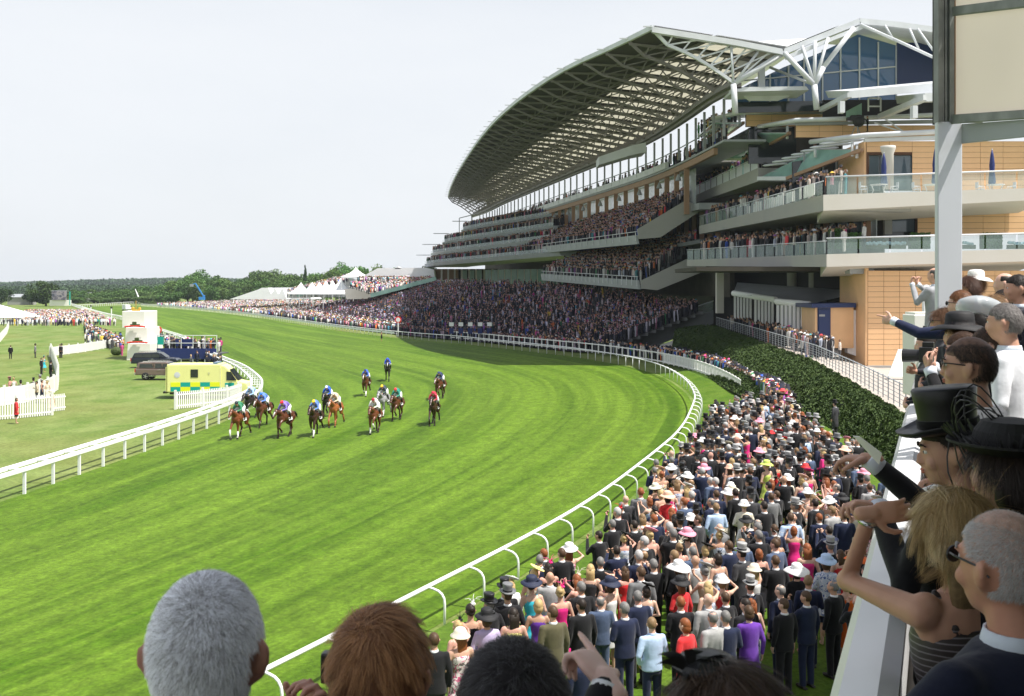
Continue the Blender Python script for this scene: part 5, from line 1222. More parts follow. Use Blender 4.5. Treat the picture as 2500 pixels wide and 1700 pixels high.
def person(k, x, y, z, heading, col, hair, style, hat=None, hatcol=None, mat2=None, low=None, skin=None, scale=1.0, group=None, extra='', label=None, v=0):
    f = FIG[k]; root = empty('person', (x, y, z), heading, None, 'person', group); root.scale = (scale,)*3
    link_mesh('body', f['body'], root, None, skin or rng.choice(SKINS))
    nm, gm = f['garment']; o = link_mesh(nm, gm, root, None, CN[col])
    if mat2: o.material_slots[0].link = 'OBJECT'; o.material_slots[0].material = M[mat2]
    if 'trousers' in f:
        lw_ = CN[low] if low else (CN[col] if nm == 'jacket' else CN['dark grey'])
        link_mesh(f['trousers'].name.split('.')[0], f['trousers'], root, None, lw_)
    if 'collar' in f: link_mesh('shirt_collar', f['collar'], root, None, (.75, .76, .78) if nm != 'shirt' else CN[col])
    if 'shoe' in f:
        for s in (-1, 1): o = link_mesh('shoe', f['shoe'][0], root, (s*f['shoe'][1], 0, 0))
    if style: link_mesh('hair', hair_for(k, style), root, None, HN[hair])
    if hat:
        o = link_mesh({'wide_hat': 'wide_brimmed_hat', 'huge_hat': 'wide_brimmed_hat', 'saucer': 'saucer_hat', 'cloche': 'sun_hat'}.get(hat, hat), hat_for(k, hat, v % 3), root, None, CN[hatcol])
        if hat == 'top_hat': link_mesh('hat_band', band_for(k), root, None, (.01, .01, .01))
    fem = SPEC[k][0] == 'f'; hw = {'top_hat': 'top hat', 'wide_hat': 'wide-brimmed hat', 'huge_hat': 'huge-brimmed hat', 'saucer': 'saucer hat', 'fascinator': 'fascinator', 'cloche': 'sun hat', None: ''}[hat]
    gw = {'jacket': 'suit', 'tailcoat': 'tailcoat', 'shirt': 'shirt', 'dress': 'dress', 'coat': 'coat'}[nm]; pat = {'floral': 'floral ', 'floral_blue': 'blue floral ', 'floral_pink': 'pink floral '}.get(mat2, '')
    base = f"{'woman' if fem else 'man'} in {pat or col+' '}{gw}"
    base += f" and {hatcol} {hw}" if hat else (f", {hair}-haired" if style not in ('ring', None) else (', bald' if style is None else ', balding'))
    PEOPLE.append([root, base, x, y, label]); return root
def look(x, y): return math.atan2(-(-12-x), (78-y))+rng.gauss(0, .28)      # heading so that +Y faces the horses
occ = []
def free(x, y, d=.52): return all((x-a)**2+(y-b_)**2 > d*d for a, b_ in occ)
def from_head(vx, vy, h=1.66):                                       # stands where its head shows in the photograph
    px, py = vx*K, vy*K; Y = 40.0
    for _ in range(12): zz = lawn_z(Y)+h; Y = F*(CZ-zz)/(py-HY)
    return (px-HX)/F*Y, Y, lawn_z(Y)
# (view x, y of head, figure, garment colour, hair, style, hat, hat colour, pattern, lower colour)
SPECIALS = [
 (1040, 1425, 13, 'peach', 'blonde', 'up', 'fascinator', 'black', None, None), (1045, 1455, 12, 'cream', 'ginger', 'long', 'cloche', 'cream', 'floral_pink', None), (1068, 1395, 10, 'black', 'dark', 'up', 'fascinator', 'white', None, None),
 (985, 1455, 0, 'black', 'brown', 'short', None, None, None, None), (1105, 1410, 14, 'lilac', 'brown', 'bob', 'wide_hat', 'black', None, None), (1110, 1368, 4, 'black', 'grey', 'short', 'top_hat', 'black', None, None),
 (1145, 1335, 5, 'black', 'grey', 'short', 'top_hat', 'black', None, None), (1170, 1335, 15, 'turquoise', 'dark', 'up', 'wide_hat', 'navy', None, None), (1165, 1405, 12, 'yellow', 'dark', 'long', None, None, None, None),
 (1222, 1375, 10, 'purple', 'blonde', 'bob', None, None, None, None), (1255, 1395, 0, 'olive', 'brown', 'short', None, None, None, None), (1272, 1345, 15, 'hot pink', 'blonde', 'up', 'fascinator', 'hot pink', None, None),
 (1248, 1312, 0, 'light grey', 'grey', None, None, None, None, None), (1212, 1310, 10, 'beige', 'blonde', 'long', 'saucer', 'yellow', None, None), (1310, 1315, 11, 'beige', 'ginger', 'long', 'fascinator', 'cream', None, None),
 (1340, 1290, 10, 'dark grey', 'blonde', 'long', None, None, None, None), (1320, 1370, 0, 'black', 'dark', 'short', None, None, None, None), (1385, 1330, 13, 'white', 'brown', 'bob', 'wide_hat', 'navy', None, None),
 (1245, 1290, 11, 'black', 'dark', 'long', 'fascinator', 'hot pink', None, None), (1275, 1255, 0, 'black', 'brown', 'short', None, None, None, None), (1325, 1480, 3, 'navy', 'dark', 'short', None, None, None, None),
 (1418, 1385, 2, 'navy', 'grey', 'short', None, None, None, None), (1448, 1350, 3, 'navy', 'grey', 'short', None, None, None, 'black'), (1455, 1305, 0, 'grey', 'brown', 'short', None, None, None, None),
 (1480, 1410, 7, 'pale blue', 'sandy', 'short', None, None, None, 'navy'), (1515, 1420, 14, 'red', 'ginger', 'bob', None, None, None, None), (1545, 1362, 2, 'black', 'ginger', 'short', None, None, None, None),
 (1540, 1290, 14, 'black', 'brown', 'bob', 'huge_hat', 'white', None, None), (1578, 1405, 3, 'light grey', 'grey', 'ring', None, None, None, None), (1607, 1400, 2, 'navy', 'grey', 'short', None, None, None, None),
 (1475, 1225, 10, 'peach', 'blonde', 'up', 'saucer', 'pink', None, None), (1400, 1245, 1, 'navy', 'dark', 'short', None, None, None, None), (1560, 1215, 10, 'white', 'brown', 'bob', 'wide_hat', 'pink', None, None),
 (1808, 1300, 14, 'black', 'dark', 'bob', 'huge_hat', 'white', None, 'light grey'), (1832, 1255, 10, 'hot pink', 'ginger', 'long', None, None, None, None), (1920, 1330, 10, 'orange', 'blonde', 'bob', None, None, None, None),
 (1892, 1335, 0, 'black', 'grey', 'ring', None, None, None, None), (1945, 1270, 14, 'black', 'brown', 'up', 'huge_hat', 'orange', None, None), (1875, 1285, 14, 'white', 'brown', 'bob', 'wide_hat', 'pale blue', 'floral_blue', 'navy'),
 (1968, 1300, 0, 'slate blue', 'dark', 'short', None, None, None, None), (1780, 1365, 0, 'black', 'brown', 'short', None, None, None, None), (1693, 1370, 0, 'black', 'dark', 'short', None, None, None, None),
 (1700, 1395, 14, 'purple', 'brown', 'bob', None, None, None, None), (1772, 1340, 0, 'navy', 'grey', 'ring', None, None, None, None), (1630, 1270, 10, 'white', 'dark', 'bob', 'fascinator', 'black', 'floral_blue', None),
 (1655, 1240, 0, 'navy', 'brown', 'short', None, None, None, None), (1760, 1240, 0, 'slate blue', 'brown', 'short', None, None, None, None), (1720, 1185, 0, 'navy', 'grey', 'ring', None, None, None, None),
 (1820, 1095, 10, 'pink', 'blonde', 'bob', 'saucer', 'peach', None, None), (1835, 1075, 10, 'hot pink', 'brown', 'up', 'saucer', 'hot pink', None, None), (1805, 1150, 4, 'black', 'grey', 'short', 'top_hat', 'light grey', None, None),
 (1900, 1110, 0, 'navy', 'grey', 'ring', None, None, None, None), (1740, 1060, 12, 'lime', 'blonde', 'up', 'wide_hat', 'lime', None, None), (1885, 1235, 5, 'black', 'grey', 'short', 'top_hat', 'light grey', None, None),
 (1630, 1000, 15, 'yellow', 'blonde', 'up', 'fascinator', 'white', None, None), (1895, 915, 5, 'dark grey', 'dark', 'short', 'top_hat', 'black', None, None), (1803, 900, 5, 'black', 'dark', 'short', 'top_hat', 'black', None, None), (1925, 1015, 5, 'black', 'grey', 'short', 'top_hat', 'light grey', None, None),
 (1960, 1075, 12, 'white', 'blonde', 'up', 'wide_hat', 'pink', None, None), (1500, 1120, 10, 'peach', 'blonde', 'bob', 'fascinator', 'cream', None, None), (1515, 1135, 14, 'red', 'dark', 'bob', 'wide_hat', 'peach', None, None), (1560, 1085, 14, 'white', 'brown', 'up', 'wide_hat', 'white', None, None),
 (1440, 1190, 0, 'black', 'dark', 'short', None, None, None, None), (1405, 1165, 15, 'pink', 'brown', 'up', 'fascinator', 'red', None, None), (1585, 1175, 0, 'dark grey', 'brown', 'short', None, None, None, None), (1700, 1095, 4, 'dark grey', 'dark', 'short', 'top_hat', 'black', None, None),
 (1600, 1300, 11, 'beige', 'grey', 'up', 'saucer', 'light grey', None, None), (1548, 1064, 5, 'black', 'dark', 'short', 'top_hat', 'black', None, None)]
QUEUE = []
def queue(*a, **kw): QUEUE.append((a, kw))
for vx, vy, k, col, hr_, st, hat, hc, pat, low in SPECIALS:
    x, y, z = from_head(vx, vy, 1.64 if SPEC[k][0] == 'm' else 1.6)
    if not free(x, y, .3): x += .3
    occ.append((x, y)); queue(k, x, y, z, look(x, y), col, hr_, st, hat, hc, pat, low, scale=rng.uniform(.96, 1.03))
MEN = [0, 1, 2, 3, 8, 9, 0, 2, 3]; BND = [(900, 1500), (960, 1470), (1000, 1420), (1100, 1340), (1195, 1290), (1240, 1235), (1340, 1185), (1395, 1140), (1470, 1080), (1500, 1040), (1560, 1000), (1610, 940), (1640, 880), (1640, 800)]
def head_min(vy): return interp(sorted(BND, key=lambda p: p[1]), vy)
TAIL = [4, 5, 6]; WOM = [10, 11, 12, 13, 14, 15]
tries = 0
while len(QUEUE) < 430 and tries < 60000:
    tries += 1; y = 18.0+(rng.random()**1.35)*36; xa = outer_x(y)+(2.6 if y < 50 else 3.8); lim = 2165 if y < 30 else (2100 if y < 45 else 1965); xb = min((lim-HX)/F*y, interp([(p[0], p[1]) for p in HB], y)-(2.2 if y > 38 else 1.0))
    x = xa+(xb-xa)*rng.random()**(.9 if y < 40 else 1.2)
    px_, py_ = HX+F*x/y, HY+F*(CZ-lawn_z(y)-1.65)/y
    if py_ > 1790 or px_/K < head_min(py_/K) or not free(x, y, .47): continue
    if 1890 < px_ < 2110 and py_ > 1500: continue
    if y < 24 and px_ > 1900 and rng.random() < .75: continue
    occ.append((x, y)); z = lawn_z(y); enclosure = y > 33 or x > 6; s = rng.uniform(.93, 1.06)
    if rng.random() < (.66 if y < 33 else .70):
        if rng.random() < (.12 if y < 30 else .58): queue(rng.choice(TAIL), x, y, z, look(x, y), rng.choice(['black', 'black', 'black', 'dark grey']), rng.choice(['dark', 'grey', 'brown']), 'short', 'top_hat', rng.choice(['black', 'black', 'light grey', 'grey']), None, 'dark grey', scale=s)
        else:
            if rng.random() < .07: queue(7, x, y, z, look(x, y), rng.choice(['white', 'pale blue']), rng.choice(['brown', 'dark', 'sandy']), 'short', None, None, None, 'navy', scale=s)
            else: queue(rng.choice(MEN), x, y, z, look(x, y), rng.choice(['black', 'navy', 'navy', 'dark grey', 'grey', 'black', 'black', 'navy', 'light grey', 'slate blue', 'black']), rng.choice(['dark', 'brown', 'grey', 'grey', 'white', 'sandy', 'ginger']), rng.choice(['short']*7+['ring', None]), None, None, None, None, scale=s)
    else:
        k = rng.choice(WOM); pat = rng.choice([None]*4+['floral', 'floral_blue', 'floral_pink']); hat = rng.choice(['fascinator', 'fascinator', 'saucer', 'saucer', 'wide_hat', 'cloche', None, 'wide_hat'])
        queue(k, x, y, z, look(x, y), rng.choice(['cream', 'white', 'pink', 'red', 'black', 'navy', 'peach', 'pale blue', 'cream', 'hot pink', 'white', 'white', 'cream', 'black']), rng.choice(['blonde', 'brown', 'dark', 'ginger', 'sandy', 'blonde']), rng.choice(['bob', 'long', 'up', 'long']),
               hat, rng.choice(['black', 'white', 'cream', 'pink', 'red', 'navy', 'cream', 'white', 'white', 'black', 'peach', 'white']) if hat else None, pat, None, scale=s*.96, v=rng.randrange(3))
QUEUE.sort(key=lambda q: q[0][2])
for i_, (a, kw) in enumerate(QUEUE):
    if i_ < 236: person(*a, **kw)
    else: mass_person(*a, **kw)
flush_mass('lawn_crowd', 'farther part of the lawn crowd beside the bend, smaller figures in suits and pale hats')
# a few strollers in the infield, pink, white and morning dress
for vx, vy, k, col, hr_, st, hat, hc in ((22, 905, 10, 'pink', 'dark', 'bob', 'saucer', 'pink'), (31, 905, 12, 'white', 'blonde', 'up', 'fascinator', 'black'), (47, 915, 5, 'black', 'dark', 'short', 'top_hat', 'black'), (76, 908, 5, 'dark grey', 'dark', 'short', 'top_hat', 'black'), (84, 915, 7, 'beige', 'dark', 'short', None, None),
        (95, 912, 10, 'navy', 'dark', 'up', 'fascinator', 'white'), (107, 915, 10, 'cream', 'blonde', 'up', 'saucer', 'cream'), (91, 900, 5, 'black', 'grey', 'short', 'top_hat', 'light grey'), (37, 962, 14, 'red', 'brown', 'bob', None, None), (136, 812, 0, 'black', 'dark', 'short', None, None), (140, 812, 5, 'dark grey', 'dark', 'short', 'top_hat', 'black'),
        (100, 845, 15, 'turquoise', 'dark', 'up', 'fascinator', 'turquoise'), (94, 850, 0, 'black', 'dark', 'short', None, None), (80, 812, 5, 'grey', 'dark', 'short', 'top_hat', 'black'), (115, 860, 5, 'black', 'dark', 'short', 'top_hat', 'black'), (24, 815, 0, 'black', 'brown', 'short', None, None), (117, 940, 15, 'peach', 'blonde', 'up', 'huge_hat', 'cream'),
        (462, 790, 7, 'beige', 'brown', 'short', None, None), (455, 806, 0, 'dark grey', 'dark', 'short', None, None), (866, 775, 10, 'black', 'dark', 'bob', None, None)):
    x, y, z = GV(vx, vy, 0.02); person(k, x, y, z, rng.uniform(-3, 3), col, hr_, st, hat, hc, None, None)
# ---- labels that single each person out: own look first, then the neighbour with a look of its own
from collections import Counter
cnt = Counter(p[1] for p in PEOPLE); uniq = [p for p in PEOPLE if cnt[p[1]] == 1]
used = set(p[1] for p in uniq); left = []
for p in PEOPLE:
    if cnt[p[1]] == 1: p[0]['label'] = p[1]; continue
    done = False; near_ = sorted(uniq, key=lambda q: (q[2]-p[2])**2+(q[3]-p[3])**2)[:9]
    for q in near_:
        dx, dy = (HX+F*q[2]/q[3])-(HX+F*p[2]/p[3]), q[3]-p[3]
        wd = ('left of' if dx > 0 else 'right of') if abs(dx) > abs(dy)*30 else ('in front of' if dy > 0 else 'behind')
        short = q[1].replace(' and ', ' in ', 0); lab = f"{p[1]}, {wd} {q[1]}"
        
        if lab not in used and len(lab.split()) <= 16: p[0]['label'] = lab; used.add(lab); done = True; break
    if not done: left.append(p)
ORD = 'first second third fourth fifth sixth seventh eighth ninth tenth eleventh twelfth thirteenth fourteenth fifteenth sixteenth seventeenth eighteenth nineteenth twentieth twenty-first twenty-second twenty-third twenty-fourth twenty-fifth twenty-sixth twenty-seventh twenty-eighth twenty-ninth thirtieth'.split()
for p in left:
    same = sorted((q for q in PEOPLE if q[1] == p[1]), key=lambda q: q[2]/q[3]); k = same.index(p)
    p[0]['label'] = f"{p[1]}, {ORD[min(k, 29)]} such from the left" if k <= len(same)//2 else f"{p[1]}, {ORD[min(len(same)-1-k, 29)]} such from the right"
for p in PEOPLE: p[0]['group'] = 'racegoers standing on the lawn' if p[2] > -12 else 'racegoers strolling on the grass'
# ================================================================ HORSES AND JOCKEYS
# horse faces +Y, 1.62 m at the withers
def horse_mesh(phase):
    b = MB(); loft_pts = [((0, -.78, 1.18), .17), ((0, -.62, 1.22), .27), ((0, -.35, 1.20), .295), ((0, 0, 1.17), .30), ((0, .32, 1.17), .30), ((0, .55, 1.20), .255), ((0, .70, 1.22), .17)]
    b.tube([p for p, r in loft_pts], [r for p, r in loft_pts], 14)
    b.v = [(v[0]*.86, v[1], v[2]) for v in b.v]; ell(b, (0, -.70, 1.22), (.24, .22, .26)); ell(b, (0, .60, 1.18), (.22, .20, .28)); ell(b, (0, .50, 1.42), (.09, .2, .12))
    hz = phase['head']; nk = MB(); b.tube([(0, .52, 1.30), (0, .80, 1.50), (0, 1.08, 1.62+hz)], [.215, .15, .115], 12)
    hp = Vector((0, 1.08, 1.66+hz)); q = Vector((0, 1.40, 1.36+hz)); limb(b, [hp, hp.lerp(q, .45), hp.lerp(q, .8), q], [.115, .10, .072, .062], 12); ell(b, tuple(hp.lerp(q, .18)+Vector((0, -.03, -.06))), (.065, .11, .10))
    for s in (-1, 1): b.tube([(s*.055, 1.04, 1.73+hz), (s*.07, 1.06, 1.80+hz), (s*.06, 1.08, 1.88+hz)], [.035, .03, .006], 6)
    for (sx, pts) in phase['legs']:
        rs = [.13, .075, .045, .036, .046] if pts[0][0] > 0 else [.19, .11, .055, .042, .048]; limb(b, [(sx, y, z) for y, z in pts], rs[:len(pts)], 8)
    hv = MB()
    for (sx, pts) in phase['legs']: y, z = pts[-1]; hv.rev([(.062, -.085), (.058, -.05), (.045, .0)], 8, (sx, y+.02, z), 1, 1.25)
    return b, hp, q
PH = [dict(head=0.0, legs=[(.13, [(.55, 1.05), (.78, .82), (.98, .55), (.98, .28), (.88, .12)]), (-.13, [(.55, 1.05), (.50, .70), (.52, .42), (.50, .20), (.56, .10)]), (.15, [(-.62, 1.1), (-.42, .80), (-.66, .52), (-.50, .26), (-.42, .12)]), (-.15, [(-.62, 1.1), (-.60, .78), (-1.0, .60), (-1.12, .34), (-1.22, .22)])]),
      dict(head=-.06, legs=[(.13, [(.55, 1.05), (.62, .68), (.60, .40), (.58, .2), (.62, .10)]), (-.13, [(.55, 1.05), (.80, .92), (.95, .66), (.76, .50), (.66, .44)]), (.15, [(-.62, 1.1), (-.55, .78), (-.92, .56), (-.95, .30), (-.98, .12)]), (-.15, [(-.62, 1.1), (-.35, .80), (-.52, .50), (-.30, .28), (-.18, .14)])]),
      dict(head=.05, legs=[(.13, [(.55, 1.05), (.56, .70), (.42, .46), (.24, .36), (.14, .34)]), (-.13, [(.55, 1.05), (.72, .72), (.80, .42), (.84, .2), (.90, .10)]), (.15, [(-.62, 1.1), (-.48, .80), (-.78, .55), (-.76, .28), (-.74, .10)]), (-.15, [(-.62, 1.1), (-.45, .82), (-.72, .66), (-.88, .45), (-1.0, .42)])])]
HM = []
M['coat'] = mat('horse_coat', (.1, .04, .02), .32, obj=True, var=.18, scale=2.5, spec=.5)
M['hoof'] = mat('hoof', (.03, .025, .02), .5)
for ph in PH:
    b, hp, q = horse_mesh(ph); body = join_meshes([voxel(b, .022, 3, 'hb')], 'body', [M['coat']]); hz = ph['head']; d = {'body': body, 'legs': ph['legs'], 'hz': hz}
    lw = []
    for sx, pts in ph['legs']:
        t = MB(); limb(t, [(sx, y, z) for y, z in pts[2:]], [.054 if pts[0][0] > 0 else .062, .047, .054], 8); m1 = t.mesh('lower_leg', M['coat'], smooth=True); t = MB(); y, z = pts[-1]; t.rev([(.066, -.095), (.06, -.05), (.05, .0)], 8, (sx, y+.015, z), 1, 1.3); lw.append((m1, t.mesh('hoof', M['hoof'])))
    d['lower'] = lw
    t = MB()
    for k in range(14):
        u = k/13; c = Vector((0, .56+.50*u, 1.56+.30*u*.6+hz*u+.02)); t.add([c+Vector((0, -.05, .03)), c+Vector((0, .05, .06)), c+Vector((.11, .03, -.14)), c+Vector((.12, -.06, -.17))], [(0, 1, 2, 3)])
    t.tube([(0, .55, 1.50), (0, .80, 1.64+hz*.5), (0, 1.04, 1.76+hz)], [.03, .04, .03], 6); d['mane'] = t.mesh('mane', M['hair'])
    t = MB(); t.tube([(0, -.90, 1.28), (0, -1.12, 1.30), (0.02, -1.38, 1.14), (.03, -1.55, .92)], [.05, .085, .075, .01], 8); d['tail'] = t.mesh('tail', M['hair'], smooth=True)
    t = MB(); t.tube([hp+Vector((0, .02, .09)), hp.lerp(q, .5)+Vector((0, .055, .062)), hp.lerp(q, .95)+Vector((0, .045, .035))], [.026, .030, .022], 6); d['blaze'] = t.mesh('blaze', M['coat'], smooth=True)
    t = MB()
    for a, r_ in ((.2, .118), (.72, .085)):
        c = hp.lerp(q, a); dr = (q-hp).normalized(); t.tube([c-dr*.014, c+dr*.014], [r_*1.05, r_*1.03], 12)
    d['bridle'] = t.mesh('bridle', M['leather'])
    t = MB()
    for s in (-1, 1): t.hexa([(s*.265, -.38, .98), (s*.27, .05, .98), (s*.285, .05, .98), (s*.28, -.38, .98)], [(s*.15, -.36, 1.475), (s*.15, .06, 1.475), (s*.17, .06, 1.495), (s*.17, -.36, 1.495)])
    t.box((0, -.15, 1.49), (.34, .42, .02)); d['cloth'] = t.mesh('saddle_cloth', M['cloth']); t = MB(); ell(t, (0, -.1, 1.50), (.16, .22, .045)); d['saddle'] = t.mesh('saddle', M['leather'], smooth=True)
    HM.append(d)
# jockey crouched over the withers, feet in the irons
def jockey_meshes():
    sk = MB(); Hm = Matrix.Translation((0, .42, 2.03)) @ Matrix.Rotation(-.15, 4, 'X'); head_geo(sk, Hm)
    limb(sk, [(0, .28, 1.90), (0, .38, 1.97)], [.06, .055])
    for s in (-1, 1): hand_geo(sk, (s*.10, .62, 1.60), (0, .4, -.5), (-s, 0, 0), s, 'grip'); limb(sk, [(s*.22, .40, 1.62), (s*.10, .62, 1.60)], [.035, .027])
    body = join_meshes([voxel(sk, .016, 2, 'jb')], 'body', [M['skin']])
    si = MB(); si.tube([(0, -.32, 1.78), (0, -.12, 1.90), (0, .12, 1.95), (0, .30, 1.90)], [.15, .165, .185, .12], 14)
    for s in (-1, 1): limb(si, [(s*.17, .22, 1.88), (s*.25, .34, 1.66), (s*.12, .58, 1.61)], [.085, .062, .045])
    silks = join_meshes([voxel(si, .018, 3, 'js')], 'silks', [M['satin']])
    br = MB(); ell(br, (0, -.38, 1.76), (.17, .16, .15))
    for s in (-1, 1): limb(br, [(s*.10, -.34, 1.74), (s*.26, .06, 1.56), (s*.27, -.02, 1.42)], [.11, .085, .06])
    bre = join_meshes([voxel(br, .018, 3, 'jr')], 'breeches', [M['cloth']])
    bt = MB(); limb(bt, [(.27, .0, 1.46), (.275, -.14, 1.16)], [.062, .045]); ell(bt, (.275, -.07, 1.10), (.04, .12, .035)); boot = bt.mesh('boot', M['leather'], smooth=True)
    hl = MB(); vs = []; cp = MB(); ell(cp, (0, -.005, .022), (.098, .122, .118), n=16, m=10)
    cp.v = [(x, y, max(z, -.012)) for x, y, z in cp.v]; ell(cp, (0, .105, .02), (.06, .06, .012)); ell(cp, (0, 0, .14), (.014, .014, .012)); xf_mb(cp, Hm); cap = cp.mesh('helmet', M['satin'], smooth=True)
    gg = MB(); ell(gg, (0, .09, .0), (.068, .03, .024)); xf_mb(gg, Hm); gog = gg.mesh('goggles', M['plastic_black'], smooth=True)
    return body, silks, bre, boot, cap, gog
JM = jockey_meshes()
BAY, DBR, CHE, BRN, GRY, DK_ = (.17, .050, .018), (.042, .018, .010), (.30, .10, .032), (.09, .030, .013), (.30, .30, .31), (.018, .013, .012)
RUN = [  # px, py of the leading feet; phase; coat; mane; blaze; socks; silks; sleeve band; cap; label bits
 (572, 1075, 0, BAY, DK_, 0, 1, (.03, .20, .10), (.02, .03, .04), 'bay horse with white socks, leading beside the inner rail', 'jockey in green silks and dark cap on the bay leader by the rail', .18),
 (603, 1026, 1, DK_, DK_, 0, 1, (.32, .50, .78), (.45, .62, .82), 'nearly black horse galloping next to the white rail behind the leader', 'jockey in light blue silks and pale blue cap beside the rail', .25),
 (632, 1046, 2, BRN, DK_, 1, 0, (.10, .22, .62), (.03, .16, .60), 'brown horse with white blaze, third from the inner rail', 'jockey in blue and white silks with bright blue cap', .22),
 (682, 1073, 1, BRN, DK_, 1, 0, (.20, .14, .50), (.72, .02, .05), 'dark bay horse under a purple-clad rider', 'jockey in purple silks and red cap', .30),
 (762, 1070, 2, DBR, DK_, 0, 1, (.10, .20, .55), (.80, .60, .04), 'dark brown horse with white feet in the middle of the front row', 'jockey in white and blue silks with yellow cap', .12),
 (811, 1046, 0, CHE, CHE, 1, 0, (.60, .50, .36), (.70, .62, .48), 'bright chestnut horse with broad white blaze', 'jockey in tan silks and cream cap on the chestnut', .16),
 (794, 1024, 1, DK_, DK_, 0, 0, (.03, .10, .50), (.62, .70, .85), 'dark horse half hidden behind the chestnut', 'jockey in royal blue silks and white-blue cap behind the chestnut', .10),
 (908, 1064, 1, (.13, .04, .016), DK_, 0, 1, (.68, .66, .66), (.38, .02, .05), 'bay horse alone in front with one white foot under a white-clad rider', 'jockey in white silks and maroon cap', .14),
 (890, 970, 2, BRN, DK_, 1, 1, (.05, .12, .52), (.02, .04, .16), 'brown horse with white face and socks far back on the left', 'jockey in blue and white silks with dark cap at the back', .04),
 (929, 1021, 0, GRY, GRY, 0, 1, (.04, .06, .08), (.85, .55, .03), 'dappled grey horse in the second group', 'jockey in dark silks and yellow cap on the grey horse', .20),
 (962, 1031, 1, BRN, DK_, 0, 0, (.02, .22, .17), (.70, .03, .04), 'bay horse beside the grey, tail flying', 'jockey in green silks and red cap beside the grey horse', .22),
 (946, 933, 2, DK_, DK_, 1, 0, (.02, .06, .48), (.03, .09, .55), 'almost black horse trailing at the very back of the field', 'jockey all in royal blue at the very back', -.12),
 (1055, 1042, 0, DBR, DK_, 0, 0, (.42, .03, .06), (.55, .02, .06), 'dark brown horse widest out on the track', 'jockey in dark red silks and red cap, widest out', .10),
 (1068, 978, 1, BRN, DK_, 1, 0, (.02, .035, .10), (.03, .05, .14), 'brown horse behind the red-clad rider, far right of the field', 'jockey in navy silks and cap at the far right', .28)]
for px, py, ph, coat, mane, blaze, socks, silk, cap, hl, jl, rot in RUN:
    x, y, z = G(px, py-1, .0); d = HM[ph]; hd = math.pi-rot*.9*(1 if True else 1); fx, fy = -math.sin(hd), math.cos(hd); ox, oy = x-fx*.75, y-fy*.75
    hr2 = empty('racehorse', (ox, oy, .012), hd, hl, 'horse', 'racehorses galloping round the bend')
    hr2.scale = (1.07,)*3
    link_mesh('body', d['body'], hr2, None, coat); link_mesh('mane', d['mane'], hr2, None, tuple(c*.6 for c in mane)); link_mesh('tail', d['tail'], hr2, None, tuple(c*.6 for c in mane))
    if blaze: link_mesh('blaze', d['blaze'], hr2, None, (.75, .72, .7))
    for i, (lm, hm) in enumerate(d['lower']): 
        c_ = (.72, .70, .68) if socks and i in (0, 1) else tuple(v*.3 for v in coat) if coat not in (GRY, CHE) else coat
        link_mesh('lower_leg', lm, hr2, None, c_); link_mesh('hoof', hm, hr2)
    link_mesh('bridle', d['bridle'], hr2); link_mesh('saddle_cloth', d['cloth'], hr2, None, (.72, .72, .72)); link_mesh('saddle', d['saddle'], hr2)
    j = empty('person', (ox, oy, .0), hd, jl, 'jockey', 'jockeys on the galloping horses'); bd, sk_, bre, boot, cp, gog = JM; j.scale = (1.07,)*3
    link_mesh('body', bd, j, None, SKINS[0]); link_mesh('silks', sk_, j, None, silk); link_mesh('breeches', bre, j, None, (.74, .74, .74)); link_mesh('helmet', cp, j, None, cap); link_mesh('goggles', gog, j)
    link_mesh('boot', boot, j); o = link_mesh('boot', boot, j); o.scale = (-1, 1, 1)

# ================================================================ VEHICLES
M['yellow'] = mat('pale_yellow_paint', (.80, .80, .32), .28, spec=.5, var=.03, scale=1); M['hi_yellow'] = mat('reflective_yellow', (.78, .82, .02), .35); M['hi_green'] = mat('reflective_green', (.0, .36, .30), .35)
M['car_brown'] = mat('brown_metallic_paint', (.22, .165, .145), .22, metal=.45, spec=.6); M['car_blue'] = mat('dark_blue_car_paint', (.022, .028, .045), .18, metal=.3, spec=.7); M['tyre'] = mat('tyre_rubber', (.015, .015, .016), .8); M['rim'] = mat('alloy_rim', (.5, .5, .52), .3, metal=.8)
M['red_lens'] = mat('red_lens', (.55, .01, .01), .2); M['chrome'] = mat('bright_trim', (.6, .6, .62), .15, metal=.9); M['canvas_blue'] = mat('blue_hoarding', (.012, .025, .13), .6, var=.1)
def side_prism(mb, prof, w, taper=None):                             # profile (x, z) along length, width w on y
    n = len(prof); vs = [(x, -w/2, z) for x, z in prof]+[(x, w/2, z) for x, z in prof]
    mb.add(vs, [tuple(range(n)), tuple(range(2*n-1, n-1, -1))]+[(i, n+i, n+(i+1) % n, (i+1) % n) for i in range(n)]); return mb
def bevel(o, w=.04, seg=2):
    m = o.modifiers.new('bevel', 'BEVEL'); m.width = w; m.segments = seg; m.limit_method = 'ANGLE'; m.angle_limit = R(25); return o
def wheels(root, xs, r, y, w=.22):
    t = MB(); t.rev([(r*.62, -w/2), (r*.93, -w/2), (r, -w*.32), (r, w*.32), (r*.93, w/2), (r*.62, w/2)], 22); xf_mb(t, Matrix.Rotation(math.pi/2, 4, 'X')); tm = t.mesh('tyre', M['tyre'], smooth=True)
    q = MB(); q.rev([(r*.64, -w*.42), (r*.64, w*.42)], 18); [q.beam((0, 0, w*.44), (r*.58*math.cos(a), r*.58*math.sin(a), w*.44), .06, .03) for a in [k*1.2566 for k in range(5)]]
    for k in range(5): a = k*1.2566; q.beam((0, 0, -w*.44), (r*.58*math.cos(a), r*.58*math.sin(a), -w*.44), .06, .03)
    xf_mb(q, Matrix.Rotation(math.pi/2, 4, 'X')); qm = q.mesh('rim', M['rim'])
    for x in xs:
        for s in (-1, 1): wl = link_mesh('wheel', tm, root, (x, s*y, r)); wl.name = 'wheel'; link_mesh('rim', qm, wl, (0, 0, 0))
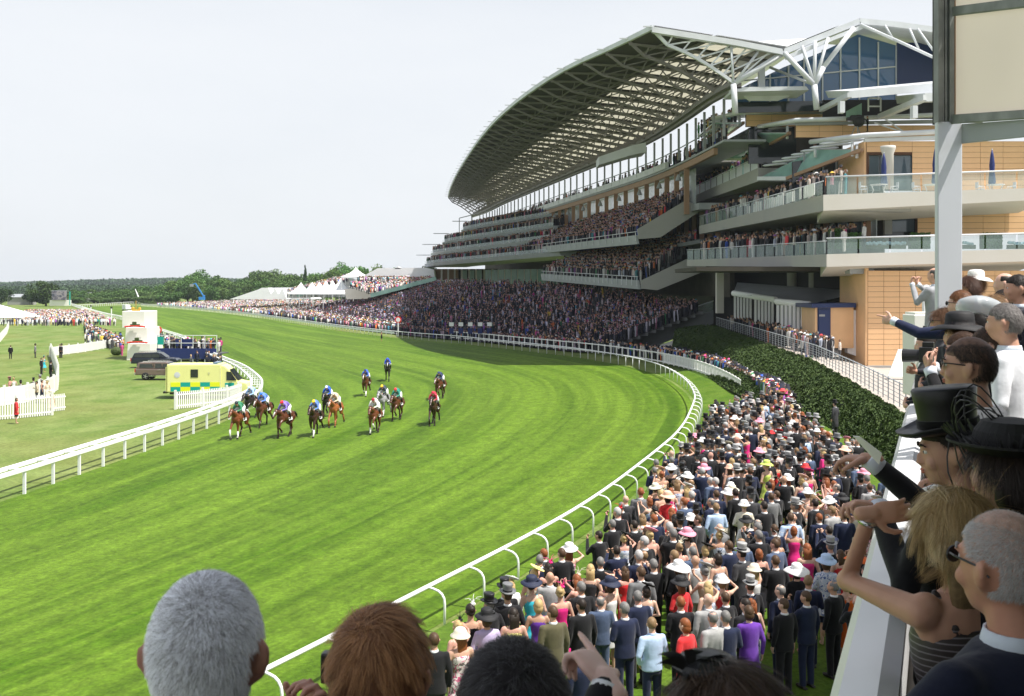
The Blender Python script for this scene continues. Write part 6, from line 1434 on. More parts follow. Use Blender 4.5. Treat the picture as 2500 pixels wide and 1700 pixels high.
def ambulance():
    # length along x: box body 4.4 m + cab; origin under the rear corner region centre
    x, y, z = G(405, 975, 0); root = empty('ambulance', (x, y+1.05, 0), R(3.5), 'pale yellow box-bodied ambulance with green checks parked by the white rail', 'ambulance')
    b = MB(); b.box((2.2, 0, 1.72), (4.4, 2.12, 2.30)); o = b.build('box_body', M['yellow'], None); o.parent = root; bevel(o, .07)
    c = MB(); side_prism(c, [(4.35, .55), (6.55, .55), (6.62, .95), (6.5, 1.28), (5.75, 1.45), (5.0, 2.45), (4.7, 2.72), (4.35, 2.80)], 1.95); o2 = c.build('cab', M['yellow'], None); o2.parent = root; bevel(o2, .08)
    def part(nm, mb, m, p=root): q = mb.build(nm, M[m], None); q.parent = p; return q
    w = MB(); w.extr([(5.02, -.985, 2.25), (5.18, -.985, 2.25), (5.70, -.985, 1.52), (4.85, -.985, 1.52), (4.85, -.985, 2.25)], (0, -.02, 0)); part('window', w, 'glass_dark', o2)
    w = MB(); w.quad((5.04, -.86, 2.40), (5.04, .86, 2.40), (5.74, .88, 1.50), (5.74, -.88, 1.50)); w.v = [(a+.05, b_, c_+.02) for a, b_, c_ in w.v]; part('windscreen', w, 'glass_dark', o2)
    w = MB(); w.extr([(1.95, -1.065, 2.45), (2.55, -1.065, 2.45), (2.55, -1.065, 1.78), (1.95, -1.065, 1.78)], (0, -.02, 0)); part('window', w, 'glass_dark', o)
    for k in range(5):
        for r_ in range(2):
            m = 'hi_green' if (k+r_) % 2 == 1 else 'hi_yellow'; x0 = .32+k*.80; w = MB(); w.box((x0+.4, -1.067, 1.20-.38*r_), (.795, .012, .375)); part('check_panel', w, m, o)
    w = MB(); w.box((5.1, -.98, 1.15), (.75, .012, .34)); part('check_panel', w, 'hi_green', o2); w = MB(); w.box((4.75, -.981, .86), (.7, .010, .14)); part('check_panel', w, 'hi_green', o2)
    # round badge and small crest on the box side
    w = MB(); w.rev([(.24, 0), (.24, .012)], 20); w.rev([(.16, .012), (.16, .018)], 20); xf_mb(w, Matrix.Translation((.85, -1.064, 2.0)) @ Matrix.Rotation(math.pi/2, 4, 'X')); part('badge', w, 'steel_white', o)
    for k in (-1, 1): w = MB(); w.beam((3.45+k*.07, -1.068, 2.22), (3.45+k*.02, -1.068, 2.02), .05, .01); part('crest', w, 'steel_grey', o)
    w = MB(); w.box((4.36, -1.0, 1.6), (.03, .12, 1.9)); part('seam', w, 'steel_grey')
    w = MB(); w.box((-.06, 0, 1.6), (.06, 2.0, 2.1)); part('rear_door', w, 'yellow'); 
    for s in (-1, 1): w = MB(); w.box((-.10, s*.85, 1.3), (.03, .16, .5)); part('tail_light', w, 'red_lens')
    w = MB(); w.box((-.16, 0, .55), (.3, 2.0, .16)); part('bumper', w, 'plastic_black'); w = MB(); w.box((6.62, 0, .55), (.16, 1.8, .3)); part('bumper', w, 'plastic_black')
    w = MB(); w.box((2.6, 0, .5), (4.8, 1.8, .25)); part('chassis', w, 'plastic_black')
    w = MB(); w.box((3.9, 0, 2.93), (.35, 1.7, .14)); part('light_bar', w, 'glass_blue')
    w = MB(); w.box((6.58, -.66, .98), (.1, .34, .26)); part('headlight', w, 'glass_pale'); w = MB(); w.box((6.58, .66, .98), (.1, .34, .26)); part('headlight', w, 'glass_pale')
    w = MB(); w.box((5.35, -1.12, 1.75), (.12, .22, .34)); part('mirror', w, 'plastic_black')
    wheels(root, [1.15, 5.65], .36, .92)
ambulance()
def pickup(px, py, rz, col, kind, label):
    x, y, z = G(px, py, 0); root = empty('parked_car', (x, y, 0), rz, label, 'car'); 
    def part(nm, mb, m, p=root, bv=0): q = mb.build(nm, M[m], None); q.parent = p; (bevel(q, bv) if bv else None); return q
    b = MB(); side_prism(b, [(0, .52), (5.1, .50), (5.2, .85), (5.0, 1.06), (3.9, 1.14), (0, 1.16)], 1.86); bo = part('body', b, col, bv=.09)
    if kind == 'pickup':
        c = MB(); side_prism(c, [(1.75, 1.12), (1.85, 1.78), (3.1, 1.80), (3.95, 1.12)], 1.62); ca = part('cabin', c, col, bv=.07)
        h = MB(); side_prism(h, [(.05, 1.14), (.25, 1.74), (1.80, 1.80), (1.80, 1.14)], 1.66); part('canopy', h, 'steel_grey' if False else col, bv=.08)
        wn_ = [(.42, 1.7, 1.24, 1.62), (1.98, 2.62, 1.20, 1.66), (2.72, 3.30, 1.20, 1.62)]
    else:
        c = MB(); side_prism(c, [(.05, 1.12), (.35, 1.72), (3.0, 1.80), (3.9, 1.12)], 1.66); ca = part('cabin', c, col, bv=.08); wn_ = [(.4, 1.25, 1.22, 1.62), (1.35, 2.25, 1.20, 1.64), (2.35, 3.1, 1.20, 1.60)]
    for s in (-1, 1):
        for x0, x1, z0, z1 in wn_: w = MB(); w.extr([(x0, s*.85, z0), (x1+.12, s*.85, z0), (x1-.04, s*.85, z1), (x0+.04, s*.85, z1)], (0, s*.02, 0)); part('window', w, 'glass_dark', ca)
    w = MB(); w.quad((3.16, -.72, 1.74), (3.16, .72, 1.74), (3.90, .78, 1.20), (3.90, -.78, 1.20)); w.v = [(a+.03, b_, c_+.03) for a, b_, c_ in w.v]; part('windscreen', w, 'glass_dark', ca)
    for s in (-1, 1): w = MB(); w.box((.0, s*.84, .98), (.08, .16, .36)); part('tail_light', w, 'red_lens'); w = MB(); w.box((5.1, s*.72, .84), (.1, .34, .2)); part('headlight', w, 'glass_pale'); w = MB(); w.beam((1.4, s*.97, .45), (3.6, s*.97, .45), .12, .06); part('side_step', w, 'chrome')
    w = MB(); w.box((-.06, 0, .62), (.16, 1.7, .2)); part('bumper', w, 'chrome'); w = MB(); w.box((2.4, -.95, 1.04), (.3, .03, .04)); part('door_handle', w, 'chrome')
    for s in (-1, 1): w = MB(); w.beam((.7, s*.7, 1.86), (2.9, s*.7, 1.88), .05, .05); part('roof_rail', w, 'chrome')
    w = MB(); w.box((3.15, -1.0, 1.18), (.12, .2, .2)); part('mirror', w, col); wheels(root, [1.05, 4.15], .40, .84)
pickup(338, 927, R(-1), 'car_brown', 'pickup', 'brown metallic pickup with hard canopy parked behind the ambulance')
pickup(325, 898, R(4), 'car_blue', 'suv', 'dark blue estate car with silver roof rails parked behind the brown pickup')

# ================================================================ TOWER OF WHITE BOXES
M['cream_paint'] = mat('cream_board', (.78, .77, .71), .6, var=.04, scale=.4); M['red_flower'] = mat('red_flowers', (.55, .03, .02), .8, var=.5, scale=5, bump=.6, bscale=8); M['shrub'] = mat('clipped_shrub', (.05, .075, .02), .8, var=.5, scale=6, bump=.8, bscale=9)
M['gold'] = mat('gilded_ornament', (.55, .36, .06), .4, metal=.5)
def tower():
    Yb = 129.0; x0, _, _ = P(312, 880, Yb); root = empty('judges_tower', (x0, Yb, 0), 0, 'tall tower of three stacked cream boxes edged with red flowers beside the finish', 'tower')
    root['_o'] = (x0, Yb, 0)
    def bx(pxl, pxr, pyt, pyb, y0, dep, lean=0.0, nm='box_stage'):
        a, b_ = P(pxl, pyt, Yb+y0), P(pxr, pyb, Yb+y0); mb = MB(); zb = max(0, b_[2]); x0, x1, z1 = a[0], b_[0], a[2]; k = lean
        mb.hexa([(x0-k, Yb+y0-k, zb), (x1+k, Yb+y0-k, zb), (x1+k, Yb+y0+dep, zb), (x0-k-1.0, Yb+y0+dep, zb)], [(x0, Yb+y0, z1), (x1, Yb+y0, z1), (x1, Yb+y0+dep, z1), (x0-.6, Yb+y0+dep, z1)])
        o = mb.build(nm, M['cream_paint'], root); return bevel(o, .05)
    bx(312, 367, 839, 884, 0, 4.6, .12); bx(307, 359, 800, 840, .9, 4.6, .08); bx(298, 353, 760, 801, 1.8, 4.7)
    for (pl, pr, py, y0) in ((305, 354, 799, .5), (311, 360, 838, -.35)):
        a, b_ = P(pl, py, Yb+y0), P(pr, py, Yb+y0); mb = MB(); n = 30
        for k in range(n): t = (k+.5)/n; ell(mb, (a[0]+(b_[0]-a[0])*t, Yb+y0-.05, a[2]+.04+.10*math.sin(t*math.pi)), (.11, .16, .09+.04*rng.random()), n=6, m=4)
        mb.build('flower_row', M['red_flower'], root, kind='stuff'); mb = MB(); cx = (a[0]+b_[0])/2
        mb.box((cx, Yb+y0+.02, a[2]+.28), (1.2, .3, .2)); mb.box((cx-.08, Yb+y0+.02, a[2]+.52), (.5, .3, .32)); bevel(mb.build('shrub_crest', M['shrub'], root), .05)
    mb = MB(); a = P(332, 760, Yb+3); mb.box((a[0], Yb+3, a[2]+.12), (.9, .4, .24)); mb.tube([(a[0], Yb+3, a[2]), (a[0], Yb+3, a[2]+1.35)], .05, 6); ell(mb, (a[0]-.4, Yb+3, a[2]+.3), (.26, .12, .26)); ell(mb, (a[0]+.45, Yb+3, a[2]+.28), (.24, .12, .22)); mb.build('gilt_ornament', M['gold'], root)
    b2 = MB(); g_ = G(284, 868, 0)
    sh = empty('round_shrub', (g_[0], g_[1], 0), 0, 'dark clipped round shrub at the foot of the cream tower', 'shrub'); ell(b2, (0, 0, .55), (.75, .6, .6), n=14, m=9); b2.build('foliage', M['shrub'], None, smooth=True).parent = sh
tower()
# ================================================================ PALING FENCES, HOARDINGS, POSTS IN THE INFIELD
def paling(name, label, pts, h=1.25, solid=False, gap=.17, pw=.09):
    root = empty(name, (pts[0][0], pts[0][1], 0), 0, label, 'fence'); c = cumlen(pts)
    mb = MB()
    for a, b_ in zip(pts, pts[1:]):
        mb.beam((a[0], a[1], .25), (b_[0], b_[1], .25), .05, .10); mb.beam((a[0], a[1], h-.25), (b_[0], b_[1], h-.25), .05, .10)
    mb.build('rail', M['white_paint'], root, kind='stuff')
    s = 0; mb = MB()
    if solid:
        for a, b_ in zip(pts, pts[1:]): mb.beam((a[0], a[1], h/2), (b_[0], b_[1], h/2), .04, h-.1)
    else:
        while s < c[-1]:
            j = min(len(c)-2, int(np.searchsorted(c, s, side='right'))-1); p = lerp(pts[j], pts[j+1], (s-c[j])/(c[j+1]-c[j])); d = (pts[j+1][0]-pts[j][0], pts[j+1][1]-pts[j][1]); mb.box((p[0], p[1], h/2), (pw, .03, h-.06), math.atan2(d[1], d[0])); s += gap
    mb.build('palings', M['white_paint'], root, kind='stuff'); s = 0
    pm = MB(); pm.box((0, 0, h/2+.06), (.15, .15, h+.12)); pme = pm.mesh('post', M['white_paint'])
    while s < c[-1]+.01:
        j = max(0, min(len(c)-2, int(np.searchsorted(c, s, side='right'))-1)); p = lerp(pts[j], pts[j+1], (s-c[j])/(c[j+1]-c[j])); o = link_mesh('post', pme, root, (p[0]-root.location.x, p[1]-root.location.y, 0)); s += max(2.4, c[-1]/math.ceil(c[-1]/2.6))
def gl(*pp): return [G(x, y, 0)[:2] for x, y in pp]
paling('paling_fence', 'white paling fence panel standing in front of the parked ambulance', gl((428, 1000), (470, 996), (560, 985), (590, 975)), 1.35)
paling('paling_fence', 'white paling fence running across the infield lawn at the left edge', gl((-60, 1030), (36, 1023), (127, 1014)), 1.55)
paling('paling_fence', 'short gate length of white palings jutting right of the left-edge fence', gl((127, 1006), (160, 1002)), 1.3)
paling('paling_fence', 'white board fence curving back from the left-edge palings to the corner', gl((-60, 1000), (60, 985), (110, 970), (139, 955), (142, 930), (133, 895), (124, 868)), 1.5, True)
paling('paling_fence', 'white fence running right from the infield corner towards the tower', gl((122, 871), (200, 861), (292, 845)), 1.3, True)
paling('paling_fence', 'white board fence at the far left edge near the tent', gl((-60, 850), (0, 835), (16, 815), (21, 800)), 1.3, True)
for k, (px, py) in enumerate(((56, 814), (112, 811), (167, 808), (222, 805))):
    x, y, z = G(px, py, 0); mb = MB(); mb.box((0, 0, .55), (2.2, .6, 1.1)); mb.box((0, 0, 1.12), (2.3, .7, .06)); o = mb.build('counter', M['cream_paint'], world_origin=(x, y, 0)); bevel(o, .03); tag(o, ('cream bar counter at the left edge of the infield row', 'second cream counter from the left in the infield row', 'third cream counter from the left in the infield row', 'rightmost cream counter, nearest the tower')[k], 'counter', 'cream counters in the infield')
M['sign_red'] = mat('sign_red', (.70, .03, .02), .5)
def finish_post(px, py, pyb, label, Y=None):
    x, y, z = G(px, pyb, 0); root = empty('winning_post', (x, y, 0), 0, label, 'post'); zt = CZ-(py-HY)/F*y
    mb = MB(); mb.tube([(0, 0, 0), (0, 0, zt-.5)], .11, 8); mb.build('pole', M['white'], None).parent = root
    mb = MB(); mb.rev([(.62, -.05), (.62, .05)], 24); xf_mb(mb, Matrix.Translation((0, 0, zt)) @ Matrix.Rotation(math.pi/2, 4, 'X')); mb.build('red_ring', M['sign_red'], None).parent = root
    mb = MB(); mb.rev([(.40, -.075), (.40, .075)], 24); xf_mb(mb, Matrix.Translation((0, 0, zt)) @ Matrix.Rotation(math.pi/2, 4, 'X')); mb.build('white_disc', M['white'], None).parent = root
finish_post(386, 806, 838, 'white winning post topped by a red-ringed disc, beside the cream tower')
finish_post(972, 781, 822, 'white winning post topped by a red-ringed disc in front of the dark crowd')
# photographers' stand: scaffold and blue hoarding
def scaffold():
    x, y, z = G(367, 886, 0); root = empty('press_stand', (x, y+2, 0), R(-4), 'low scaffold press stand with blue hoarding between tower and parked cars', 'stand')
    def part(nm, mb, m): q = mb.build(nm, M[m], None); q.parent = root
    mb = MB(); mb.box((3.9, 0, 1.0), (7.6, .12, 1.3)); part('hoarding', mb, 'canvas_blue')
    for k in range(6): mb = MB(); mb.tube([(.2+k*1.5, 0, 0), (.2+k*1.5, 0, 3.3)], .05, 6); part('upright', mb, 'steel_white')
    for z_ in (2.3, 3.25): mb = MB(); mb.tube([(.2, 0, z_), (7.7, 0, z_)], .045, 6); part('cross_bar', mb, 'steel_white')
    mb = MB(); mb.box((3.9, 2.2, .9), (7.6, 4.2, .12)); part('deck', mb, 'concrete_dark'); mb = MB(); mb.box((3.2, 1.2, 2.3), (2.4, .1, .9)); part('hoarding', mb, 'canvas_blue'); mb = MB(); mb.box((.6, -.1, 2.6), (.8, .06, 1.0)); part('banner', mb, 'hi_green')
    pp = []
    for _ in range(46): pp.append((x+rng.uniform(.2, 8), y+2+rng.uniform(.4, 3.9), 1.0))
    for _ in range(120):
        t = rng.random(); s_ = G(372+150*t, 832+47*t, 0); pp.append((s_[0]+rng.uniform(-2.2, .6), s_[1]+rng.uniform(-2, 2), 0))
    for _ in range(12): s_ = G(455+85*rng.random(), 892+16*rng.random(), 0); pp.append((s_[0], s_[1], 0))
    crowd('press_crowd', 'photographers and guests in dark suits packed beside the scaffold press stand', pp, R(-60), mix=(.78, .16, .06), hats=(.6, .3, .1), seed=30, spread=.9)
scaffold()

# ================================================================ TENTS, SMALL STAND, SCREEN, CRANE
def pagoda(px, pyb, pyt, w, Y, label):
    x = (px-HX)/F*Y; zb = CZ-(pyb-HY)/F*Y; zt = CZ-(pyt-HY)/F*Y; root = empty('pagoda_tent', (x, Y, 0), 0, label, 'tent', 'small pointed white tents')
    mb = MB(); h = w/2; ring = [[(-h, -h), (h, -h), (h, h), (-h, h)]]; prof = [(1, zb), (.72, zb+(zt-zb)*.16), (.42, zb+(zt-zb)*.38), (.18, zb+(zt-zb)*.68), (.02, zt)]
    vs = [(cx*h*r, cy*h*r, z) for r, z in prof for cx, cy in ((-1, -1), (1, -1), (1, 1), (-1, 1))]; fs = [(i*4+k, i*4+(k+1) % 4, (i+1)*4+(k+1) % 4, (i+1)*4+k) for i in range(4) for k in range(4)]
    mb.add(vs, fs); mb.build('roof', M['fabric_tent'], None).parent = root; mb = MB(); mb.box((0, 0, max(.1, zb)-.2), (w, w, .4)); mb.build('valance', M['fabric_tent'], None).parent = root
    for sx in (-1, 1):
        for sy in (-1, 1): mb = MB(); mb.box((sx*h*.97, sy*h*.97, zb/2), (.12, .12, zb)); mb.build('leg', M['white'], None).parent = root
for k, (px, pt) in enumerate(((735, 690), (762, 690), (780, 689), (796, 686), (812, 685), (832, 680))):
    pagoda(px, 716, pt, 7.0 if k < 5 else 9, 330-6*k, ('leftmost of the row of small pointed tents', 'second pointed tent from the left in the row', 'third pointed tent from the left in the row', 'fourth pointed tent from the left in the row', 'fifth pointed tent from the left in the row', 'largest, rightmost pointed tent of the low row')[k])
pagoda(869, 676, 653, 7.5, 300, 'tall pointed tent high beside the roofed stand')
def marquee(name, label, poly_gable, Y, depth, zbase=0):
    """poly in px: closed outline seen from the front"""
    pts = [P(x, y, Y) for x, y in poly_gable]; x0 = sum(p[0] for p in pts)/len(pts); root = empty(name, (x0, Y, 0), 0, label, 'tent'); mb = MB()
    mb.extr([(p[0]-x0, 0, p[2]) for p in pts], (0, depth, 0)); mb.build('canvas_shell', M['fabric_tent'], None).parent = root; return root, x0
marquee('marquee', 'long low white marquee with sloping left end behind the straight crowd', [(560, 731), (628, 708), (640, 703), (740, 702), (760, 731)], 360, 20)
r_, x0 = marquee('marquee', 'white marquee roof with three small peaks at the left of the tents', [(628, 731), (636, 704), (655, 703), (662, 718), (672, 704), (680, 718), (690, 704), (700, 730)], 352, 6)
# roofed white stand with crowds
def white_stand():
    Y = 290; root = empty('white_stand', P(960, 731, Y)[:2]+(0,), 0, 'long white-roofed temporary stand left of the grandstand, crowded on two levels', 'stand'); root['_o'] = tuple(root.location)
    def z(name, pts, m, dep, dz=0): mb = MB(); mb.extr([P(x, y, Y) for x, y in pts], (0, dep, dz)); return mb.build(name, M[m], root)
    z('roof', [(884, 676), (922, 655), (1040, 654), (1060, 660), (1062, 676)], 'fabric_tent', 22); z('roof_peak', [(962, 657), (971, 651), (980, 657)], 'fabric_tent', 5)
    z('rear_wall', [(872, 676), (1062, 676), (1062, 700), (872, 700)], 'interior', 1, 0)
    for x in (872, 915, 962, 1000, 1060): z('post', [(x, 676), (x+2, 676), (x+2, 700), (x, 700)], 'white', .4)
    z('front_board', [(866, 690), (962, 690), (962, 696), (866, 696)], 'steel_white', .4); z('end_wall', [(1005, 676), (1062, 676), (1062, 690), (1005, 690)], 'fabric_tent', .8)
    z('side_box', [(840, 706), (912, 704), (922, 730), (846, 731)], 'stone_white', 3)
    mb = MB(); a, b_, c_, d_ = P(905, 716, 262), P(1040, 690, 262), P(1040, 684, 288), P(850, 700, 288); mb.quad(a, b_, c_, d_); mb.build('tier', M['concrete'], root)
    mb = MB(); a, b_ = P(905, 722, 261), P(1065, 672+8, 258); mb.beam(a, b_, .2, 1.0); mb.build('balustrade', M['glass_green'], root)
    pp = []
    for _ in range(420): x = rng.uniform(874, 1000); p = P(x, 690+rng.uniform(-1, 1), Y-1.5-rng.random()*2); pp.append(p)
    for _ in range(700): t, u = rng.random(), rng.random(); q = lerp(lerp(P(850, 702, 286), P(1050, 688, 286), t), lerp(P(905, 721, 262), P(1055, 694, 262), t), u); pp.append(q)
    for _ in range(120): x = rng.uniform(855, 905); pp.append(P(x, 703, Y-4))
    crowd('white_stand_crowd', 'sunlit crowd filling the open steps of the white-roofed stand', pp, R(40), mix=(.3, .5, .2), hats=(.7, .1, .2), seed=33)
white_stand()
def slope_stand():
    Y = 345; root = empty('open_stand', P(800, 700, Y)[:2]+(0,), 0, 'steep open spectator stand rising to the right behind the tents', 'stand'); root['_o'] = tuple(root.location)
    mb = MB(); mb.extr([P(x, y, Y) for x, y in ((700, 716), (815, 676), (855, 676), (866, 682), (866, 725), (700, 728))], (0, 12, 0)); mb.build('tier', M['steel_grey'], root)
    mb = MB(); mb.beam(P(725, 722, Y-3), P(860, 676, Y-3), .3, 1.2); mb.build('balustrade', M['glass_green'], root); pp = []
    for _ in range(620): t = rng.random(); u = rng.random(); pp.append(P(702+t*150, 717-t*38+u*8, Y-1-u*3))
    crowd('open_stand_crowd', 'spectators on the steep open stand behind the pointed tents', pp, R(40), mix=(.3, .52, .18), hats=(.7, .1, .2), seed=34)
slope_stand()
x, y, z = P(-30, 770, 260); root = empty('marquee', (x, y, 0), 0, 'big pointed white marquee cut by the left edge of the picture', 'tent'); mb = MB(); zt = P(0, 747, 260)[2]; ztp = P(0, 742, 260)[2]
mb.add([(-9, -6, 1.6), (11, -6, 1.6), (11, 6, 1.6), (-9, 6, 1.6), (-2, 0, 5.2), (2, 0, 5.0)], [(0, 1, 5, 4), (1, 2, 5), (2, 3, 4, 5), (3, 0, 4)]); mb.build('roof', M['fabric_tent'], None).parent = root; mb = MB(); mb.box((1, 0, .8), (19.6, 11.6, 1.6)); mb.build('wall', M['fabric_tent'], None).parent = root
# big screen on a cream base
Y = 470; o0 = P(143, 745, Y); root = empty('big_screen', (o0[0], Y, 0), 0, 'large video screen on a cream base in front of the big tree', 'screen'); root['_o'] = tuple(root.location)
def z2(name, pts, m, dep, YY=Y): mb = MB(); mb.extr([P(x, y, YY) for x, y in pts], (0, dep, 0)); return mb.build(name, M[m], root)
M['screen'] = floral('screen_picture', (.12, .11, .15), [(.22, .2, .26), (.05, .06, .09), (.30, .27, .3)], .35, .5)
z2('base', [(121, 733), (165, 733), (165, 747), (121, 747)], 'cream_paint', 4); z2('screen_panel', [(126, 711), (161, 711), (161, 733), (126, 733)], 'screen', .6, Y-.6); z2('frame', [(125, 709.5), (162, 709.5), (162, 711), (125, 711)], 'steel_grey', 1)
z2('lighting_mast', [(169, 712), (171, 712), (171, 746), (169, 746)], 'hi_green', .4)
# distant low buildings
for px0, px1, pt, pb, Y, m, label in ((18, 71, 726, 745, 520, 'concrete', 'long low grey building at the edge of the trees on the left'), (197, 217, 719, 733, 700, 'stone_white', 'small pale house front among the far trees')):
    o0 = P((px0+px1)/2, pb, Y); root = empty('low_building', (o0[0], Y, 0), 0, label, 'building'); root['_o'] = tuple(root.location); mb = MB(); a, b_ = P(px0, pt, Y), P(px1, pb, Y); mb.box(((a[0]+b_[0])/2, Y+4, a[2]/2), (b_[0]-a[0], 8, a[2])); mb.build('wall', M[m], root)
    mb = MB(); mb.add([(a[0]-.5, Y-.5, a[2]), (b_[0]+.5, Y-.5, a[2]), (b_[0]+.5, Y+8.5, a[2]), (a[0]-.5, Y+8.5, a[2]), (a[0], Y+4, a[2]+1.6), (b_[0], Y+4, a[2]+1.6)], [(0, 1, 5, 4), (2, 3, 4, 5), (1, 2, 5), (3, 0, 4)]); mb.build('roof', M['steel_grey'], root)
# blue boom lift and a pale crane mast
M['crane_blue'] = mat('blue_boom_paint', (.03, .22, .60), .4)
Y = 520; o0 = P(494, 728, Y); root = empty('boom_lift', (o0[0], Y, 0), 0, 'bright blue boom lift raised above the far crowd', 'crane'); root['_o'] = tuple(root.location)
for nm, a, b_, w in (('base_frame', (486, 729), (500, 729), 1.5), ('lower_boom', (494, 729), (500, 722), .6), ('boom', (499, 727), (477, 692), .55), ('jib', (477, 692), (469, 695), .4)):
    mb = MB(); mb.beam(P(*a, Y), P(*b_, Y), w, w); mb.build(nm, M['crane_blue'], root)
mb = MB(); mb.box(P(468, 697, Y), (1.6, 1.2, 1.3)); mb.build('basket', M['steel_grey'], root)
Y = 560; o0 = P(340, 730, Y); root = empty('mast', (o0[0], Y, 0), 0, 'thin white curved mast above the far left crowd', 'mast'); root['_o'] = tuple(root.location); mb = MB(); mb.tube([P(339, 729, Y), P(334, 716, Y), P(330, 706, Y)], [.5, .35, .2], 6); mb.build('pole', M['white'], root)
# white vehicle on the far course and paddock rails, parked vans
for k, (px, py, Y, wd, label) in enumerate(((310, 757, 395, 3.0, 'white van driving far down the course behind the tower'), (280, 738, 560, 6.5, 'long white truck parked far off in front of the trees'), (246, 738, 570, 4.6, 'cream van parked far off left of the white truck'), (222, 738, 575, 4.6, 'white van parked far off, third from the white truck'))):
    x, y, z = P(px, py, Y); root = empty('parked_van', (x, Y, 0), R(60 if k == 0 else 5), label, 'van'); mb = MB(); side_prism(mb, [(-wd/2, .5), (wd/2, .5), (wd/2, 1.2), (wd/2-.9, 2.3), (-wd/2, 2.4)], 2.1); bevel(mb.build('body', M['white'], None), .12).parent = root
    mb = MB(); mb.box((wd/2-.5, 0, 1.65), (.5, 2.14, .5)); mb.build('window', M['glass_dark'], None).parent = root; wheels(root, [-wd/3, wd/3], .4, .9)
# paddock rails and distant white rails at the left
for (p0, p1, n, lab) in (((-40, 772), (205, 764), 46, 'white rail across the far end of the infield, in front of the big screen'), ((190, 752), (345, 741), 34, 'far white rail curving along the course beyond the tower')):
    a, b_ = G(*p0, 0), G(*p1, 0); root = empty('far_rail', a, 0, lab, 'rail'); root['_o'] = a; mb = MB(); mb.beam((a[0], a[1], 1.2), (b_[0], b_[1], 1.2), .14, .16); mb.build('rail_bar', M['white'], root); pm = MB(); pm.box((0, 0, .6), (.16, .16, 1.2)); pme = pm.mesh('post', M['white'])
    for k in range(n): p = lerp(a, b_, k/(n-1)); link_mesh('post', pme, root, (p[0]-a[0], p[1]-a[1], 0))
# two white marker posts of the far course
for px, pt, pb, lab in ((222, 749, 764, 'slim white marker post with dark top at the course edge, left one'), (272, 753, 782, 'slim white marker post with dark top nearer the tower')):
    x, y, z = G(px, pb, 0); root = empty('marker_post', (x, y, 0), 0, lab, 'post'); h = CZ-(pt-HY)/F*y; mb = MB(); mb.tube([(0, 0, 0), (0, 0, h)], .16, 8); mb.build('pole', M['white'], None).parent = root; mb = MB(); mb.box((0, 0, h+.2), (.5, .3, .5)); mb.build('lamp_head', M['plastic_black'], None).parent = root
# bookmakers' pitches: white boards over blue bags in the dark crowd
for k, px in enumerate((1102, 1125, 1148, 1172, 1195)):
    Y = 168; x, y, z = P(px, 795, Y); root = empty('bookmaker_stand', (x, Y, 0), 0, ('leftmost white board stand with blue panel in the dark crowd', 'second white board stand from the left in the dark crowd', 'middle white board stand in the dark crowd', 'fourth white board stand from the left in the dark crowd', 'rightmost white board stand with blue panel in the dark crowd')[k], 'board', 'white board stands in the crowd')
    zb = CZ-(792-HY)/F*Y; mb = MB(); mb.box((0, 0, zb), (.75, .12, .62)); mb.build('board', M['white'], None).parent = root; mb = MB(); mb.box((0, 0, zb-1.1), (.75, .15, .9)); mb.build('panel', M['canvas_blue'], None).parent = root; mb = MB(); mb.tube([(0, .1, 0), (0, .1, zb)], .05, 6); mb.build('pole', M['steel_grey'], None).parent = root
# ================================================================ TREES
M['foliage'] = mat('tree_foliage', (.045, .082, .018), .65, var=.35, scale=.25, obj=True, spec=.25); M['bark'] = mat('bark', (.06, .045, .03), .9, var=.3, scale=3)
def tree_template(seed, shape='round', n=3400):
    g_ = np.random.default_rng(seed); lobes = []
    for k in range(17 if shape != 'cone' else 9):
        if shape == 'cone': u = k/8; c = (g_.normal()*.05, g_.normal()*.05, .25+u*.7); r = .30*(1-u)+.05
        else:
            a = g_.uniform(0, 6.28); rr = g_.uniform(0, .34); h = g_.uniform(.20, .82); c = (rr*math.cos(a), rr*math.sin(a), h); r = g_.uniform(.14, .24)*(1.15-abs(h-.55))
        lobes.append((*c, r))
    pos = []; lb = np.array(lobes)
    k = g_.integers(len(lb), size=n); v = g_.normal(size=(n, 3)); v /= np.linalg.norm(v, axis=1)[:, None]; rad = lb[k, 3]*g_.uniform(.62, 1.08, n); pos = lb[k, :3]+v*rad[:, None]*np.array([1, 1, .85])
    u = g_.normal(size=(n, 3)); u /= np.linalg.norm(u, axis=1)[:, None]; w = g_.normal(size=(n, 3)); w -= u*np.sum(u*w, axis=1)[:, None]; w /= np.linalg.norm(w, axis=1)[:, None]
    cr = leaf_mesh('crown', pos, u, w, g_.uniform(.018, .040, n)[:, None], M['foliage'])
    t = MB(); t.tube([(0, 0, 0), (.01, 0, .25), (0, .01, .5), (.0, 0, .75)], [.026, .020, .014, .005], 7)
    for c in lobes[:6]: t.tube([(0, 0, .22+.2*rng.random()), (c[0]*.6, c[1]*.6, c[2]*.85), c[:3]], [.012, .008, .003], 5)
    return cr, t.mesh('trunk', M['bark'], smooth=True)
TT = [tree_template(40), tree_template(41), tree_template(42), tree_template(43, 'cone', 1800)]
def tree(px, Y, pyt, wpx, k, tone, label, group='trees behind the racecourse'):
    x = (px-HX)/F*Y; h = CZ-(pyt-HY)/F*Y; w = wpx/F*Y; root = empty('tree', (x, Y, -.2), rng.uniform(0, 6), label, 'tree', group); cr, tk = TT[k]; s = (w/.95, w/.95, h/.93)
    o = link_mesh('crown', cr, root, None, (*[c*tone[i] for i, c in enumerate((.045, .085, .02))],)); o.scale = s; o = link_mesh('trunk', tk, root); o.scale = s
prof_ = [(0, 700), (60, 706), (180, 706), (330, 700), (400, 692), (440, 672), (478, 660), (520, 668), (575, 684), (602, 672), (640, 657), (680, 661), (735, 664), (760, 668), (800, 652), (850, 645), (880, 650), (930, 646), (985, 655), (1040, 652), (1062, 662)]
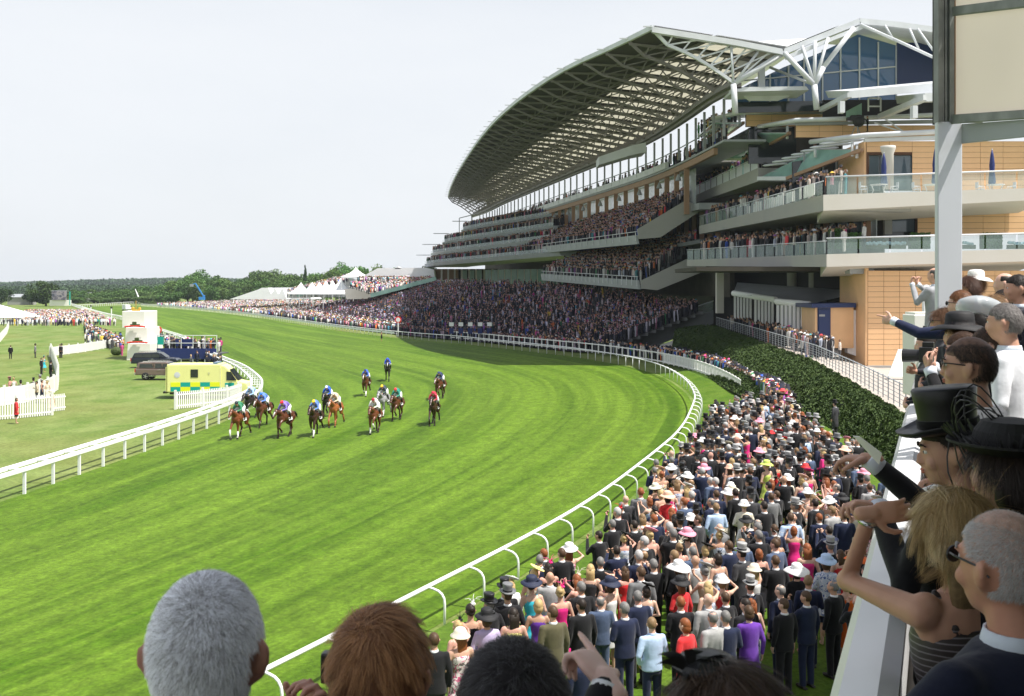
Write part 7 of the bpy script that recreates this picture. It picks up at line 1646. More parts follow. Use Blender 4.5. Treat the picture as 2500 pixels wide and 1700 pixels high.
def skyline(px): return interp([(b_, a) for a, b_ in prof_], px)
n = 0
names = ['oak', 'dense', 'spreading', 'pointed']
ordn = ['first', 'second', 'third', 'fourth', 'fifth', 'sixth', 'seventh', 'eighth', 'ninth', 'tenth', 'eleventh', 'twelfth', 'thirteenth', 'fourteenth', 'fifteenth', 'sixteenth', 'seventeenth', 'eighteenth', 'nineteenth', 'twentieth', 'twenty-first', 'twenty-second', 'twenty-third', 'twenty-fourth', 'twenty-fifth', 'twenty-sixth', 'twenty-seventh', 'twenty-eighth']
for row, (Y, dy, step, nm) in enumerate(((640, 0, 36, 'back'), (600, 8, 34, 'middle'), (560, 22, 32, 'front'))):
    for i, px in enumerate(range(165 if row else 200, 1065 if row == 0 else 900, step)):
        pxx = px+rng.uniform(-8, 8); top = skyline(pxx)+dy+rng.uniform(-3, 4)
        k = rng.choice([0, 1, 2]); t = rng.uniform(1.4, 2.3); tone = (t*rng.uniform(.9, 1.5 if 760 < pxx < 960 else 1.15), t*(1.25 if 760 < pxx < 960 else 1), t)
        tree(pxx, Y+rng.uniform(-10, 10), top, rng.uniform(58, 80), k, tone, f"{('yellow-green' if 760 < pxx < 960 else 'dark green')} tree, {ordn[i]} from the left in the {nm} row of the wood")
tree(112, 485, 683, 98, 0, (1.0, .95, .9), 'large rounded oak standing alone behind the big screen'); tree(2, 500, 702, 70, 1, (.8, .85, .9), 'dark tree cut by the left edge'); tree(78, 520, 706, 50, 2, (.75, .8, .9), 'smaller tree just left of the large rounded oak')
tree(745, 560, 653, 26, 3, (.7, .8, 1.0), 'slim pointed conifer rising behind the tents'); tree(1052, 330, 640, 60, 2, (1.3, 1.2, 1), 'pale leafy tree against the far end of the grandstand')
# far woods and the blue ridge: one mass each, nobody could count them
def far_wood(name, label, Y, px0, px1, top, amp, seed, n=9000, tone=(.05, .09, .04), kind='stuff'):
    g_ = np.random.default_rng(seed); px = g_.uniform(px0, px1, n); x = (px-HX)/F*Y; ht = CZ-(np.interp(px, [p[0] for p in top], [p[1] for p in top])-HY)/F*Y
    bump = 1+amp*(np.sin(px*.11+seed)+.6*np.sin(px*.37)+.5*np.sin(px*.83+1)+.4*np.sin(px*1.9))/2.5; z = ht*bump*np.sqrt(g_.random(n)); y = Y+g_.uniform(0, 60, n)
    pos = np.stack([x, y, z], 1); u = g_.normal(size=(n, 3)); u /= np.linalg.norm(u, axis=1)[:, None]; w = g_.normal(size=(n, 3)); w -= u*np.sum(u*w, axis=1)[:, None]; w /= np.linalg.norm(w, axis=1)[:, None]
    o = link_mesh(name, leaf_mesh(name, pos, u, w, g_.uniform(.0007, .0016, n)[:, None]*Y, M['foliage']), None, None, tone); tag(o, label, 'trees', kind=kind)
far_wood('far_wood', 'hazy band of far woodland across the left horizon', 1000, -300, 700, [(-300, 700), (0, 700), (60, 699), (180, 697), (330, 696), (460, 690), (700, 690)], .05, 3, 16000)
far_wood('ridge_wood', 'pale blue wooded ridge on the horizon', 1900, -400, 900, [(-400, 691), (0, 690), (100, 687), (220, 683), (400, 679), (600, 681), (900, 679)], .05, 5, 22000)
for k, (Y, z0) in enumerate(((1060, 9), (1960, 13))):
    mb = MB(); mb.box((-Y*.28, Y+90, z0*.42), (Y*.8, 60, z0*.84)); mb.build('wooded_hill', M['bank'], kind='structure')
# haze: one even box of air around everything
hz = MB(); hz.box((-250, 1300, 34), (3300, 3400, 72)); hm = bpy.data.materials.new('haze_air'); hm.use_nodes = True; nt = hm.node_tree; nt.nodes.clear()
o_ = nt.nodes.new('ShaderNodeOutputMaterial'); pv = nt.nodes.new('ShaderNodeVolumePrincipled'); pv.inputs['Color'].default_value = (.80, .90, 1, 1); pv.inputs['Density'].default_value = .00010; pv.inputs['Anisotropy'].default_value = .2
nt.links.new(pv.outputs[0], o_.inputs['Volume']); tag(hz.build('haze', hm), kind='stuff')
# ================================================================ OUR OWN VIEWING STAND
M['parapet'] = mat('white_gloss_paint', (.78, .79, .80), .25, var=.03, scale=2, spec=.5); M['alu'] = mat('weathered_aluminium', (.20, .21, .20), .55, metal=.3, var=.25, scale=4); M['deck'] = mat('deck_boards', (.12, .11, .10), .8, var=.2, scale=3)
vs_ = empty('viewing_stand', (0, 0, 7.1), 0, 'raised viewing stand with white parapet, slim pillar and cream canopy panel at the right', 'stand'); vs_['_o'] = (0, 0, 7.1)
def part(nm, mb, m, bv=0):
    q = mb.build(nm, M[m], vs_); (bevel(q, bv) if bv else None); return q
C0 = (.92, 2.75); DV = (.417, 1.0); line_ = lambda y: (-.23+.417*y)
mb = MB(); mb.prism([(-5, -4), (9, -4), (13, 27), (line_(27), 27), (line_(2.75), 2.75), (-5, 2.75)], 6.85, 7.1); part('floor', mb, 'deck')
mb = MB(); mb.prism([(line_(4.9)+.25, 4.9), (9, 4.9), (13, 27), (line_(27)+.25, 27)], 7.1, 7.5); part('step', mb, 'deck')
def paraline(y0, y1):
    a, b_ = (line_(y0), y0), (line_(y1), y1); nx_, ny_ = .923, -.385; mb = MB(); prof = [(-.04, 0), (-.04, .95), (-.07, .99), (-.07, 1.05), (-.04, 1.09), (.06, 1.11), (.11, 1.08), (.11, 1.03), (.05, .98), (.05, 0)]
    vs = [(p[0]+nx_*u, p[1]+ny_*u, 7.1+z) for p in (a, b_) for u, z in prof]; n = len(prof); mb.add(vs, [tuple(range(n)), tuple(range(2*n-1, n-1, -1))]+[(i, (i+1) % n, n+(i+1) % n, n+i) for i in range(n)]); return mb
part('parapet', paraline(2.62, 22), 'parapet')
mb = MB(); mb.box((-2.05, 2.72, 7.6), (5.8, .10, 1.0)); part('parapet', mb, 'parapet', .02); mb = MB(); mb.tube([(-5, 2.72, 8.14), (.8, 2.72, 8.14)], .045, 8); part('handrail', mb, 'parapet')
# slim pillar
YP = 10.5; a = P(2289, 297, YP); b_ = P(2350, 900, YP); mb = MB(); mb.box(((a[0]+b_[0])/2, YP+.04, (a[2]+7.1)/2), (b_[0]-a[0], .08, a[2]-7.1)); part('pillar', mb, 'steel_white', .012)
for x0, x1, y0 in ((2289, 2297, 0), (2300, 2306, .03), (2308, 2314, .03), (2317, 2328, 0)):
    a = P(x0, -500, YP); b_ = P(x1, 298, YP); mb = MB(); mb.box(((a[0]+b_[0])/2, YP+y0+.04, (a[2]+b_[2])/2), (b_[0]-a[0], .12, a[2]-b_[2])); part('channel_post', mb, 'alu')
a = P(2295, -500, YP); b_ = P(2325, 298, YP); mb = MB(); mb.box(((a[0]+b_[0])/2, YP+.16, (a[2]+b_[2])/2), (b_[0]-a[0], .06, a[2]-b_[2])); part('post_core', mb, 'dark')
def pane(poly, Y0, Y1, m, nm, th=.03):
    pts = [P(x, y, Y0 if i in (0, 3) else Y1) for i, (x, y) in enumerate(poly)]; mb = MB(); mb.extr(pts, (0, th, 0)); part(nm, mb, m)
YQ = 8.9
pane([(2331, 34), (2560, 2), (2560, 276), (2331, 282)], YP, YQ, 'canopy_cloth', 'canvas_panel'); pane([(2331, -420), (2560, -500), (2560, -14), (2331, 16)], YP, YQ, 'canopy_cloth', 'canvas_panel')
pane([(2328, 16), (2560, -14), (2560, 8), (2328, 36)], YP-.05, YQ-.05, 'alu', 'panel_rail', .08); pane([(2328, 280), (2560, 264), (2560, 284), (2328, 300)], YP-.06, YQ-.06, 'alu', 'panel_rail', .1)
pane([(2350, 303), (2560, 288), (2560, 326), (2350, 348)], YP-.02, YQ-.02, 'steel_grey', 'cross_beam', .14); pane([(2331, 0), (2336, 0), (2336, 280), (2331, 280)], YP-.02, YP-.02, 'brown', 'panel_edge', .03)
# unseen roof over the stand, lowered and cut to shade the people near the camera
mb = MB(); mb.prism([(.05, -3.5), (9.5, -3.5), (9.5, 3.6), (6.2, 3.6), (5.2, 4.3), (.05, 3.7)], 10.95, 11.15); part('roof', mb, 'steel_white')
mb = MB(); mb.box((4.8, -3.4, 9.0), (9.4, .15, 3.9)); part('rear_wall', mb, 'concrete_dark')  # unseen wall, added to keep skylight off the people at the right
mb = MB(); mb.box((9.4, .2, 9.0), (.15, 7, 3.9)); part('side_light_blocker', mb, 'concrete_dark')  # unseen as well, added to block skylight from the right
for x in (.3,): mb = MB(); mb.box((x, -3.2, 9.0), (.2, .2, 3.9)); part('roof_post', mb, 'steel_white')
# the back and side walls above are out of view, added to block skylight

# cream cabinet, white posts and leaning board by the stand
x, y, z = P(2250, 768, 17); cb = empty('cream_cabinet', (x, 17, 7.5), 0, 'tall cream cabinet beside the slim pillar in front of the tile wall', 'cabinet'); mb = MB(); mb.box((0, 0, (z-7.5)/2), (.45, .5, z-7.5)); bevel(mb.build('body', M['cream_paint'], None), .015).parent = cb
mb = MB(); mb.box((0, 0, z-7.5+.02), (.38, .44, .04)); mb.build('top', M['cream_paint'], None).parent = cb
sw = empty('scaffold_frame', P(2261, 769, 17.6)[:2]+(7.5,), 0, 'white tubular frame standing behind the cream cabinet', 'frame')
for dx in (-.04, .05): mb = MB(); mb.tube([(dx, 0, 0), (dx, 0, 1.83)], .03, 8); mb.build('upright', M['parapet'], None).parent = sw
mb = MB(); mb.tube([(-.05, 0, 1.8), (.06, 0, 1.8)], .03, 8); mb.build('top_bar', M['parapet'], None).parent = sw
Y = 66; mb = MB(); mb.extr([P(2168, 918, Y), P(2192, 856, Y+.6), P(2232, 852, Y+.6), P(2226, 922, Y)], (.1, .25, .05)); x, y, z = P(2195, 915, Y); o = mb.build('leaning_board', M['cream_paint'], world_origin=(x, y, z)); tag(o, 'cream board leaning near the base of the tile wall', 'board')

# ---------------- objects of the terrace and balconies
def umbrella(px, pyt, pyb, Yo, label):
    Y = Yo*S; x, _, zt = P(px, pyt, Y); zb = CZ-(pyb-HY)/F*Y; root = empty('folded_parasol', (x, Y, zb), 0, label, 'parasol', 'folded navy parasols'); h = zt-zb; mb = MB(); mb.rev([(.30, h*.18), (.36, h*.24), (.24, h*.5), (.27, h*.62), (.16, h*.85), (.04, h*.98)], 10); o = mb.build('folded_canopy', M['canvas_blue'], None, smooth=True); o.parent = root
    mb = MB(); mb.tube([(0, 0, 0), (0, 0, h)], .05, 6); mb.build('pole', M['steel_white'], None).parent = root
umbrella(2158, 372, 472, 81, 'folded navy parasol in front of the balcony window'); umbrella(2283, 360, 470, 81, 'folded navy parasol half hidden by the slim pillar'); umbrella(2422, 363, 470, 81, 'folded navy parasol on the balcony right of the slim pillar')
def cafe(px, Yo, label, nch=2):
    Y = Yo*S; x, _, z = P(px, 477, Y); root = empty('cafe_table', (x, Y, z), 0, 'white round cafe table '+label, 'table', 'cafe tables on the balcony'); mb = MB(); mb.rev([(.02, 1.02), (.85, 1.02), (.85, 1.07), (.02, 1.08)], 20); mb.build('tabletop', M['parapet'], None).parent = root
    for sx in (-1, 1): mb = MB(); mb.tube([(sx*.7, 0, 1.0), (sx*.5, 0, .5), (sx*.75, 0, 0)], .05, 6); mb.build('leg', M['parapet'], None).parent = root
    for s in ((-1, 1) if nch == 2 else (-1,)):
        c = empty('cafe_chair', (x+s*1.55, Y, z), 0 if s < 0 else math.pi, f"white metal cafe chair on the {'left' if s < 0 else 'right'} of the table {label}", 'chair', 'cafe chairs on the balcony')
        for nm, bx in (('seat', ((0, 0, .60), (.62, .62, .06))), ('backrest', ((-.34, 0, 1.0), (.06, .6, .62)))): mb = MB(); mb.box(*bx); mb.build(nm, M['steel_white'], None).parent = c
        for lx, ly in ((-.28, -.28), (.28, -.28), (.28, .28), (-.28, .28)): mb = MB(); mb.tube([(lx, ly, .6), (lx*1.15, ly*1.1, 0)], .03, 6); mb.build('leg', M['steel_white'], None).parent = c
        for ly in (-.3, .3): mb = MB(); mb.tube([(-.3, ly, .9), (.26, ly, .86), (.30, ly, .6)], .03, 6); mb.build('armrest', M['steel_white'], None).parent = c
cafe(2145, 80.6, 'below the left parasol'); cafe(2275, 80.6, 'half hidden by the slim pillar', 1); cafe(2431, 80.6, 'below the right parasol')
def boxhedge(x0, x1, label, Yo=80.5, y0=570, y1=608):
    Y = Yo*S; a, b_ = P(x0, y0, Y), P(x1, y1, Y); cx = (a[0]+b_[0])/2; root = empty('planter_hedge', (cx, Y, b_[2]), 0, label, 'hedge', 'clipped box hedges on the balcony'); mb = MB(); mb.box((0, 0, (a[2]-b_[2])/2), (b_[0]-a[0], .7, a[2]-b_[2])); mb.build('core', M['bank'], None).parent = root
    n = 900; g_ = np.random.default_rng(int(x0)); w, h = b_[0]-a[0], a[2]-b_[2]; pos = np.stack([g_.uniform(-w/2, w/2, n), -.36+g_.normal(size=n)*.03, g_.uniform(.02, h+.05, n)], 1); u = g_.normal(size=(n, 3)); u /= np.linalg.norm(u, axis=1)[:, None]; w3_ = np.cross(u, g_.normal(size=(n, 3))); w3_ /= np.linalg.norm(w3_, axis=1)[:, None]
    o = link_mesh('foliage', leaf_mesh('foliage', pos, u, w3_, g_.uniform(.06, .12, n)[:, None], M['foliage']), root, None, (.05, .13, .02))
boxhedge(2049, 2100, 'clipped box hedge behind the lower balcony glass, leftmost'); boxhedge(2220, 2268, 'clipped box hedge just left of the slim pillar'); boxhedge(2395, 2443, 'clipped box hedge right of the slim pillar'); boxhedge(2023, 2049, 'rounded bay tree in a white tub at the balcony corner', y0=560)
M['hydrangea'] = mat('pale_blue_flowers', (.28, .45, .55), .8, var=.4, scale=3, bump=.5)
for x0, x1, lab in ((2115, 2212, 'row of pale blue flowers behind the lower balcony glass, left of the pillar'), (2350, 2382, 'short row of pale blue flowers just right of the pillar'), (2460, 2540, 'row of pale blue flowers at the right edge')):
    Y = 80.5*S; a, b_ = P(x0, 590, Y), P(x1, 608, Y); root = empty('flower_trough', ((a[0]+b_[0])/2, Y, b_[2]), 0, lab, 'flowers', 'flower troughs on the balcony'); mb = MB(); w = b_[0]-a[0]
    for k in range(int(w/.22)): ell(mb, (-w/2+.22*k+.1, rng.uniform(-.1, .1), .48+rng.uniform(0, .15)), (.2, .2, .17), n=6, m=4)
    mb.build('blooms', M['hydrangea'], None).parent = root; root.children[0]['kind'] = 'stuff'; mb = MB(); mb.box((0, .1, .2), (w, .3, .4)); mb.build('trough', M['bank'], None).parent = root
# camera crew on the upper parapet
YC = 89*S
def crew(px, py_feet, k, label, cam_=False):
    x, _, z = P(px, py_feet, YC); root = empty('person', (x, YC, z), R(75), label, 'person'); f = FIG[k]; link_mesh('body', f['body'], root, None, SKINS[0]); nm, gm = f['garment']; link_mesh(nm, gm, root, None, CN['black']); link_mesh('trousers', f['trousers'], root, None, CN['black']); link_mesh('hair', hair_for(k, 'short'), root, None, HN['brown'])
    for s in (-1, 1): link_mesh('shoe', f['shoe'][0], root, (s*f['shoe'][1], 0, 0))
crew(2118, 322, 1, 'cameraman in black on the roof parapet operating the television camera')
x, _, z = P(2092, 300, YC); root = empty('television_camera', (x, YC, z-1.6), 0, 'large television camera under a dark cover on the roof parapet', 'camera'); mb = MB(); mb.box((0, 0, 2.1), (1.5, .5, .6)); mb.box((-.9, 0, 2.0), (.5, .4, .4)); bevel(mb.build('camera_body', M['plastic_black'], None), .08).parent = root; mb = MB(); ell(mb, (.2, 0, 1.8), (.7, .35, .7)); mb.build('cover', M['plastic_black'], None).parent = root
for a in (-.6, 0, .6): mb = MB(); mb.tube([(0, 0, 1.6), (a, (.4 if a else -.4), 0)], .05, 6); mb.build('tripod_leg', M['steel_grey'], None).parent = root
mb = MB(); mb.extr([PB(x, y, 89.5) for x, y in ((2066, 272), (2104, 252), (2104, 284), (2066, 290))], (0, .08, 0)); mb.build('wind_screen', M['glass_green'], gs)
for pts in (((2120, 240), (2120, 272)), ((2150, 240), (2150, 272)), ((2120, 240), (2150, 240)), ((2122, 260), (2150, 260)), ((2135, 300), (2200, 322)), ((2160, 290), (2205, 322))): mb = MB(); mb.beam(PB(*pts[0], 88), PB(*pts[1], 88), .14); mb.build('scaffold_tube', M['steel_white'], gs)
# white tent row under the balcony with leaning canvas roof
Yt = 92*S; r_t = empty('tent_row', P(1885, 800, 88)[:2]+(1.3,), 0, 'row of white tent doors under the lowest balcony, behind the railing', 'tent'); r_t['_o'] = tuple(r_t.location)
for k, (x0, x1, yt, yb) in enumerate(((1792, 1838, 716, 775), (1842, 1892, 724, 790), (1896, 1975, 736, 815))):
    Y = 126-7*k; mb = MB()
    for j in range(6 if k < 2 else 8): 
        n_ = 6 if k < 2 else 8; xx = x0+(x1-x0)*j/n_; yy = yt+6+3*j/n_; mb = MB(); mb.extr([P(xx, yy, Y-j*.5), P(xx+(x1-x0)/n_-3, yy+1, Y-j*.5), P(xx+(x1-x0)/n_-3, yb+4, Y-j*.5), P(xx, yb, Y-j*.5)], (0, .1, 0)); mb.build('door_panel', M['fabric_tent'], r_t)
    mb = MB(); mb.tube([P(x0-2, yt, Y), P(x1+2, yt+8, Y-3)], .35, 8); mb.build('roof_roll', M['fabric_tent'], r_t)
mb = MB(); mb.quad(P(1790, 716, 126.5), P(1980, 742, 111), P(2110, 712, 114), P(1800, 690, 134)); mb.build('roof_sheet', M['steel_grey'], r_t)
mb = MB(); mb.extr([P(x, y, 104.5) for x, y in ((2066, 756), (2119, 760), (2119, 880), (2070, 862))], (0, 1, 0)); o = mb.build('white_tent', M['fabric_tent'], world_origin=P(2092, 870, 97)); tag(o, 'white striped tent standing against the left side of the tile wall', 'tent')

# ================================================================ PEOPLE CLOSE TO THE CAMERA
def arm(e, w, d, n, k): return (e, w, d, n, k)
ELL = (.083, .103, .118)
def near_person(px, py, Y, head_deg, sex, aR, aL, outfit, col, label, haircol=(.1, .06, .03), style='short', hat=None, hatcol=(.01, .01, .012), skin=(.50, .29, .21), tilt=0, yaw=0, hi=True, low=None, scale=1.0, mat_=None, strand=None, group=None):
    f = make_figure(sex, aR, aL, outfit, head_yaw=yaw, head_pitch=tilt, hi=hi, vx=.009 if Y < 4.9 else .013); hdg = R(head_deg); x = (px-HX)/F*Y; z = CZ-(py-HY)/F*Y; H = f['H']; hc = H.translation; cs, sn = math.cos(hdg), math.sin(hdg)
    wx, wy = (hc.x*cs-hc.y*sn)*scale, (hc.x*sn+hc.y*cs)*scale; root = empty('person', (x-wx, Y-wy, z-hc.z*scale), hdg, label, 'person', group); root.scale = (scale,)*3
    link_mesh('body', f['body'], root, None, skin); nm, gm = f['garment']; o = link_mesh(nm, gm, root, None, col)
    if mat_: o.material_slots[0].link = 'OBJECT'; o.material_slots[0].material = mat_
    if 'trousers' in f: link_mesh(f['trousers'].name.split('.')[0], f['trousers'], root, None, low or col)
    if 'collar' in f: link_mesh('shirt_collar', f['collar'], root, None, (.62, .68, .76))
    if 'shoe' in f:
        for s in (-1, 1): link_mesh('shoe', f['shoe'][0], root, (s*f['shoe'][1], 0, 0))
    if sex == 'm' and outfit in ('suit', 'tails'):
        for s, a in ((1, aR), (-1, aL)):
            aa = ARMS[a] if isinstance(a, str) else a; e, w, d, n, k = arm_pts(aa, s); dd = (w-e).normalized(); t = MB(); t.tube([w-dd*.05, w+dd*.004, w+dd*.006], [.038, .040, .034], 14); link_mesh('shirt_cuff', t.mesh('shirt_cuff', M['cloth'], smooth=True), root, None, (.66, .70, .78))
    if style: link_mesh('hair', cap_geo(H, style).mesh('hair', M['hair'], smooth=True), root, None, tuple(c*.45 for c in haircol))
    for st in (strand or []):
        cc = st.pop('col', haircol); link_mesh('hair_strands', strands(H, **st), root, None, cc)
    if hat: link_mesh(hat, hat_geo(H, hat, 2).mesh(hat, M['silk_hat' if hat == 'top_hat' else 'straw'], smooth=hat != 'fascinator'), root, None, hatcol)
    if Y < 8.5:
        for s in (-1, 1): t = MB(); t.tube([(s*.014, .101, .022), (s*.032, .098, .030), (s*.052, .084, .024)], [.0035, .0045, .002], 6); xf_mb(t, H); link_mesh('eyebrow', t.mesh('eyebrow', M['hair'], smooth=True), root, None, tuple(c*.5 for c in haircol))
        t = MB(); ell(t, (0, .0975, -.062), (.021, .008, .0052)); ell(t, (0, .0960, -.0705), (.017, .008, .0055)); xf_mb(t, H); link_mesh('lips', t.mesh('lips', M['skin'], smooth=True), root, None, (skin[0]*.85, skin[1]*.5, skin[2]*.5))
    for s in (-1, 1):                                                # eyes
        t = MB(); ell(t, (s*.031, .0800, .004), (.0120, .0125, .0095), n=12, m=8); ell(t, (s*.0315, .0905, .004), (.0050, .0035, .0052), n=8, m=6); xf_mb(t, H); me = t.mesh('eye', [mat_eye, mat_iris], smooth=True)
        if True:
            mi = [0]*(12*8)+[1]*(8*6); me.polygons.foreach_set('material_index', mi)
        link_mesh('eye', me, root)
    return root, H, f
mat_eye = mat('eye_white', (.7, .68, .66), .2); mat_iris = mat('eye_iris', (.05, .035, .02), .15)
def back(x, y, z): return z > (.48 if y > .55 else (.40-(.55-y)*1.3 if y > -.1 else -.60)) and not (abs(x) > .86 and -.45 < y and z < .10)
def crown_bald(x, y, z): return back(x, y, z) and not (z > .62+.25*abs(x) and y > -.75)
def sunglasses(root, H, m='plastic_black', k=1):
    t = MB()
    for s in (-1, 1): t.rev([(.002, 0), (.024, .0), (.024, .004), (.002, .004)], 14, (0, 0, 0), 1, .82); t.v[-56:] = [tuple(Matrix.Translation((s*.033, .104, .004)) @ Matrix.Rotation(-math.pi/2, 4, 'X') @ Matrix.Rotation(0, 4, 'Z') @ Vector(v)) for v in t.v[-56:]]
    for s in (-1, 1): t.tube([(s*.055, .098, .010), (s*.074, .07, .012), (s*.088, -.01, .006), (s*.086, -.03, -.012)], .0028, 5)
    t.tube([(-.012, .106, .008), (.012, .106, .008)], .003, 5); xf_mb(t, H); link_mesh('sunglasses', t.mesh('sunglasses', M[m]), root)
def held(root, name, label, cat, mb, m, parts=()):
    """a thing held in a hand stays top-level: put in world space at the hand"""
    w = root.matrix_world if False else Matrix.Translation(root.location) @ Matrix.Rotation(root.rotation_euler.z, 4, 'Z') @ Matrix.Diagonal((*root.scale, 1)); c = sum((Vector(v) for v in mb.v), Vector())/len(mb.v)
    t = MB(); t.v = [tuple(w @ Vector(v)) for v in mb.v]; t.f = mb.f; t.mi = mb.mi; o = t.build(name, M[m], world_origin=tuple(w @ c)); tag(o, label, cat); return bevel(o, .004)
G_ = (.92, .94, 1.0)
# --- left foreground: three heads seen from behind
near_person(505, 1588, 1.60, 2, 'm', 'down', 'down', 'suit', (.02, .02, .03), 'man with short silver-grey hair seen from behind, large at the bottom left', G_, 'short', skin=(.40, .20, .15),
            strand=[dict(n=20000, length=.022, region=back, lift=.30, jitter=.20, seed=2, whorl=(0.05, -.55, .8), width=.00075, gravity=.25, seg=3, clump=1500, cw=.5), dict(n=2600, length=.019, region=lambda x, y, z: back(x, y, z) and x*x+(z-.35)**2 < .42+.3*math.sin(x*37+z*53), lift=.55, jitter=.5, seed=3, whorl=(0.05, -.55, .8), width=.0009, gravity=.2, seg=3, col=(.30, .29, .30))])
BR = (.24, .105, .045)
near_person(927, 1640, 1.92, -6, 'm', arm((.25, .12, 1.2), (.16, .30, 1.38), (0, .3, 1), (-1, -.3, 0), 'grip'), arm((.27, .18, 1.25), (.20, .25, 1.405), (-.15, .15, 1), (.6, -.8, 0), 'grip'), 'suit', (.012, .012, .015), 'person with thick auburn-brown hair seen from behind, raising a small camera', BR, 'short', skin=(.42, .22, .16),
            strand=[dict(n=15000, length=.055, region=back, lift=.22, jitter=.16, seed=4, whorl=(-.15, -.45, .88), width=.0011, gravity=.5, seg=5, curl=.09, clump=420, cw=.6), dict(n=5000, length=.07, region=lambda x, y, z: back(x, y, z) and z > .3, lift=.25, jitter=.2, seed=5, whorl=(-.15, -.45, .88), width=.0012, gravity=.4, seg=5, curl=.12, clump=160, cw=.7, col=(.42, .21, .09))])
rp = [o for o in COL.objects if o.get('label', '').startswith('person with thick auburn')][0]
t = MB(); t.box((-.14, .30, 1.535), (.105, .03, .065)); t.tube([(-.145, .315, 1.535), (-.145, .345, 1.535)], .024, 12); held(rp, 'compact_camera', 'small black compact camera held up left of the auburn head', 'camera', t, 'plastic_black')
DKH = (.030, .026, .028)
near_person(1253, 1752, 1.62, 4, 'm', 'down', 'down', 'suit', (.012, .014, .03), 'dark-haired person at the bottom centre, only the crown of the head showing', DKH, 'short',
            strand=[dict(n=15000, length=.035, region=back, lift=.4, jitter=.25, seed=6, whorl=(.1, -.35, .92), width=.0010, gravity=.3, seg=4, clump=600, cw=.6), dict(n=1600, length=.03, region=back, lift=.4, jitter=.3, seed=7, whorl=(.1, -.35, .92), width=.0009, gravity=.3, seg=4, col=(.12, .12, .13))])
r4, H4, f4 = near_person(1768, 1828, 1.45, 8, 'f', 'down', arm((.25, .20, 1.36), (.075, .42, 1.575), (.35, .9, .45), (.3, -.1, -1), 'point'), 'coat', (.012, .012, .014), 'woman with dark brown hair and black feather fascinator, pointing, bottom right of centre', (.06, .035, .022), 'bob', skin=(.74, .50, .42),
            strand=[dict(n=9000, length=.10, region=back, lift=.2, jitter=.18, seed=8, flow=(.2, -.5, -1), width=.0012, gravity=.6, seg=5, curl=.12, clump=220, cw=.65)])
t = MB()
for k in range(15):
    a = -2.9+k*.12; L0 = .05+.045*math.sin(k*1.7)**2; c = Vector((-.045, .0, .105)); d = Vector((math.cos(a+3.4), .15*math.sin(k), .35+.6*abs(math.sin(k*.8)))).normalized(); s_ = d.cross(Vector((0, 1, .2))).normalized()
    for j in range(10): u0, u1 = j/10, (j+1)/10; p0, p1 = c+d*L0*u0+Vector((0, 0, -.05*u0*u0)), c+d*L0*u1+Vector((0, 0, -.05*u1*u1)); w0, w1 = .008*math.sin(math.pi*(u0*.9+.05)), .008*math.sin(math.pi*(u1*.9+.05)); t.add([p0-s_*w0, p0+s_*w0, p1+s_*w1, p1-s_*w1], [(0, 1, 2, 3)])
ell(t, (-.02, .02, .112), (.05, .045, .02)); xf_mb(t, H4); link_mesh('fascinator', t.mesh('fascinator', M['plastic_black']), r4)
e, w, d, n, k_ = arm_pts(arm((.25, .20, 1.36), (.075, .42, 1.575), (.35, .9, .45), (.3, -.1, -1), 'point'), -1); dd = (w-e).normalized(); t = MB(); t.tube([w-dd*.02, w-dd*.006], [.030, .030], 16); link_mesh('wristband', t.mesh('wristband', M['parapet'], smooth=True), r4)

# --- right: people along the parapet, nearest first
r1, H1, f1 = near_person(2450, 1378, 2.30, 27, 'm', 'clasp', arm((.37, .10, 1.18), (.34, .36, 1.12), (.3, .9, 0), (0, 0, -1), 'relaxed'), 'suit', (.010, .013, .030), 'man with white cropped hair, glasses and navy jacket at the right edge', (.50, .49, .49), 'short', skin=(.50, .25, .17), low=(.02, .02, .03), scale=1.0,
            strand=[dict(n=12000, length=.013, region=crown_bald, lift=.6, jitter=.4, seed=9, whorl=(0, -.5, .85), width=.0008, gravity=.2, seg=3), dict(n=3500, length=.010, region=back, lift=.7, jitter=.5, seed=10, whorl=(0, -.5, .85), width=.0006, gravity=.2, seg=3, col=(.55, .52, .50))])
[setattr(o, 'color', (.40, .26, .21, 1)) for o in r1.children if o.name.startswith('hair') and 'strand' not in o.name]
sunglasses(r1, H1)
BL = (.40, .27, .12)
STRIPE = bpy.data.materials.new('dark_striped_knit'); STRIPE.use_nodes = True; nt = STRIPE.node_tree; bb = nt.nodes['Principled BSDF']; wv = nt.nodes.new('ShaderNodeTexWave'); wv.bands_direction = 'Z'; wv.inputs['Scale'].default_value = 16; wv.inputs['Distortion'].default_value = 1.2; wv.inputs['Detail'].default_value = 2; tcn = nt.nodes.new('ShaderNodeTexCoord'); nt.links.new(tcn.outputs['Object'], wv.inputs[0]); rp_ = nt.nodes.new('ShaderNodeMapRange'); rp_.inputs[1].default_value = .8; rp_.inputs[2].default_value = 1.0; nt.links.new(wv.outputs['Fac'], rp_.inputs[0]); mxx = nt.nodes.new('ShaderNodeMix'); mxx.data_type = 'RGBA'; mxx.inputs[6].default_value = (.045, .036, .034, 1); mxx.inputs[7].default_value = (.22, .20, .21, 1); nt.links.new(rp_.outputs[0], mxx.inputs[0]); nt.links.new(mxx.outputs[2], bb.inputs['Base Color']); bb.inputs['Roughness'].default_value = .5
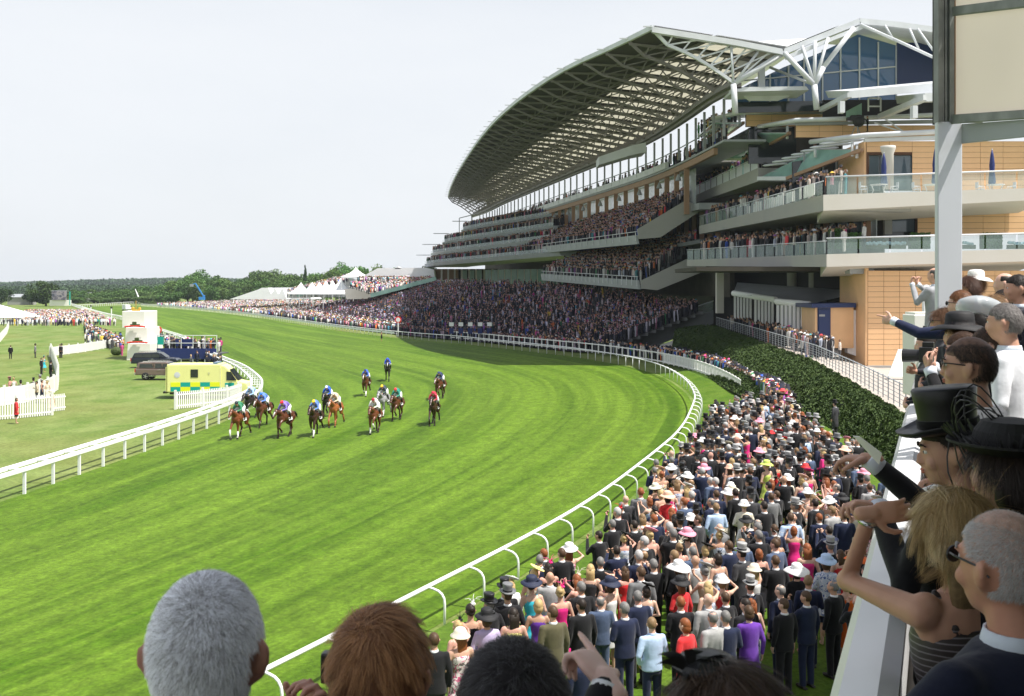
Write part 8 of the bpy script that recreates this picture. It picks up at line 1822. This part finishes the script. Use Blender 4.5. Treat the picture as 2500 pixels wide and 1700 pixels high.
r2, H2, f2 = near_person(2330, 1288, 2.95, 22, 'f', 'down', arm((.17, .30, 1.42), (.15, .22, 1.65), (-.8, -.5, .1), (-.3, 1, 0), 'relaxed'), 'pencil', (.05, .04, .04), 'blonde woman in a sleeveless dark striped dress, hand raised to her wind-blown hair', BL, 'long', skin=(.50, .28, .19), scale=.95, mat_=STRIPE,
            strand=[dict(n=11000, length=.17, region=back, lift=.12, jitter=.28, seed=11, flow=(-.25, -.2, -1), width=.0014, gravity=.8, seg=7, curl=.26, clump=120, cw=.72), dict(n=110, length=.15, region=back, lift=1.2, jitter=.8, seed=12, flow=(-.2, -.2, .3), width=.0014, gravity=.15, seg=8, curl=.22), dict(n=4500, length=.17, region=back, lift=.16, jitter=.25, seed=13, flow=(-.25, -.2, -1), width=.0012, gravity=.7, seg=8, curl=.32, clump=60, cw=.75, col=(.66, .52, .30))])
t = MB(); w = Vector((-.15, .22, 1.65)); dd = Vector((.02, -.08, .23)).normalized(); t.tube([w-dd*.035, w-dd*.022], [.031, .031], 14); link_mesh('bracelet', t.mesh('bracelet', M['chrome'], smooth=True), r2)
r3, H3, f3 = near_person(2318, 1098, 3.62, 40, 'm', arm((.25, .22, 1.33), (.08, .40, 1.54), (-.5, .9, .0), (0, 0, -1), 'pinch'), arm((.28, .05, 1.20), (.11, .25, 1.41), (.7, .8, .12), (.3, 0, -1), 'pinch'), 'tails', (.010, .010, .012), 'man in black tailcoat and tall black top hat, in profile, both hands reaching left', (.03, .02, .015), 'short', 'top_hat', (.010, .010, .012), skin=(.50, .28, .20), tilt=-.12, yaw=-.65,
            strand=[dict(n=5000, length=.02, region=back, lift=.3, jitter=.3, seed=14, flow=(0, -.4, -1), width=.001, gravity=.4, seg=3)])
t = MB(); t.rev([(.0925, .083), (.0935, .083), (.0945, .112), (.0935, .112)], 22, (0, -.006, 0), .92, 1.12); xf_mb(t, H3); link_mesh('hat_band', t.mesh('hat_band', M['cloth'], smooth=True), r3, None, (.004, .004, .004))
def flat_card(px0, py0, px1, py1, px2, py2, px3, py3, Y, label):
    mb = MB(); c = P((px0+px2)/2, (py0+py2)/2, Y); mb.extr([P(px0, py0, Y+.02), P(px1, py1, Y), P(px2, py2, Y-.02), P(px3, py3, Y)], (0, .004, .003)); o = mb.build('race_card', M['cream_paint'], world_origin=c); tag(o, label, 'booklet')
flat_card(2083, 1066, 2100, 1068, 2153, 1108, 2146, 1135, 3.75, 'open cream race card held out in front of the top-hatted man')
r5, H5, f5 = near_person(2462, 1150, 3.05, 40, 'f', 'down', 'clasp', 'coat', (.008, .008, .010), 'woman in black with a broad black feathered hat right of the top-hatted man', (.03, .02, .015), 'bob', None, skin=(.5, .3, .22), strand=[dict(n=8000, length=.12, region=back, lift=.25, jitter=.2, seed=15, flow=(0, -.4, -1), width=.0014, gravity=.6, seg=5, curl=.08)])
t = MB(); t.rev([(.04, .05), (.11, .055), (.15, .075), (.175, .085), (.175, .092), (.145, .088), (.11, .08), (.10, .12), (.08, .15), (.02, .16)], 26, (0, -.01, 0), 1, 1.05)
for k in range(60): a = k*.105; c = Vector((.14*math.cos(a), .14*math.sin(a), .085)); d = Vector((math.cos(a)*.7, math.sin(a)*.7, .7+.3*math.sin(k*3))).normalized(); s_ = d.orthogonal().normalized()*.012; t.add([c-s_, c+s_, c+d*.06+s_*.5, c+d*.06-s_*.5], [(0, 1, 2, 3)])
xf_mb(t, H5); link_mesh('feathered_hat', t.mesh('feathered_hat', M['straw']), r5, None, (.008, .008, .009))
t = MB()
for k in range(6): pts = [(.0+.05*math.cos(u*.7+k), .02+.17*math.sin(u*.55)*(.6+.1*k), .12+.13*math.sin(u*.8+k*.2)-.015*k) for u in [j*.5 for j in range(9)]]; t.tube(pts, .0026, 5)
xf_mb(t, H5); link_mesh('looped_wires', t.mesh('looped_wires', M['plastic_black'], smooth=True), r5)
r7, H7, f7 = near_person(2366, 893, 4.3, 48, 'm', 'down', 'clasp', 'coat', (.7, .7, .7), 'balding dark-haired person in glasses and white jacket with black scroll print', (.035, .025, .02), 'short', skin=(.50, .28, .20), mat_=M['scroll'], low=(.03, .03, .04), yaw=-.2, strand=[dict(n=7000, length=.018, region=crown_bald, lift=.4, jitter=.3, seed=16, flow=(0, -.5, -1), width=.001, gravity=.3, seg=3), dict(n=1300, length=.018, region=back, lift=.4, jitter=.3, seed=17, flow=(0, -.5, -1), width=.0008, gravity=.3, seg=3)])
[setattr(o, 'color', (.16, .09, .065, 1)) for o in r7.children if o.name.startswith('hair') and 'strand' not in o.name]; sunglasses(r7, H7)
r8, H8, f8 = near_person(2350, 856, 6.6, 62, 'm', arm((.26, .14, 1.26), (.10, .22, 1.52), (-.3, .4, .9), (-.4, -1, 0), 'grip'), arm((.27, .12, 1.26), (.10, .22, 1.51), (-.3, .4, .9), (-.4, -1, 0), 'grip'), 'suit', (.010, .010, .012), 'photographer in black suit holding a large black camera to the left', (.09, .045, .025), 'short', skin=(.55, .32, .24), tilt=-.1, strand=[dict(n=7000, length=.022, region=back, lift=.4, jitter=.3, seed=18, flow=(0, -.5, -1), width=.0012, gravity=.3, seg=3)])
t = MB(); t.box((0, .25, 1.60), (.14, .08, .10)); t.tube([(0, .28, 1.595), (0, .35, 1.59), (0, .40, 1.59)], [.038, .042, .045], 16); t.box((0, .24, 1.665), (.06, .07, .035)); held(r8, 'camera', 'black camera with thick lens held out by the photographer', 'camera', t, 'plastic_black')
near_person(2452, 788, 6.3, 50, 'm', 'down', 'clasp', 'shirt', (.74, .76, .80), 'grey-haired man in a plain white shirt lit by the sun', (.25, .23, .22), 'short', skin=(.55, .31, .22), low=(.03, .03, .05), strand=[dict(n=6000, length=.018, region=back, lift=.4, jitter=.3, seed=19, flow=(0, -.5, -1), width=.0012, gravity=.3, seg=3)])
PN = [(2340, 818, 8.0, 65, 'f', 'coat', (.012, .012, .015), 'woman in black with wide flat black hat behind the photographer', (.06, .03, .02), 'bob', 'wide_hat', (.010, .010, .012), 'clasp', 'clasp', 0),
 (2386, 800, 8.2, 55, 'f', 'coat', (.02, .02, .025), 'woman in black wearing a rounded white net fascinator', (.03, .02, .015), 'up', None, None, 'clasp', 'down', 2),
 (2303, 785, 9.2, 72, 'f', 'coat', (.03, .03, .04), 'brown-haired woman with sunglasses and a glass, leaning left', (.14, .07, .035), 'bob', None, None, 'bent', 'clasp', 1),
 (2345, 742, 8.9, 42, 'm', 'suit', (.014, .020, .055), 'ginger-haired man in sunglasses and navy suit, arm outstretched left', (.22, .09, .035), 'short', None, None, 'down', 'point', 1),
 (2480, 796, 9.6, 40, 'm', 'suit', (.05, .05, .06), 'grey-haired man at the right edge behind the white shirt', (.07, .07, .07), 'short', None, None, 'down', 'down', 0),
 (2484, 704, 9.0, 70, 'm', 'suit', (.02, .02, .03), 'dark-haired man in profile at the upper right edge of the group', (.025, .018, .014), 'short', None, None, 'clasp', 'clasp', 0),
 (2424, 752, 10.0, 50, 'f', 'coat', (.05, .045, .05), 'fair-haired woman with a white headband seen from behind', (.30, .18, .09), 'long', None, None, 'down', 'clasp', 0),
 (2381, 692, 14.0, 55, 'f', 'coat', (.72, .70, .68), 'woman in white with a broad white hat at the top of the group', (.2, .1, .05), 'bob', 'wide_hat', (.74, .72, .70), 'clasp', 'clasp', 0),
 (2281, 672, 15.5, 30, 'm', 'suit', (.30, .31, .33), 'man in pale grey jacket photographing beside the slim pillar', (.16, .14, .13), 'ring', None, None, 'phone', 'phone', 0),
 (2452, 692, 11.0, 60, 'm', 'suit', (.12, .12, .13), 'bald man standing between the white hat and the dark profile', (.05, .04, .03), 'ring', None, None, 'clasp', 'clasp', 0),
 (2412, 845, 6.4, 60, 'm', 'suit', (.012, .012, .016), 'brown-haired man in black between the photographer and the white shirt', (.07, .04, .025), 'short', None, None, 'down', 'clasp', 0),
 (2262, 842, 9.8, 70, 'f', 'coat', (.014, .014, .018), 'dark-haired woman leaning furthest left over the parapet', (.04, .025, .018), 'up', 'fascinator', (.02, .02, .02), 'clasp', 'clasp', 0),
 (2361, 700, 12.0, 60, 'f', 'coat', (.06, .02, .03), 'brown-haired woman just right of the slim pillar', (.09, .04, .025), 'long', None, None, 'clasp', 'clasp', 0),
 (2449, 735, 10.6, 70, 'm', 'suit', (.02, .02, .025), 'dark-haired man reading beside the fair-haired woman', (.03, .02, .015), 'short', None, None, 'bent', 'bent', 0)]
for px, py, Y, hd, sx, of, col, lab, hcol, st, hat, hc, aR, aL, ex in PN:
    r_, H_, f_ = near_person(px, py, Y, hd+rng.uniform(-4, 4), sx, aR, aL, of, col, lab, hcol, st, hat, hc or (.01, .01, .01), skin=rng.choice([(.58, .34, .25), (.55, .30, .21), (.62, .38, .29)]), strand=[dict(n=2600, length=.03 if st == 'short' else .12, region=back, lift=.3, jitter=.3, seed=int(px), flow=(0, -.4, -1), width=.002, gravity=.4, seg=3)] if st in ('short', 'bob', 'long') else None, low=(.02, .02, .025))
    if ex == 1: sunglasses(r_, H_)
    if ex == 2:
        t = MB(); t.rev([(.01, .0), (.11, .012), (.17, .05), (.18, .09), (.165, .13), (.11, .16), (.02, .17)], 22); xf_mb(t, Matrix.Translation((.04, .0, .07)) @ Matrix.Rotation(.35, 4, 'Y')); xf_mb(t, H_); link_mesh('net_fascinator', t.mesh('net_fascinator', M['glass_pale'], smooth=True), r_)
